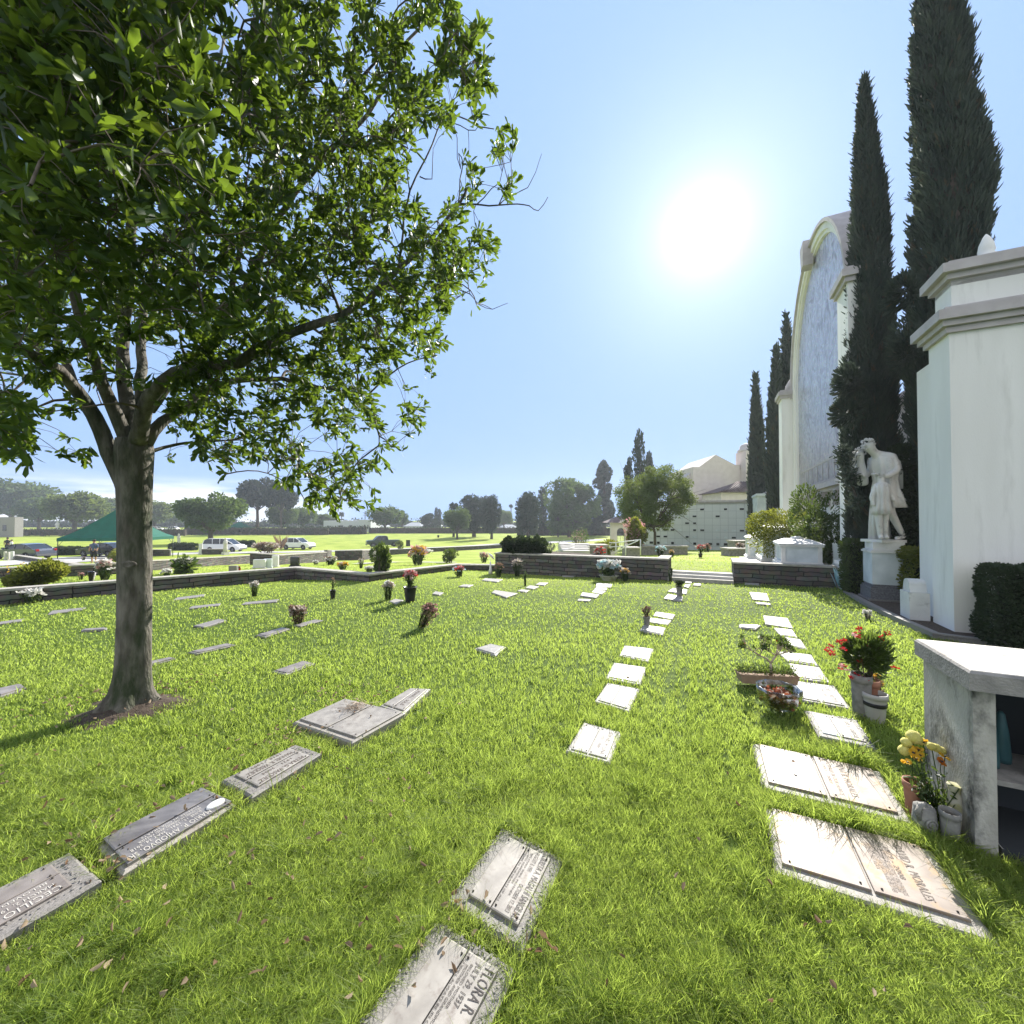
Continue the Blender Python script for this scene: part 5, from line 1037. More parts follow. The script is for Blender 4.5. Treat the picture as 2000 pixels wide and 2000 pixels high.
# ---------- bouquets and pots
def petals(name,C0,n,rad,L,mat,root,rs,cup=.5,per=6):
    """n blossoms, each a ring of petals"""
    P=[];D=[]
    for c in C0[:n]:
        ax=norm(rs.normal(0,.5,3)+np.array([0,-.2,1])); a=norm(np.cross(ax,rs.normal(size=3))); b_=np.cross(ax,a)
        for k in range(per): t=2*math.pi*k/per; P.append(c); D.append(norm(a*math.cos(t)+b_*math.sin(t)+ax*cup))
    return leaves(name,np.array(P),np.array(D),L*rs.uniform(.8,1.2,len(P)),L*.62,M[mat],root,rs=rs,shape=(.4,.5),fold=.15)
def bouquet(px,pb,wpx,hpx,label,cols=('fl_pale',),pot=None,potfrac=.35,leafm='stem',name='flower_bouquet',nfl=None,lean=0,seed=None,Lf=None,Ll=None,group='flowers left on graves',dz=0.,cat='flowers',nleaf=None,potw=.5,dens=1.0):
    g,w_,h=gsize(px,pb,wpx,hpx); g=g+np.array([0,0,dz]); rs=np.random.RandomState(seed or int(px*7+pb)); root=empty(name,g,0,label,cat,group)
    h0=0
    if pot:
        h0=h*potfrac; r=w_/2*potw; mb=MB(); mb.lathe([(r*.7,0),(r*.85,h0*.5),(r,h0),(r*1.06,h0),(r*1.06,h0*.93),(r*.97,h0*.92)] if 1 else [],(0,0,0),16,caps=False); mb.lathe([(r*.7,.001),(.001,.001)],(0,0,0),16,caps=False); mb.lathe([(r*.95,h0*.9),(.001,h0*.9)],(0,0,0),16,caps=False)
        mb.build('pot',M[pot],root)
    hh=h-h0; rx=w_/2; nst=int(14*dens); mb=MB(); C0=[]
    px_=max(.006,g[1]/410*.9)
    for k in range(nst*2):
        t=rs.uniform(0,6.28); q=rs.rand()**.6; e=np.array([rx*.88*q*math.cos(t)+lean*hh,rx*.6*q*math.sin(t),h0+hh*(.97-.45*q*rs.rand()-.1*rs.rand())]); s=np.array([rx*.35*math.cos(t),rx*.25*math.sin(t),h0*.8+.001]) if not pot else np.array([0,0,h0*.8+.001]); 
        if k<nst: mb.tube([s,(s+e)/2+[0,0,.1*hh],e],max(.0015,px_*.35),3)
        C0.append(e)
    mb.build('stems',M['stem'],root)
    C0=np.array(C0); Lf=Lf or max(.022,rx*.3); Ll=Ll or max(.03,rx*.3)
    nl=nleaf or int(170*dens); k=rs.randint(0,len(C0),nl); f=rs.uniform(.1,.98,(nl,1)); P=np.array([0,0,h0*.8])+(C0[k]-[0,0,h0*.8])*np.hstack([f**.6,f**.6,f])+rs.normal(0,rx*.12,(nl,3)); P[:,2]=np.maximum(P[:,2],.01)
    leaves('leafage',P,rs.normal(size=(nl,3))+[0,0,.4],Ll*rs.uniform(.6,1.2,nl),Ll*.32,M[leafm],root,rs=rs)
    n=nfl or len(C0); per=max(1,n//len(cols))
    for i,cm in enumerate(cols): petals('blossoms',C0[i::len(cols)],per,0,Lf,cm,root,rs)
    return root
B=bouquet
B(1735-1735+758,1168,27,35,'faded white silk roses bunched beside the black pot',('fl_plumpale','fl_white'),dens=1.6,lean=0)
B(801,1171,30,56,'red and green flowers in a black pot on the lawn',('fl_red','fl_pink','fl_pale'),pot='pot_black',potfrac=.48,dens=1.8,potw=.85)
B(582,1215,38,32,'dried brown bouquet standing in the grass beside a flat marker',('fl_dry','fl_pale'),leafm='dead_leaf',dens=2.2)
B(822,1222,34,44,'dried bouquet leaning right with a long shadow, nearest in mid lawn',('fl_dry','fl_pink','fl_dry'),leafm='dead_leaf',dens=2.2,lean=.35)
B(497,1162,24,27,'pale flower cluster in the grass below the zigzag wall',('fl_pale','fl_white'),dens=1.3)
B(650,1166,13,38,'small dark vase with one tall dry stem below the wall corner',('fl_dry',),pot='pot_black',potfrac=.4,potw=.9,dens=.5)
B(897,1124,28,18,'red, white and blue flowers on the lawn left of the tepee',('fl_red','fl_blue','fl_pink'),dens=1.3)
B(974,1125,20,26,'small green bouquet right of the white tepee',('fl_dry',),dens=1)
B(1011,1124,26,32,'leafy sprig with cream blooms against the dark planter wall',('fl_pale',),dens=1.2)
B(1026,1142,9,28,'thin lone green stalk among the slanting markers',('stem',),dens=.6)
B(1189,1131,46,36,'full grey-white chrysanthemum bush in pots below the planter wall',('fl_white','fl_blue','fl_white'),pot='moss_pot',potfrac=.25,dens=4,potw=.8,nleaf=500)
B(1221,1133,22,24,'yellow-cream flowers right of the grey-white bush',('fl_pale','fl_yellow'),dens=1.5)
B(1172,1100,26,34,'red lilies with pale leaves rising in front of the planter wall',('fl_red','fl_pale'),dens=1.2,dz=0)
B(1263,1219,20,34,'dried flowers in a slim grey vase beside three white markers',('fl_dry','fl_dry'),pot='cement_pot',potfrac=.5,leafm='dead_leaf',potw=.7)
B(1309,1134,12,26,'small dark leafy plant at the left end of the steps',('hedge_dark',),dens=1.2,leafm='hedge_dark')
B(1327,1163,24,28,'small brown stone urn with low plants standing on a marker',('hedge_dark',),pot='cement_pot',potfrac=.62,potw=.55,leafm='hedge_dark',dens=1.2)
B(1290,1087,22,20,'blue and white flowers on the raised lawn left side',('fl_blue','fl_white'),dens=1.4,leafm='hedge_dark')
B(1312,1088,13,14,'round yellow wreath on the raised lawn',('fl_yellow','fl_pale'),dens=1.2)
B(1368,1089,22,25,'red flowers in a small dark pot in the middle of the raised lawn',('fl_red','fl_pink','fl_pale'),pot='pot_black',potfrac=.3,potw=.4)
B(1380,1078,20,15,'pink flowers behind the small dark pot on the raised lawn',('fl_pink','fl_dry'))
B(1447,1084,20,24,'brown and cream flowers on the raised lawn near the stone wall',('fl_dry','fl_pale'),dens=1.4)
B(1476,1078,26,20,'pink flower cluster in front of the farthest sarcophagus',('fl_pink','fl_pale'),dens=1.6)
B(1490,1093,22,27,'brown wicker pot with pink tops behind the right stone wall',('fl_pink','fl_dry'),pot='trough',potfrac=.62,potw=.95,dens=1.3)
B(1529,1093,18,14,'dark bowl planter below the tallest sarcophagus',('fl_dry',),pot='pot_black',potfrac=.7,potw=.9)
B(1579,1100,30,54,'red-tipped tall stems before the low sarcophagus',('fl_red','fl_pink'),dens=.8,leafm='bush_green',dz=.35)
B(1695,1205,24,13,'tiny pale weedy plant in the lawn left of the kerb',('fl_white',),dens=1,leafm='fl_pale')
B(816,1103,38,36,'cream and pink flower mound behind the zigzag wall',('fl_pale','fl_pink','fl_yellow'),dens=2.4,nleaf=300)
B(833,1081,26,7,'low white wreath on the far strip of lawn',('fl_white',),dens=1)
B(945,1099,20,20,'pink and green bouquet behind the wall left of the umbrella stick',('fl_pink','fl_pale'),dens=1.2)
B(617,1103,14,8,'small white and dark bunch behind the wall corner',('fl_white',),dens=.8)
B(646,1103,28,15,'grey-white flower row behind the wall, left of the green bush',('fl_white','fl_dry'),dens=1.6)
B(669,1113,26,14,'cream flower heart behind the zigzag wall',('fl_pale','fl_yellow'),dens=1.3)
B(705,1110,14,20,'small red-brown flowers left of the tall bush',('fl_dry','fl_white'),dens=.9)
B(722,1115,24,8,'white flowers at the foot of the tall bush',('fl_white',),dens=1)
B(158,1130,16,12,'low pink flowers left of the dark standing vase',('fl_pink','fl_dry'),dens=.8)
B(205,1131,44,38,'cream and white flower mound beside the dark standing vase',('fl_white','fl_pale','fl_pink'),dens=2.4,nleaf=250)
B(325,1126,30,14,'low white flowers left of the lily clump',('fl_white',),dens=1.2)
B(359,1119,38,28,'white calla lily clump with upright leaves behind the wall',('fl_white',),dens=2.5,nleaf=260,Ll=.3)
B(520,1080,54,12,'rusty brown dry flowers in the stone planter',('fl_dry','fl_pale'),dens=2.4,leafm='dead_leaf',dz=.3)
B(60,1174,60,24,'straggly white-flowered weeds at the foot of the low wall',('fl_white',),dens=.9)
B(163,1095,10,8,'small flower tuft near the canopy pole',('fl_dry',),dens=.6)
# standing vase and marble stones behind the wall
def stone(px,pb,wpx,hpx,label,mat='marble',name='headstone',th=.12,rz=0,cat='headstone',lines=None,group='upright headstones'):
    g,w_,h=gsize(px,pb,wpx,hpx); r=empty(name,g,rz,label,cat,group); mb=MB(); mb.bevbox((0,0,h*.55),(w_,th,h*.9),.012); mb.build('slab',M[mat],r); mb=MB(); mb.box((0,0,h*.03),(w_*1.12,th*1.5,h*.14)); mb.build('base',M[mat],r)
    return r
stone(507,1109,25,16,'broad white headstone behind the wall, first of the white trio',rz=.1)
stone(523,1108.5,16,17,'bluish white headstone in the middle of the white trio','marble_blue',rz=.35)
stone(538,1107,14,22,'tallest and narrowest white headstone of the trio',rz=-.1)
stone(576,1106,18,18,'black polished headstone with etched flowers at the wall corner','stone_dark')
stone(456,1119,18,14,'small carved grey headstone beside a red flower pot','granite_grey')
stone(392,1083,8,21,'plain white upright slab left of the white van')
stone(797,1067,8,12,'dark square grave slab right of the parked truck','stone_dark')
stone(10,1094,5,17,'left tan slab of the pair at the left edge','path'); stone(17,1094,4,16,'right tan slab of the pair at the left edge','path'); stone(24,1093,8,16,'white upright slab right of the tan pair')
B(467,1117,8,10,'red flower pot right of the carved grey headstone',('fl_red',),pot='lamp_red',potfrac=.7,potw=.9,dens=.5)
g,w_,h=gsize(178,1138,16,22); r=empty('standing_vase',g,0,'dark narrow vase leaning with a white stick behind the low wall','vase'); mb=MB(); mb.lathe([(w_*.22,0),(w_*.3,h*.5),(w_*.45,h*.95),(w_*.42,h)],(0,0,0),12); mb.build('vase_body',M['stone_dark'],r); mb=MB(); mb.tube([(w_*.2,0,0),(w_*.65,0,h*.9)],.015,5); mb.build('stick',M['flag_white'],r)
# tepee and umbrella stick
g,w_,h=gsize(958,1119,9,22); r=empty('white_tepee',g,0,'small white cloth tepee standing on the lawn','decoration'); mb=MB(); mb.lathe([(w_*.5,0),(w_*.3,h*.4),(w_*.08,h)],(0,0,0),10,wob=lambda t,z:.15*math.sin(4*t)); mb.build('cloth',M['flag_white'],r)
g,w_,h=gsize(957,1112,4,32); r=empty('furled_pinwheel',g,0,'thin stick with a furled white pinwheel tilting left','decoration'); mb=MB(); mb.tube([(0,0,0),(0,0,h*.7)],.008,5); mb.build('stick',M['metal_white'],r); mb=MB(); mb.tube([(-.05,0,h*.98),(.04,0,h*.82),(.14,0,h*.62)],[.012,.05,.02],6); mb.build('vanes',M['flag_white'],r)
# phormium
g,w_,h=gsize(549,1079,52,32); g[2]+=.38; rs=np.random.RandomState(4); r=empty('spiky_plant',g,0,'bronze green sword-leaved plant in the stone planter','plant'); n=60; t=rs.uniform(0,6.28,n); D=np.stack([np.cos(t)*.45,np.sin(t)*.45,np.ones(n)],1); leaves('blades',rs.normal(0,.08,(n,3))*[1,1,0],D,h*rs.uniform(.6,1.15,n),.07,M['fl_dry'],r,rs=rs,droop=.05,shape=(.5,.4))
# bushes
PB=pxbush
PB(50,1152,140,50,'flowering_shrub','large yellow-green flowering shrub behind the low wall at the left edge',mat='bush_yellow',n=5200,L=.09,extra=[('fl_yellow',70,.04,'blossoms')])
PB(740,1129,46,56,'garden_shrub','tall olive green shrub at the far bend of the zigzag wall',mat='bush_green',n=1600,L=.09)
PB(878,1100,42,28,'garden_shrub','round dark green shrub behind the wall, right of the flower mound',mat='bush_green',n=1300,L=.09)
PB(228,1098,50,24,'garden_shrub','green shrub under the canopy left of the big trunk',mat='bush_yellow',n=1200,L=.12)
PB(778,1074,20,18,'garden_shrub','small dry shrub touching the rear of the parked truck',mat='far_olive',n=500,L=.2)
PB(1133,1080,40,46,'pink_oleander','pink blooming bush at the ramp, left one of two',mat='bush_green',n=1800,L=.12,extra=[('fl_pink',140,.07,'blossoms')])
PB(1243,1084,54,68,'pink_oleander','larger pink blooming bush beside the white handrail',mat='bush_yellow',n=2600,L=.13,extra=[('fl_pink',200,.08,'blossoms')])
PB(1188,1086,56,30,'garden_shrub','leafy yellow-green plants inside the stone planter',mat='bush_yellow',n=1500,L=.12)
PB(1096,1076,16,20,'garden_shrub','small round shrub left of the ramp',mat='bush_green',n=400,L=.12)
PB(1072,1082,34,24,'garden_shrub','rounded end shrub right of the dark planter hedge',mat='hedge_dark',n=800,L=.12)
g0=G(1026,1117); x0=ray(986,1000)[0]*13.6; x1=ray(1066,1000)[0]*13.2
hedge('planter_hedge',(((x0+x1)/2,13.55,.4),(x1-x0,.9,.48)),'dark leafy hedge filling the left part of the stone planter','hedge_dark',3800,.09,rz=-A*.9,lump=.14)
mb=MB(); mb.add([(*VU(-6.1,12.0),.4),(*VU(-1.25,12.0),.42),(*VU(-1.25,12.9),.42),(*VU(-6.1,14.4),.4)],[(0,1,2,3)]); tag(mb.build('planter_soil',M['soil']),'dark soil filling the stone planter',None,None,'structure')
def rowhedge(px0,px1,pb,hpx,label,dep=.9): 
    a=G(px0,pb);b_=G(px1,pb); ln=np.linalg.norm(b_[:2]-a[:2]); c=(a+b_)/2; hedge('road_hedge',((c[0],c[1],c[2]),(ln,dep,hpx*c[1]/FPX)),label,'hedge_dark',1500,.16,rz=math.atan2(b_[1]-a[1],b_[0]-a[0]),group='dark hedges by the road',lump=.2)
rowhedge(106,165,1084,14,'low dark hedge between the two sedans'); rowhedge(332,385,1075,13,'dark rounded hedge under the small far statue'); rowhedge(455,498,1069,12,'dark hedge behind the front of the white van')
PB(1601,1108,44,46,'garden_shrub','dense shrub with white blooms right of the low sarcophagus',mat='bush_green',n=2200,L=.06,extra=[('fl_white',40,.03,'blossoms')])
PB(1633,1112,32,54,'garden_shrub','grassy green clump beside the near pier base',mat='stem',n=1500,L=.14)
g=at(1645,1100,9.2); rs=np.random.RandomState(8); r=empty('agave_plant',(g[0],g[1],0),0,'pale spiky agave leaves at the foot of the near pier','plant'); n=34; t=rs.uniform(0,6.28,n); leaves('blades',rs.normal(0,.03,(n,3))*[1,1,0],np.stack([np.cos(t)*.35,np.sin(t)*.35,np.ones(n)],1),rs.uniform(.3,.6,n),.05,M['fl_blue'],r,rs=rs)
# handrails and ramp steps
g=G(1230,1086); rt=empty('hand_rail',(6.0,17.5,0),0,'white tubular handrail beside the ramp','railing')
def W(px,py,Y): return at(px,py,Y)-np.array(rt.location)
mb=MB()
for pts in (((1203,1084,17.5),(1203,1060,17.5)),((1222,1085,17.3),(1222,1064,17.3)),((1251,1084,16.8),(1251,1054,16.8)),((1190,1060,17.6),(1203,1060,17.5),(1251,1054,16.8)),((1190,1068,17.6),(1222,1067,17.3)),((1200,1080,17.5),(1222,1067,17.3),(1246,1056,16.8))): mb.tube([W(*p) for p in pts],.022,6)
mb.build('tubes',M['metal_white'],rt)
rt2=empty('ramp_steps',(2.5,18,0),0,'broad pale garden steps with short white rails left of the ramp','steps')
for k in range(4):
    mb=MB(); a=at(1092+2*k,1062+4.2*k,17.6-k*.5); b_=at(1150,1062+4.2*k,17.6-k*.5); mb.box(((a[0]+b_[0])/2-2.5,a[1]-18,a[2]-.35),(b_[0]-a[0],.5,.7)); mb.build('step',M['path'],rt2)
mb=MB(); mb.tube([at(1092,1075,16.2)-[2.5,18,0],at(1092,1060,16.2)-[2.5,18,0],at(1122,1064,16.4)-[2.5,18,0]],.02,5); mb.tube([at(1085,1077,16)-[2.5,18,0],at(1122,1069,16)-[2.5,18,0]],.02,5); mb.build('rails',M['metal_white'],rt2)
a=G(1155,1092); 
def pblock(x0,x1,pt,Y,label,dep=1.0,mat='concrete_edge',name='stone_block'):
    a=at(x0,pt,Y);b_=at(x1,pt,Y); z0=T((a[0]+b_[0])/2,Y)-.3; r=empty(name,((a[0]+b_[0])/2,Y+dep/2,z0),0,label,'wall','stone blocks'); mb=MB(); mb.box((0,0,(a[2]-z0-.08)/2),(b_[0]-a[0],dep,a[2]-z0-.08)); mb.build('masonry',M[mat],r); mb=MB(); mb.box((0,0,a[2]-z0-.04),(b_[0]-a[0]+.1,dep+.1,.076)); mb.build('coping',M['stone_cap'],r)
pblock(1150,1186,1064,17.2,'grey block at the foot of the left pink bush',.7)
pblock(1222,1250,1069,17.9,'wall block behind the white handrail',.6)
pblock(1250,1343,1066,21,'long low wall in front of the round green tree',.4)
pblock(1425,1470,1071,19.5,'low stone block before the thin cypress',.8); pblock(1436,1468,1056,22,'taller stone block behind the low one by the thin cypress',.8)
r=empty('white_post',at(1512,1095,14.0),0,'slim white post between the sarcophagi','post'); mb=MB(); mb.box((0,0,.25),(.07,.07,.5)); mb.lathe([(.05,0),(.05,.03),(.01,.06)],(0,0,.5),8); mb.build('shaft',M['marble'],r)
# ---------- foreground pots at right
g=G(1497,1333); r=empty('jade_planter',g,-.12,'brown trough with a branching jade plant and small succulents','planter')
k=g[1]/FPX; Lt=104*k; hw=.07
mb=MB(); h=.085; o=[(-Lt/2,-hw),(Lt/2,-hw),(Lt/2,hw),(-Lt/2,hw)]
def rr(s,z): return [(a*s if abs(a)>0 else a,b_*(s if s>=1 else s),z) for a,b_ in o]
mb.loft([rr(.94,0),rr(1,h),rr(1.02,h),rr(1.02,h-.012),rr(.97,h-.012)],caps=False,smooth=False); mb.add(rr(.97,h-.02),[(0,1,2,3)]); mb.build('trough',M['trough'],r)
rs=np.random.RandomState(12); mb=MB(); tips=[]
def br(p,d,L,rad,lv):
    e=p+d*L; mb.tube([p,(p+e)/2+rs.normal(0,L*.05,3),e],[rad,rad*.85,rad*.7],6)
    if lv==0: tips.append(e); return
    for q in range(3): br(e,norm(d+rs.normal(0,.62,3)*[1,.7,.4]+[0,0,.12]),L*rs.uniform(.7,.9),rad*.68,lv-1)
br(np.array([.04,0,h-.02]),norm(np.array([0,0,1.])),.118,.016,4); mb.build('jade_stems',M['pot_tan'],r)
P=[];D=[]
for t in tips:
    for q in range(7): P.append(t+rs.normal(0,.010,3)); D.append(norm(rs.normal(size=3)+[0,0,.6]))
leaves('jade_leaves',P,D,.026,.017,M['bush_green'],r,rs=rs,fold=.1,tint=rs.rand(len(P)))
P=np.stack([rs.uniform(-Lt/2,Lt/2,700),rs.uniform(-hw,hw,700),h+rs.rand(700)*.05*(1+.5*np.sin(np.arange(700)))],1); leaves('succulents',P,rs.normal(size=(700,3))+[0,0,.8],.028,.009,M['bush_green'],r,rs=rs)
petals('orange_tips',np.array(tips)[rs.choice(len(tips),4)],4,0,.02,'fl_orange',r,rs)
g=G(1521,1386); r=empty('glass_bowl',g,0,'clear scalloped glass bowl filled with dried rust coloured petals','bowl'); k=g[1]/FPX; rb_=37*k
wob=lambda t,z:.05*math.sin(9*t)*min(1,z/.15)
mb=MB(); mb.lathe([(rb_*.35,0),(rb_*.7,.03),(rb_*.95,.09),(rb_,.15),(rb_*1.02,.19),(rb_*.98,.19),(rb_*.93,.13),(rb_*.65,.045),(.005,.025)],(0,0,0),54,wob=wob); mb.build('bowl',M['clear_glass'],r)
rs=np.random.RandomState(3); n=260; P=rs.normal(0,1,(n,3)); P=norm(P)*rs.rand(n,1)**.4*[rb_*.75,rb_*.75,.055]+[0,0,.1]; leaves('dried_petals',P,rs.normal(size=(n,3)),.045,.03,M['fl_rust'],r,rs=rs,fold=.5); leaves('pale_petals',P[:70]+[0,0,.01],rs.normal(size=(70,3)),.04,.03,M['fl_plumpale'],r,rs=rs,fold=.5)
def pot(px,pb,wpx,hpx,label,mat,name='flower_pot',rim=.1,taper=.72,band=None,dz=0,soil=True,group='flower pots by the right row',wobble=None):
    g,w_,h=gsize(px,pb,wpx,hpx); g[2]+=dz; r=empty(name,g,0,label,'pot',group); R_=w_/2
    mb=MB(); mb.lathe([(R_*taper,0),(R_*.9,h*.8),(R_*.91,h*.82),(R_,h*.83),(R_,h),(R_*.9,h),(R_*.88,h*.84)],(0,0,0),24,caps=False,wob=wobble); mb.lathe([(R_*taper,.001),(.001,.001)],(0,0,0),24,caps=False); mb.build('pot',M[mat],r)
    if soil: mb=MB(); mb.lathe([(R_*.89,h*.82),(.002,h*.84)],(0,0,0),20,caps=False); mb.build('soil',M['soil'],r)
    if band: mb=MB(); mb.lathe([(R_*.885,h*.55),(R_*.915,h*.56),(R_*.935,h*.68),(R_*.905,h*.69)],(0,0,0),24,caps=False); mb.build('stripe',M[band],r)
    return r,R_,h
pot(1709,1400,50,46,'white flower pot with black stripe and dark soil at the foot of red flowers','pot_white',band='pot_black')
r,R_,h=pot(1683,1392,42,72,'tall grey pot holding the red flowering bush','cement_pot',taper=.8)
r,R_,h=pot(1700,1388,38,60,'brown pot tucked behind the white striped one','terracotta',taper=.85)
g,w_,h=gsize(1690,1392,128,108); rs=np.random.RandomState(6); r=empty('red_mandevilla',g+np.array([0,0,.27]),0,'bushy plant with red and pink trumpet flowers at right','plant'); k=g[1]/FPX
P,D=blob_pts(2300,(0,0,.22),(w_*.44,w_*.34,.23),rs,12); leaves('foliage',P,D+[0,0,.6],rs.uniform(.03,.055,2300),.016,M['bush_green'],r,rs=rs)
mb=MB()
for q in range(16): t=rs.uniform(0,6.28); e=np.array([math.cos(t)*w_*.3,math.sin(t)*w_*.2,rs.uniform(.2,.4)]); mb.tube([(0,0,-.1),e*.5,e],[.006,.004,.002],4)
mb.build('stems',M['twig'],r)
fl_=[]
for (a,c) in ((1616,1271),(1624,1262),(1627,1276),(1640,1256),(1650,1252),(1648,1268),(1679,1228),(1675,1241),(1722,1243),(1734,1236),(1746,1304),(1697,1264),(1710,1281),(1682,1291),(1675,1320),(1664,1322),(1683,1323),(1655,1309),(1620,1268),(1645,1300),(1690,1247),(1668,1239)):
    fl_.append(at(a,c,g[1]-.05+rs.uniform(-.06,.06))-np.array(r.location))
petals('blossoms',np.array(fl_[:14]),14,0,.026,'fl_red',r,rs,cup=.3,per=5); petals('pink_blossoms',np.array(fl_[14:]),8,0,.026,'fl_pink',r,rs,cup=.3,per=5); petals('more_blossoms',np.array(fl_)+rs.normal(0,.018,(len(fl_),3)),22,0,.024,'fl_red',r,rs,cup=.2,per=5)
B(1712,1372,30,44,'dry yellow-brown plant in the white striped pot',('fl_yellow','fl_dry'),leafm='dead_leaf',dens=1.5,dz=.05,Lf=.02,Ll=.03)
# pots by the cement tomb
pot(1789,1590,50,58,'terracotta pot standing beside the cement tomb','terracotta')
pot(1856,1640,42,52,'grey pot with dark soil at the corner of the cement tomb','cement_pot',taper=.8)
g,w_,h=gsize(1806,1622,52,48); r=empty('snail_planter',g,0,'grey cement snail-shaped planter between the pots','planter'); mb=MB(); mb.lathe([(w_*.3,0),(w_*.46,h*.4),(w_*.4,h*.9),(w_*.3,h*.95)],(0,0,0),18); mb.tube([(-w_*.3,-.01,h*.5),(-w_*.5,-.02,h*.8),(-w_*.36,-.02,h*1.05),(-w_*.1,-.02,h*1.08)],[.012,.014,.014,.008],8); mb.tube([(-w_*.1+.03*math.cos(t)*(1-t/14),-.045,h*.5+.03*math.sin(t)*(1-t/14)) for t in np.linspace(0,12,30)],.006,5); mb.build('shell',M['cement_pot'],r)
g,w_,h=gsize(1866,1622,34,84); r=empty('mossy_urn',g,.3,'tall mossy cream urn leaning on the cement tomb','urn'); mb=MB(); mb.lathe([(w_*.3,0),(w_*.42,h*.3),(w_*.5,h*.6),(w_*.38,h*.8),(w_*.3,h*.9),(w_*.42,h),(w_*.36,h)],(0,0,0),20,wob=lambda t,z:.06*math.sin(3*t+z*30)); mb.build('urn_body',M['moss_pot'],r)
Yp=2.22; base=G(1832,1612); r=empty('yellow_daisy_plant',base,0,'leggy plant with yellow and orange daisies by the cement tomb','plant'); rs=np.random.RandomState(15); mb=MB(); hd=[]
heads=[((1862,1503),'o'),((1838,1487),'o'),((1790,1482),'y'),((1793,1464),'y'),((1772,1489),'y'),((1803,1450),'y'),((1797,1475),'y'),((1845,1478),'y'),((1783,1470),'y')]
for (pq,c_) in heads:
    e=at(pq[0],pq[1],Yp+rs.uniform(-.06,.06))-np.array(r.location); s=np.array([rs.uniform(-.04,.04),rs.uniform(-.03,.03),.06]); mb.tube([s,(s+e)/2+rs.normal(0,.012,3),e],.0025,4); hd.append(e)
for q in range(12): s=np.array([rs.uniform(-.05,.05),rs.uniform(-.03,.03),.03]); e=s+np.array([rs.normal(0,.05),rs.normal(0,.04),rs.uniform(.12,.26)]); mb.tube([s,(s+e)/2,e],.0022,4); hd.append(e)
mb.build('stems',M['stem'],r)
hd=np.array(hd); [petals('flower_head',hd[q:q+1],1,0,.026,'fl_orange' if q<2 else 'fl_yellow',r,rs,cup=.15,per=12) for q in range(9)]
mb=MB(); [mb.lathe([(.007,0),(.006,.005),(.001,.007)],h_+[0,-.004,0],8) for h_ in hd[:9]]; mb.build('flower_centres',M['lettering_dark'],r)
k_=rs.randint(0,len(hd),420); f=rs.uniform(.05,.9,(420,1)); P=hd[k_]*f+rs.normal(0,.016,(420,3)); P[:,2]=np.abs(P[:,2]); leaves('foliage',P,rs.normal(size=(420,3)),rs.uniform(.02,.042,420),.013,M['bush_green'],r,rs=rs)
def plush(pts,label):
    c=np.mean([at(a,b_,Yp+.03) for a,b_,_ in pts],0); r=empty('felt_flower',c,0,label,'decoration','felt flowers'); mb=MB()
    for a,b_,s in pts:
        p=at(a,b_,Yp+.03)-c; q=s*Yp/FPX; mb.lathe([(q*.05,-q*1.0),(q*.6,-q*.75),(q*.95,-q*.2),(q*.97,q*.25),(q*.6,q*.8),(q*.05,q)],p,14,wob=lambda t,z:.08*math.sin(4*t+z*60))
    mb.build('petal_pads',M['plush_yellow'],r); mb=MB(); p=at(pts[0][0],pts[0][1],Yp+.03)-c; mb.tube([p,[.0,0,-.14],[.02,0,-.3]],.0025,5); mb.build('wire_stem',M['stem'],r)
plush([(1785,1440,13),(1770,1450,9),(1766,1466,10),(1800,1448,8)],'rounded yellow felt flower topping the daisy plant, left one')
plush([(1819,1458,8),(1829,1461,8),(1838,1466,8)],'row of yellow felt petals right of the rounded felt flower')
# dry stems on the double marker
g=G(694,1384,.03); r=empty('dry_stems',g,0,'tangle of dry straw stems lying on the wide double marker','dead flowers'); rs=np.random.RandomState(31); mb=MB()
for q in range(60): a=rs.normal(0,.035,3)*[1,1,.3]+[0,0,.02]; d=norm(rs.normal(size=3)*[1,1,.35])*rs.uniform(.03,.08); mb.tube([a-d,a+rs.normal(0,.006,3)+[0,0,.012],a+d],.0012,3)
for q in range(9): a=np.array([rs.normal(0,.03),rs.normal(0,.03),.004]); d=np.array([rs.uniform(-.2,.2),rs.uniform(-.08,.08),0]); mb.tube([a,a+d*.5+[0,0,.006],a+d],.001,3)
mb.build('straw',M['pot_tan'],r)
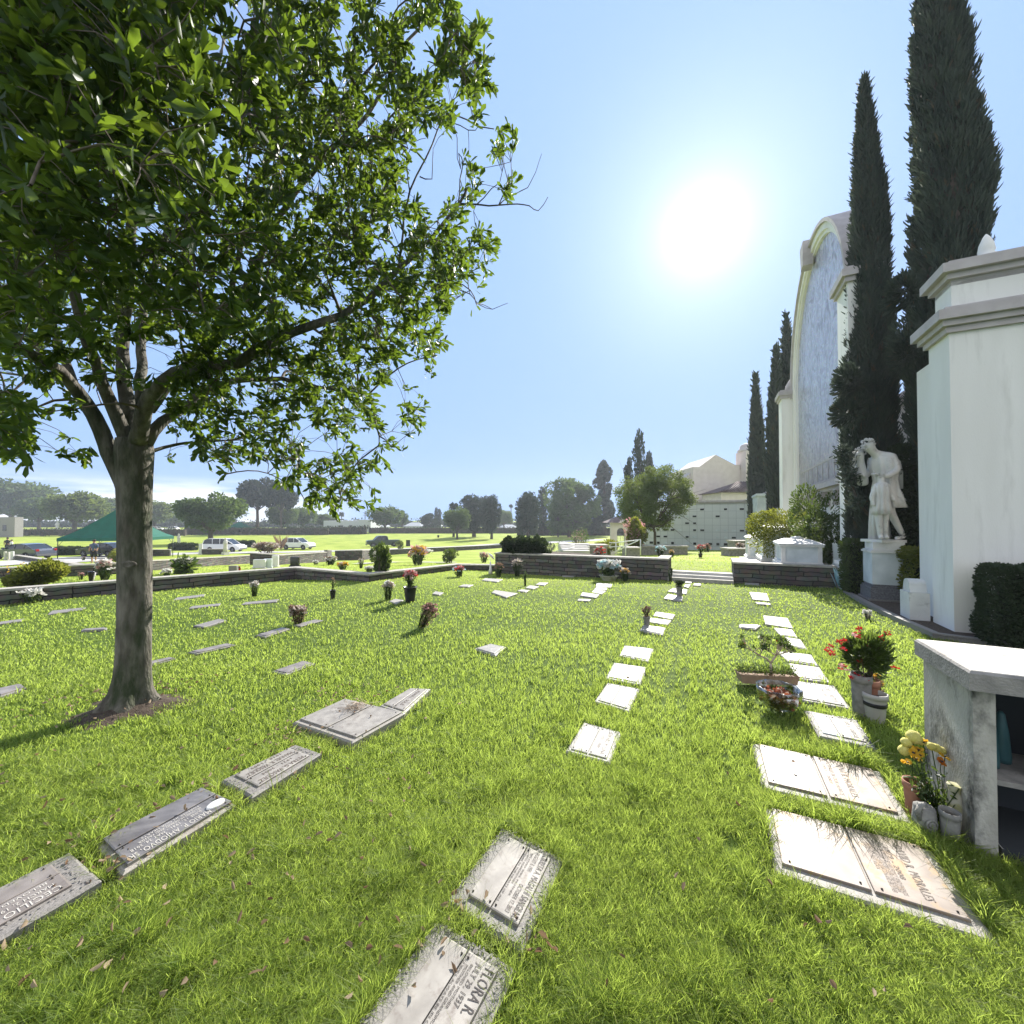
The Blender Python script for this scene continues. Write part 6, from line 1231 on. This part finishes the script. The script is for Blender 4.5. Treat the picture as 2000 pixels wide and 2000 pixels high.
# ---------- far trees
def unit_tree(kind,seed,n,L,mat):
    """unit-height tree prototypes: meshes (trunk, crown)"""
    rs=np.random.RandomState(seed); tr=MB()
    if kind=='broad':
        k=44; a=rs.uniform(0,6.28,k); q=rs.rand(k)**.5*.36; zc=.56+rs.uniform(-.28,.32,k)*(1-q/.55); lc=np.stack([np.cos(a)*q,np.sin(a)*q,zc],1); lr=rs.uniform(.10,.17,k); base=(.035,.28)
    elif kind=='pine':
        k=18; a=rs.uniform(0,6.28,k); q=rs.rand(k)**.5*.33; zc=.74+rs.uniform(-.16,.15,k); lc=np.stack([np.cos(a)*q,np.sin(a)*q,zc],1); lr=rs.uniform(.10,.16,k); base=(.028,.5)
    elif kind=='juniper':
        k=60; zc=rs.permutation(np.linspace(.24,.93,k)); pr=.36*np.sin(np.clip((zc-.1)/.95,0,1)*math.pi)**.6; a=rs.uniform(0,6.28,k); q=pr*rs.rand(k)**.5; lc=np.stack([np.cos(a)*q,np.sin(a)*q,zc],1); lr=rs.uniform(.09,.15,k); base=(.05,.25)
    elif kind=='column':
        k=34; zc=np.linspace(.14,.95,k); pr=.13*np.sin(np.clip((zc)/1.02,0,1)*math.pi)**.4; a=rs.uniform(0,6.28,k); q=pr*rs.rand(k)*.6; lc=np.stack([np.cos(a)*q,np.sin(a)*q,zc],1); lr=pr*.85*rs.uniform(.7,1,k)+.015; base=(.03,.2)
    elif kind=='conifer':
        k=40; zc=rs.permutation(np.linspace(.2,.97,k)); pr=.21*(1.12-zc)**.5*(.7+.5*rs.rand(k)); a=rs.uniform(0,6.28,k); q=pr*rs.rand(k)**.4; lc=np.stack([np.cos(a)*q,np.sin(a)*q,zc],1); lr=rs.uniform(.035,.075,k); base=(.025,.9)
    elif kind=='oval':
        k=70; zc=rs.permutation(np.linspace(.14,.93,k)); pr=.42*np.sin(np.clip((zc+.04)/1.06,0,1)*math.pi)**.55; a=rs.uniform(0,6.28,k); q=pr*rs.rand(k)**.5; lc=np.stack([np.cos(a)*q,np.sin(a)*q,zc],1); lr=rs.uniform(.07,.12,k); base=(.03,.2)
    tr.tube([(0,0,-.03),(.008,0,base[1]*.5),(0,0,base[1]),(.01,.01,min(.9,base[1]+.2))],[base[0]*1.3,base[0],base[0]*.85,base[0]*.35],8)
    for j in range(0,len(lc),2): 
        s=np.array([0,0,base[1]*(.8 if kind!='conifer' else 0)+(lc[j][2]*.9 if kind=='conifer' else 0)]); m_=(s+lc[j])/2+rs.normal(0,.015,3); tr.tube([s,m_,lc[j]],[base[0]*.45,base[0]*.28,base[0]*.08],5)
    j=rs.randint(0,len(lc),n); d=norm(rs.normal(size=(n,3))); P=lc[j]+d*lr[j][:,None]*(.45+.6*rs.rand(n,1)**.6)*[1,1,.85]; D=norm(d+rs.normal(0,.5,(n,3)))
    V,F=leaf_arrays(P,D,rs.uniform(.6,1.3,n)*L,L*.6,.2,rs)
    mt=tr.mesh('trunk'); mt.materials.append(M['bark_dark']); mc=quads('crown',V,F,np.repeat(rs.rand(n),6)); mc.materials.append(M[mat]); return mt,mc
PT={}
def proto(kind,seed,n,L,mat):
    k=(kind,seed,mat)
    if k not in PT: PT[k]=unit_tree(kind,seed,n,L,mat)
    return PT[k]
def tree(px,pb,pt,wpx,kind,label,seed=1,n=3000,L=.05,mat='far_green',Y=None,name=None,group='trees across the grounds',wf=None,rot=None):
    if Y is None: g=G(px,pb)
    else: x=ray(px,1000)[0]*Y; g=np.array([x,Y,T(x,Y)])
    h=zpx(pt,g[1])-g[2]; w_=wpx*g[1]/FPX; uw={'broad':.92,'pine':.86,'juniper':.82,'column':.26,'conifer':.42,'oval':.86}[kind]
    root=empty(name or {'broad':'broadleaf_tree','pine':'umbrella_pine','juniper':'juniper_tree','column':'columnar_tree','conifer':'tall_conifer','oval':'broadleaf_tree'}[kind],g,rot if rot is not None else random.uniform(0,6.28),label,'tree',group)
    n=int(n*1.9); L*=1.12
    mt,mc=proto(kind,seed,n,L,mat); link('trunk',mt,None,root); link('crown',mc,None,root); root.scale=(w_/uw,w_/uw,h); return root
tree(22,1033,925,115,'broad','large dark-crowned tree at the far left edge',1,4500,.045,'far_green')
tree(75,1036,965,66,'broad','second tree from the left, medium dark green',2,3000,.055)
tree(146,1042,953,100,'broad','olive green tree with forked trunk left of the green canopy',3,3800,.05,'far_olive')
tree(212,1032,966,80,'broad','dark tree half hidden behind the green canopy',2,3000,.055)
tree(262,1034,962,60,'broad','dark crown just behind the big trunk',1,3000,.05)
tree(302,1036,970,66,'broad','yellowish tree just right of the big trunk',3,3000,.055,'far_olive')
tree(341,1031,997,36,'broad','small low tree between big trunk and van tree',2,2500,.06)
tree(412,1062,954,116,'broad','stout-trunked green tree standing behind the white van',4,5200,.042)
tree(502,1040,934,80,'pine','umbrella pine with leaning bare trunk',1,3600,.05,'far_dark')
tree(549,1041,943,62,'pine','second umbrella pine, right of the leaning one',2,3600,.05,'far_dark')
tree(550,1040,982,54,'broad','small green tree below the second umbrella pine',4,2500,.06)
tree(592,1038,985,56,'broad','rounded dull green tree right of the umbrella pines',3,2500,.055,'far_green')
tree(634,1035,1000,50,'broad','hazy low tree before the long white building',1,2500,.055)
tree(752,1040,983,66,'broad','full crowned tree above the parked truck',3,3200,.05)
tree(785,1037,992,26,'broad','narrow small tree right of the one above the truck',2,2000,.06)
tree(838,1037,1003,34,'oval','far dark tree left of the twin italian cypresses',5,1800,.06,'far_dark')
tree(852,1036,991,7,'column','left one of the twin distant italian cypresses',6,900,.04,'far_dark'); tree(858,1036,994,8,'column','right one of the twin distant italian cypresses',6,900,.04,'far_dark')
tree(893,1053,984,50,'broad','light green young tree left of the dark juniper pair',4,3000,.055)
tree(926,1049,970,58,'juniper','wider juniper of the dark pair with thick trunk',5,4200,.045,'far_dark')
tree(960,1053,970,40,'juniper','narrower juniper of the dark pair',7,3800,.045,'far_dark')
tree(984,1036,991,34,'broad','misty far tree between the juniper pair and the palm',1,2000,.06)
tree(1031,1059,965,52,'juniper','dense weeping tree on two thin trunks behind the planter hedge',8,4500,.042,'far_dark')
tree(1060,1046,952,19,'column','tall narrow columnar tree right of the weeping one',6,2600,.03,'far_dark')
tree(1112,1049,934,104,'oval','large spreading green tree in the centre distance',9,9000,.03)
tree(1090,1049,970,40,'oval','smaller tree at the left foot of the large central one',5,2600,.05)
tree(1181,1046,903,42,'conifer','tall open conifer between central tree and round tree',3,7000,.028,'far_dark')
tree(1162,1046,985,34,'oval','dark understory tree right of the large central one',5,2400,.05,'far_dark')
tree(1150,1044,1000,30,'oval','low dark tree behind the gatehouse bushes',5,2400,.05,'far_dark')
tree(1228,1048,899,24,'conifer','dark treetop peeping over the round tree, left side',4,3000,.035,'far_dark',Y=62)
tree(1268,1048,888,26,'conifer','faint treetop peeping over the round tree, right side',4,3000,.035,'far_dark',Y=75)
t=tree(1249,1048,842,22,'column','sharp dark cypress spire rising behind the round tree',6,5200,.022,'far_dark',Y=58)
# round tree in front of the niche wall: own mesh
def roundtree():
    rs=np.random.RandomState(44); Y=27.5; xg=ray(1279,1000)[0]*Y; g=np.array([xg,Y,T(xg,Y)]); k=Y/FPX; root=empty('round_tree',g,0,'round yellow-green tree with forked trunk before the niche wall','tree'); h=zpx(898,Y)-g[2]; R_=166*k/2
    cz=h*.56; mb=MB(); mb.tube([(0,0,-.1),(0,0,h*.2),(-.03*h,0,h*.3)],[.10,.085,.075],9)
    tips=[]
    for q in range(16):
        a=q*2.4; e=np.array([math.cos(a)*R_*.62,math.sin(a)*R_*.5,cz+h*.22*math.sin(q*1.7)]); s=np.array([-.02*h,0,h*(.26+.05*rs.rand())]); mb.tube([s,s+(e-s)*.45+[0,0,-.04*h],s+(e-s)*.75,e],[.055,.04,.022,.008],6); tips.append(e)
        for w_ in range(4): f=e+rs.normal(0,R_*.25,3); mb.tube([s+(e-s)*.6,f],[.02,.005],4)
    mb.build('trunk',M['bark_dark'],root)
    lc=[];lr=[]
    for q in range(130):
        d=norm(rs.normal(size=3)); rr=rs.rand()**.35*.9; p=d*rr*[R_,R_*.9,h*.40]+[0,0,cz]
        if p[2]<h*.26: p[2]=h*.28
        lc.append(p); lr.append(rs.uniform(.25,.5))
    lc=np.array(lc);lr=np.array(lr); n=30000; j=rs.randint(0,130,n); d=norm(rs.normal(size=(n,3))); P=lc[j]+d*lr[j][:,None]*rs.rand(n,1)**.5
    leaves('crown',P,d+rs.normal(0,.5,(n,3))+[0,0,-.2],rs.uniform(.08,.15,n),.055,M['far_olive'],root,rs=rs)
roundtree()
# palms
def palm(px,pb,pt,wpx,label,Y=None):
    g=G(px,pb) if Y is None else np.array([ray(px,1000)[0]*Y,Y,T(ray(px,1000)[0]*Y,Y)]); h=zpx(pt,g[1])-g[2]; root=empty('palm_tree',g,0,label,'tree','palm trees'); r=wpx*g[1]/FPX/2
    mb=MB(); mb.tube([(0,0,0),(.1,0,h*.5),(0,0,h*.88)],[.35,.22,.2],7); mb.build('trunk',M['bark_dark'],root); rs=np.random.RandomState(int(px)); n=70; d=norm(rs.normal(size=(n,3))*[1,1,.7]); leaves('fronds',np.tile([0,0,h*.9],(n,1)),d,r*1.1,r*.3,M['far_dark'],root,rs=rs,droop=.3)
palm(998,1036,982,9,'slim fan palm against the sky in the centre distance',190); palm(655,1036,1002,12,'short far palm left of the utility pole',200); palm(667,1036,1000,12,'taller far palm nearest the utility pole',200); palm(886,1040,980,20,'feathery palm top behind the light green young tree',110)
# far belt: hedge line, fence, houses, low building
rs=np.random.RandomState(77); n=26000; xx=rs.uniform(-330,140,n); top=2.6+1.5*snoise(xx,xx*0,.06,9)+2.2*(rs.rand(n)<.1); zz=rs.rand(n)*top; P=np.stack([xx,230+rs.normal(0,3,n),-3.2+zz],1)
tag(leaves('distant_trees',P,rs.normal(size=(n,3)),rs.uniform(.8,1.8,n),.9,M['far_dark'],rs=rs),'low dark belt of distant trees and hedge along the horizon','trees',None,'stuff')
def block(name,px0,px1,pt,Y,label,mat,dep=10,roof=None,z0=-3.4,cat='building',group=None,rp=0):
    a=at(px0,pt,Y);b_=at(px1,pt,Y); root=empty(name,((a[0]+b_[0])/2,Y,z0),0,label,cat,group); w_=b_[0]-a[0]; h=a[2]-z0; mb=MB(); mb.box((0,dep/2,h/2),(w_,dep,h)); mb.build('wall',M[mat],root)
    if roof: mb=MB(); mb.add([(-w_/2-.5,-.5,h),(w_/2+.5,-.5,h),(w_/2+.5,dep+.5,h),(-w_/2-.5,dep+.5,h),(-w_/4,dep/2,h+rp),(w_/4,dep/2,h+rp)],[(0,1,5,4),(1,2,5),(2,3,4,5),(3,0,4),(0,3,2,1)]); mb.build('roof',M[roof],root)
    mb=MB(); mb.box((0,0-.02,h*.45),(w_*.12,.1,h*.3)); mb.box((w_*.28,-.02,h*.45),(w_*.08,.1,h*.3)); mb.build('windows',M['glass_dark'],root); return root
block('white_hall',632,700,1017,150,'long low white building beyond the far field','house_pale',14); block('white_annex',700,724,1015,149,'taller pale end block of the long white building','house_pale',12)
block('grey_hall',-60,29,1010,112,'long pale building at the far left edge behind trees','concrete_edge',2)
block('suburban_house',790,822,1028,170,'left grey-roofed house beyond the field','house_pale',9,'house_roof',rp=1.6,group='suburban houses'); block('suburban_house',826,856,1028,171,'middle grey-roofed house beyond the field','house_pale',9,'house_roof',rp=2.0,group='suburban houses'); block('suburban_house',736,750,1029,172,'small house behind the tree above the truck','house_pale',8,'house_roof',rp=1.4,group='suburban houses'); block('suburban_house',975,1010,1031,180,'low house roof below the slim fan palm','house_pale',8,'house_roof',rp=1.4,group='suburban houses')
def farwall(px0,px1,Y,pt,label):
    a=at(px0,pt,Y);b_=at(px1,pt,Y); r=empty('boundary_hedge',((a[0]+b_[0])/2,Y,-3.3),0,label,'hedge','boundary hedges'); n=2600; rs=np.random.RandomState(int(px0)+900); w_=b_[0]-a[0]; h=a[2]+3.3; mb=MB(); mb.box((0,.6,h*.45),(w_,.8,h*.9)); mb.build('core',M['bark_dark'],r); leaves('foliage',np.stack([rs.uniform(-w_/2,w_/2,n),rs.uniform(0,1,n),rs.rand(n)*h],1),rs.normal(size=(n,3)),.5,.3,M['hedge_dark'],r,rs=rs)
farwall(-40,360,118,1033,'dark clipped boundary hedge at far left'); farwall(360,640,125,1030,'dark boundary hedge behind the pines'); farwall(560,715,128,1028.5,'clipped hedge in front of the long white building'); farwall(720,1010,135,1030,'dark boundary hedge in the centre distance'); farwall(1010,1240,120,1030,'dark boundary hedge right of centre')
r=empty('utility_pole',(at(713,1030,175)[0],175,-3.2),0,'thin utility pole above the long white building','pole'); mb=MB(); hh=zpx(998,175)+3.2; mb.tube([(0,0,0),(0,0,hh)],[.2,.14],6); mb.box((0,0,hh-.8),(2.2,.15,.15)); mb.box((0,0,hh-1.8),(1.8,.15,.15)); mb.build('shaft',M['bark_dark'],r)
# ---------- vehicles
def car(kind,paint,label,loc,heading,group='parked cars'):
    """local: x forward, y left, z up"""
    root=empty({'sedan':'parked_sedan','van':'parked_minivan','suv':'parked_suv','truck':'pickup_truck','far':'parked_car'}[kind],loc,heading,label,'truck' if kind=='truck' else 'car',group)
    S={'sedan':(4.8,1.82,[(-2.4,.45),(-2.38,.82),(-2.25,.98),(-1.7,1.03),(1.0,.98),(1.9,.88),(2.35,.7),(2.4,.45),(2.2,.25),(-2.2,.25)],[(-1.95,1.0),(-1.25,1.38),(-.6,1.46),(.1,1.44),(1.15,.95)],(1.45,-1.42,.33)),
       'van':(4.8,1.85,[(-2.35,.4),(-2.4,.95),(-2.3,1.1),(1.2,1.05),(2.0,.92),(2.35,.68),(2.4,.4),(2.2,.25),(-2.2,.25)],[(-2.32,1.08),(-2.15,1.6),(-1.8,1.74),(.2,1.74),(.6,1.66),(1.55,1.0)],(1.5,-1.4,.33)),
       'suv':(4.7,1.88,[(-2.3,.45),(-2.35,.95),(-2.25,1.12),(.9,1.1),(2.0,1.02),(2.3,.85),(2.35,.45),(2.15,.3),(-2.1,.3)],[(-2.22,1.1),(-1.85,1.62),(-1.5,1.72),(.0,1.72),(.3,1.68),(1.15,1.06)],(1.42,-1.38,.37)),
       'truck':(5.6,1.95,[(-2.8,.6),(-2.8,1.15),(-.75,1.15),(-.7,1.18),(1.2,1.2),(2.6,1.12),(2.78,1.0),(2.8,.5),(2.6,.4),(-2.7,.45)],[(-.75,1.18),(-.62,1.78),(-.4,1.86),(.7,1.86),(1.0,1.78),(1.55,1.18)],(1.75,-1.75,.4))}
    S['far']=S['suv']; Lh,Wd,body,cab,(xf,xr,rw)=S[kind]; w2=Wd/2
    # body with wheel arches cut as notches in the profile
    def arch_(x0): return [(x0+(rw+.06)*math.cos(t),rw*.98+(rw+.06)*math.sin(t)) for t in np.linspace(math.pi*1.0,0,9)]
    top=body[:-2]; zb=body[-1][1]; prof=top+[(body[-2][0],zb)]+[(xf+rw+.06,zb)]+arch_(xf)[::-1]+[(xf-rw-.06,zb),(xr+rw+.06,zb)]+arch_(xr)[::-1]+[(xr-rw-.06,zb),(body[-1][0],zb)]
    mb=MB(); rings=[]
    for y,s,dz in ((-w2,.985,0),(-w2*.94,1,.0),(w2*.94,1,.0),(w2,.985,0)):
        rings.append([(x*s,y,z if z<.6 else .6+(z-.6)*(.97 if abs(y)==w2 else 1)) for x,z in prof])
    mb.loft(rings,smooth=False); mb.build('body',M[paint],root)
    mb=MB(); mb.box((0,0,.5),(Lh*.72,Wd*.8,.5)); mb.build('underbody',M['tyre'],root)
    c2=[(x,z) for x,z in cab]; mb=MB(); rings=[[(x,y*w2,z) if i not in (0,len(c2)-1) else (x,y*w2/.86*.93,z) for i,(x,z) in enumerate(c2)] for y in (-.83,.83)]; mb.loft(rings,smooth=False); mb.build('windows',M['glass_dark'],root)
    rt=[p for p in cab[1:-1]]; x0,x1=rt[0][0],rt[-1][0]; zt=max(z for _,z in cab); mb=MB(); mb.loft([[(x,y,z+.012+(0.02 if abs(y)<w2*.5 else 0)) for x,z in rt] for y in (-w2*.84,-w2*.4,w2*.4,w2*.84)],caps=False,closed=False,smooth=False); mb.build('roof',M[paint],root)
    mb=MB()
    for sd in (-1,1):
        for i in (0,len(c2)-2): a,b_=c2[i],c2[i+1]; mb.tube([(a[0],sd*w2*.9,a[1]),(b_[0],sd*w2*.84,b_[1])],.045,5)
        for xp in ((-.15,-1.1) if kind!='truck' else (.35,)): mb.tube([(xp,sd*w2*.885,1.0),(xp,sd*w2*.845,zt)],.04,5)
    mb.build('pillars',M[paint],root)
    for x in (xf,xr):
        for sd in (-1,1):
            mb=MB(); pr=[(rw*.55,-.09),(rw*.93,-.1),(rw,-.06),(rw,.06),(rw*.93,.1),(rw*.55,.09)]; rings=[[(rr_*math.cos(t),yy,rr_*math.sin(t)) for t in np.linspace(0,2*math.pi,20,endpoint=False)] for rr_,yy in pr]; mb.loft(rings); wh=mb.build('wheel',M['tyre'],root); wh.location=(x,sd*(w2-.12),rw)
            mb=MB(); mb.loft([[(rr_*math.cos(t),yy*sd,rr_*math.sin(t)) for t in np.linspace(0,2*math.pi,16,endpoint=False)] for rr_,yy in ((rw*.62,.0),(rw*.62,.095),(rw*.5,.07),(rw*.12,.06))],smooth=False)
            for k in range(5): t=k*1.257; mb.tube([(0,.075*sd,0),(rw*.58*math.cos(t),.085*sd,rw*.58*math.sin(t))],.03,4)
            mb.build('rim',M['rim'],wh)
    for sd in (-1,1):
        mb=MB(); mb.box((Lh/2-.1,sd*w2*.72,.72 if kind!='truck' else .9),(.16,.38,.15)); mb.build('headlight',M['lamp_clear'],root)
        mb=MB(); mb.box((-Lh/2+.08,sd*w2*.8,.88),(.16,.24,.2)); mb.build('taillight',M['lamp_red'],root)
        mb=MB(); mb.box((.85 if kind!='truck' else 1.2,sd*(w2+.06),1.08 if kind=='sedan' else 1.2),(.12,.16,.13)); mb.build('mirror',M[paint],root)
    mb=MB(); mb.box((Lh/2-.02,0,.42),(.08,Wd*.86,.2)); mb.box((-Lh/2+.02,0,.42),(.08,Wd*.86,.18)); mb.box((0,-w2*.985,.33),(Lh*.42,.03,.14)); mb.box((0,w2*.985,.33),(Lh*.42,.03,.14)); mb.build('bumper',M['trim_grey'],root)
    return root
def cp(px,pb): g=G(px,pb); return g
car('sedan','paint_grey','grey sedan parked at the left edge, facing left',cp(46,1091.5),math.pi-.06)
car('sedan','paint_dark','dark sedan parked under the green canopy',cp(204,1086.5),math.pi-.10)
car('van','paint_white','white minivan parked beyond the low wall, facing right',cp(439,1077.5),.06)
car('suv','paint_white','white sport utility car right of the spiky plant, facing right',cp(582,1073),-.12)
car('truck','paint_green','dark green pickup truck parked in the middle distance, facing left',cp(748,1067.5),math.pi+.45)
car('far','paint_white','far white car just right of the big trunk',cp(306,1036.5),.1); car('far','paint_white','far white car further right of the big trunk',cp(335,1037),math.pi)
# ---------- canopies
def canopy(px,pb0,wpx,pe,pp,label,dep=5,group='green canopies'):
    g=G(px,pb0); Y=g[1]; w_=wpx*Y/FPX; ze=zpx(pe,Y)-g[2]; zp=zpx(pp,Y)-g[2]; root=empty('canopy_tent',g,.12,label,'canopy',group); a,d=w_/2,dep/2
    mb=MB(); n=6; R1=[(-a,-d,ze),(a,-d,ze),(a,d,ze),(-a,d,ze)]; 
    def ring(f): 
        z=ze+(zp-ze)*(f**1.25); return [(x*(1-f*.96),y*(1-f*.96),z) for x,y,_ in R1]
    mb.loft([[(x,y,z-.28) for x,y,z in R1]]+[ring(k/n) for k in range(n+1)],smooth=False,caps=False); mb.build('fabric',M['tent_green'],root)
    for i,(x,y,_) in enumerate(R1):
        zb_=T(*(np.array(g[:2])+[x,y]))-g[2]; mb=MB(); mb.tube([(x*.98,y*.98,zb_),(x*.98,y*.98,ze)],.035,6); mb.tube([(x*.98,y*.98,ze*.62+zb_*.3),(x*.82,y*.98,ze-.05)],.018,4); mb.build('leg',M['metal_dark'],root)
    mb=MB()
    for k in range(4): p,q=R1[k],R1[(k+1)%4]; mb.tube([(p[0]*.98,p[1]*.98,ze-.1),(q[0]*.98,q[1]*.98,ze-.1)],.02,4); mb.tube([(p[0]*.95,p[1]*.95,ze-.02),(0,0,zp-.06)],.018,4)
    mb.build('frame',M['metal_dark'],root)
canopy(232,1090,140,1049,994,'big green peaked canopy behind the tree trunk',4.5)
canopy(468,1043,40,1031,1019,'small distant green canopy under the pines'); canopy(382,1036,26,1027,1021,'faint distant green canopy left of the pines')
# ---------- people
def person(px,pb,hpx,label,top,bottom,face=0,pose=0):
    g=G(px,pb); h=hpx*g[1]/FPX; root=empty('person',g,face,label,'person','people among the graves'); s=h/1.75
    V_=[(0,0,.95),(0,0,1.15),(0,0,1.38),(0,.01,1.48),(0,.02,1.56),(0,.02,1.66),(-.18,0,1.38),(-.24,-.03,1.12),(-.22,-.12,.9),(.18,0,1.38),(.24,-.02,1.12),(.22,-.12,.9),(-.1,0,.9),(-.1,-.02,.5),(-.1,0,.08),(-.1,-.14,.03),(.1,0,.9),(.1,.03,.5),(.1,.06,.08),(.1,-.08,.03)]
    E=[(0,1),(1,2),(2,3),(3,4),(4,5),(2,6),(6,7),(7,8),(2,9),(9,10),(10,11),(0,12),(12,13),(13,14),(14,15),(0,16),(16,17),(17,18),(18,19)]
    Rr=[.13,.12,.13,.055,.08,.085,.06,.045,.035,.06,.045,.035,.09,.065,.045,.035,.09,.065,.045,.035]
    V_=[tuple(s*c for c in v) for v in V_]; vs,fs=skin(V_,E,[r*s for r in Rr],1); mb=MB(); mb.add(vs,fs,True); headbits(mb,np.array([0,.02*s,1.62*s]),.1*s,(0,-1,0),False); mb.build('body',M['skin_tone'],root)
    mb=MB(); mb.lathe([(.15*s,.92*s),(.155*s,1.1*s),(.19*s,1.36*s),(.13*s,1.45*s),(.07*s,1.49*s)],(0,0,0),14,1,.72,caps=False)
    for sd in (-1,1): mb.tube([(sd*.17*s,0,1.4*s),(sd*.22*s,-.01*s,1.26*s),(sd*.25*s,-.03*s,1.14*s)],[.075*s,.07*s,.068*s],8)
    mb.build('shirt',M[top],root)
    mb=MB()
    for sd,yk in ((-1,-.02),(1,.03)): mb.tube([(sd*.09*s,0,.96*s),(sd*.1*s,yk*.5*s,.72*s),(sd*.1*s,yk*s,.48*s)],[.115*s,.1*s,.09*s],10)
    mb.build('shorts',M[bottom],root); mb=MB(); mb.lathe([(.1*s,-.02*s),(.108*s,.05*s),(.085*s,.1*s),(.03*s,.13*s)],(0,.03*s,1.64*s),12); mb.build('hair',M['hair'],root)
    return root
person(183,1100,46,'person in blue shirt and dark shorts standing under the green canopy','cloth_blue','cloth_dark',.3)
person(14,1080,30,'person in dark top standing behind the grey sedan, left of two','cloth_dark','cloth_dark',.4); person(22,1080,26,'smaller person in white standing behind the grey sedan','cloth_white','cloth_dark',-.3)
# small white garden statues far off
def fig(px,pb,hpx,label,mat='marble'):
    g=G(px,pb); h=hpx*g[1]/FPX; root=empty('robed_statue',g,random.uniform(-.5,.5),label,'statue','distant robed statues'); s=h
    mb=MB(); mb.box((0,0,.09*s),(.3*s,.3*s,.18*s),taper=.85); mb.build('base',M[mat],root)
    c=cloth([(.18*s,0,0,.13*s,.11*s),(.4*s,0,0,.11*s,.09*s),(.6*s,0,0,.1*s,.08*s),(.78*s,0,0,.13*s,.085*s),(.84*s,0,0,.07*s,.06*s),(.86*s,0,0,.04*s,.04*s)],12,.06)
    c.lathe([(.02*s,0),(.055*s,.03*s),(.06*s,.07*s),(.045*s,.11*s),(.01*s,.13*s)],(0,0,.85*s),10)
    for sd in (-1,1): c.tube([(sd*.11*s,0,.78*s),(sd*.13*s,-.04*s,.64*s),(sd*.03*s,-.11*s,.66*s)],[.035*s,.035*s,.02*s],6)
    c.build('robed_figure',M[mat],root)
fig(112,1043,26,'white robed statue between the left trees'); fig(349,1068,26,'tan robed statue on the hedge right of the canopy','path'); fig(440,1084,34,'slim tan statue in front of the white van','path'); fig(750,1084,12,'stubby pale twin figure behind the truck') ; fig(1201,1056,10,'tiny white statue by the gatehouse')
# litter bins
for px,pb,hp,lb in ((595,1042,6,'dark litter bin at the field edge, left of centre'),(669,1037,4,'distant dark litter bin near the long white building'),(856,1050,5,'dark litter bin beside a tree shadow in the field'),(423,1037,5,'dark litter bin beyond the stout tree')):
    g=G(px,pb); s=hp*g[1]/FPX; r=empty('litter_bin',g,0,lb,'bin','litter bins'); mb=MB(); mb.lathe([(s*.36,0),(s*.4,s*.8),(s*.42,s*.82),(s*.42,s*.9),(s*.2,s*.98),(.01,s)],(0,0,0),14); mb.build('bin_body',M['bin_dark'],r)
hz=MB(); hz.box((0,140,12),(700,420,42)); hm,hn=newmat('haze_air'); ho=N(hn,'ShaderNodeOutputMaterial'); hv=N(hn,'ShaderNodeVolumePrincipled'); hv.inputs['Color'].default_value=(.86,.92,1,1); hv.inputs['Density'].default_value=.0006; hv.inputs['Anisotropy'].default_value=.3; hn.links.new(hv.outputs[0],ho.inputs['Volume'])
tag(hz.build('haze',hm),'thin pale summer haze over the cemetery','haze',None,'stuff')
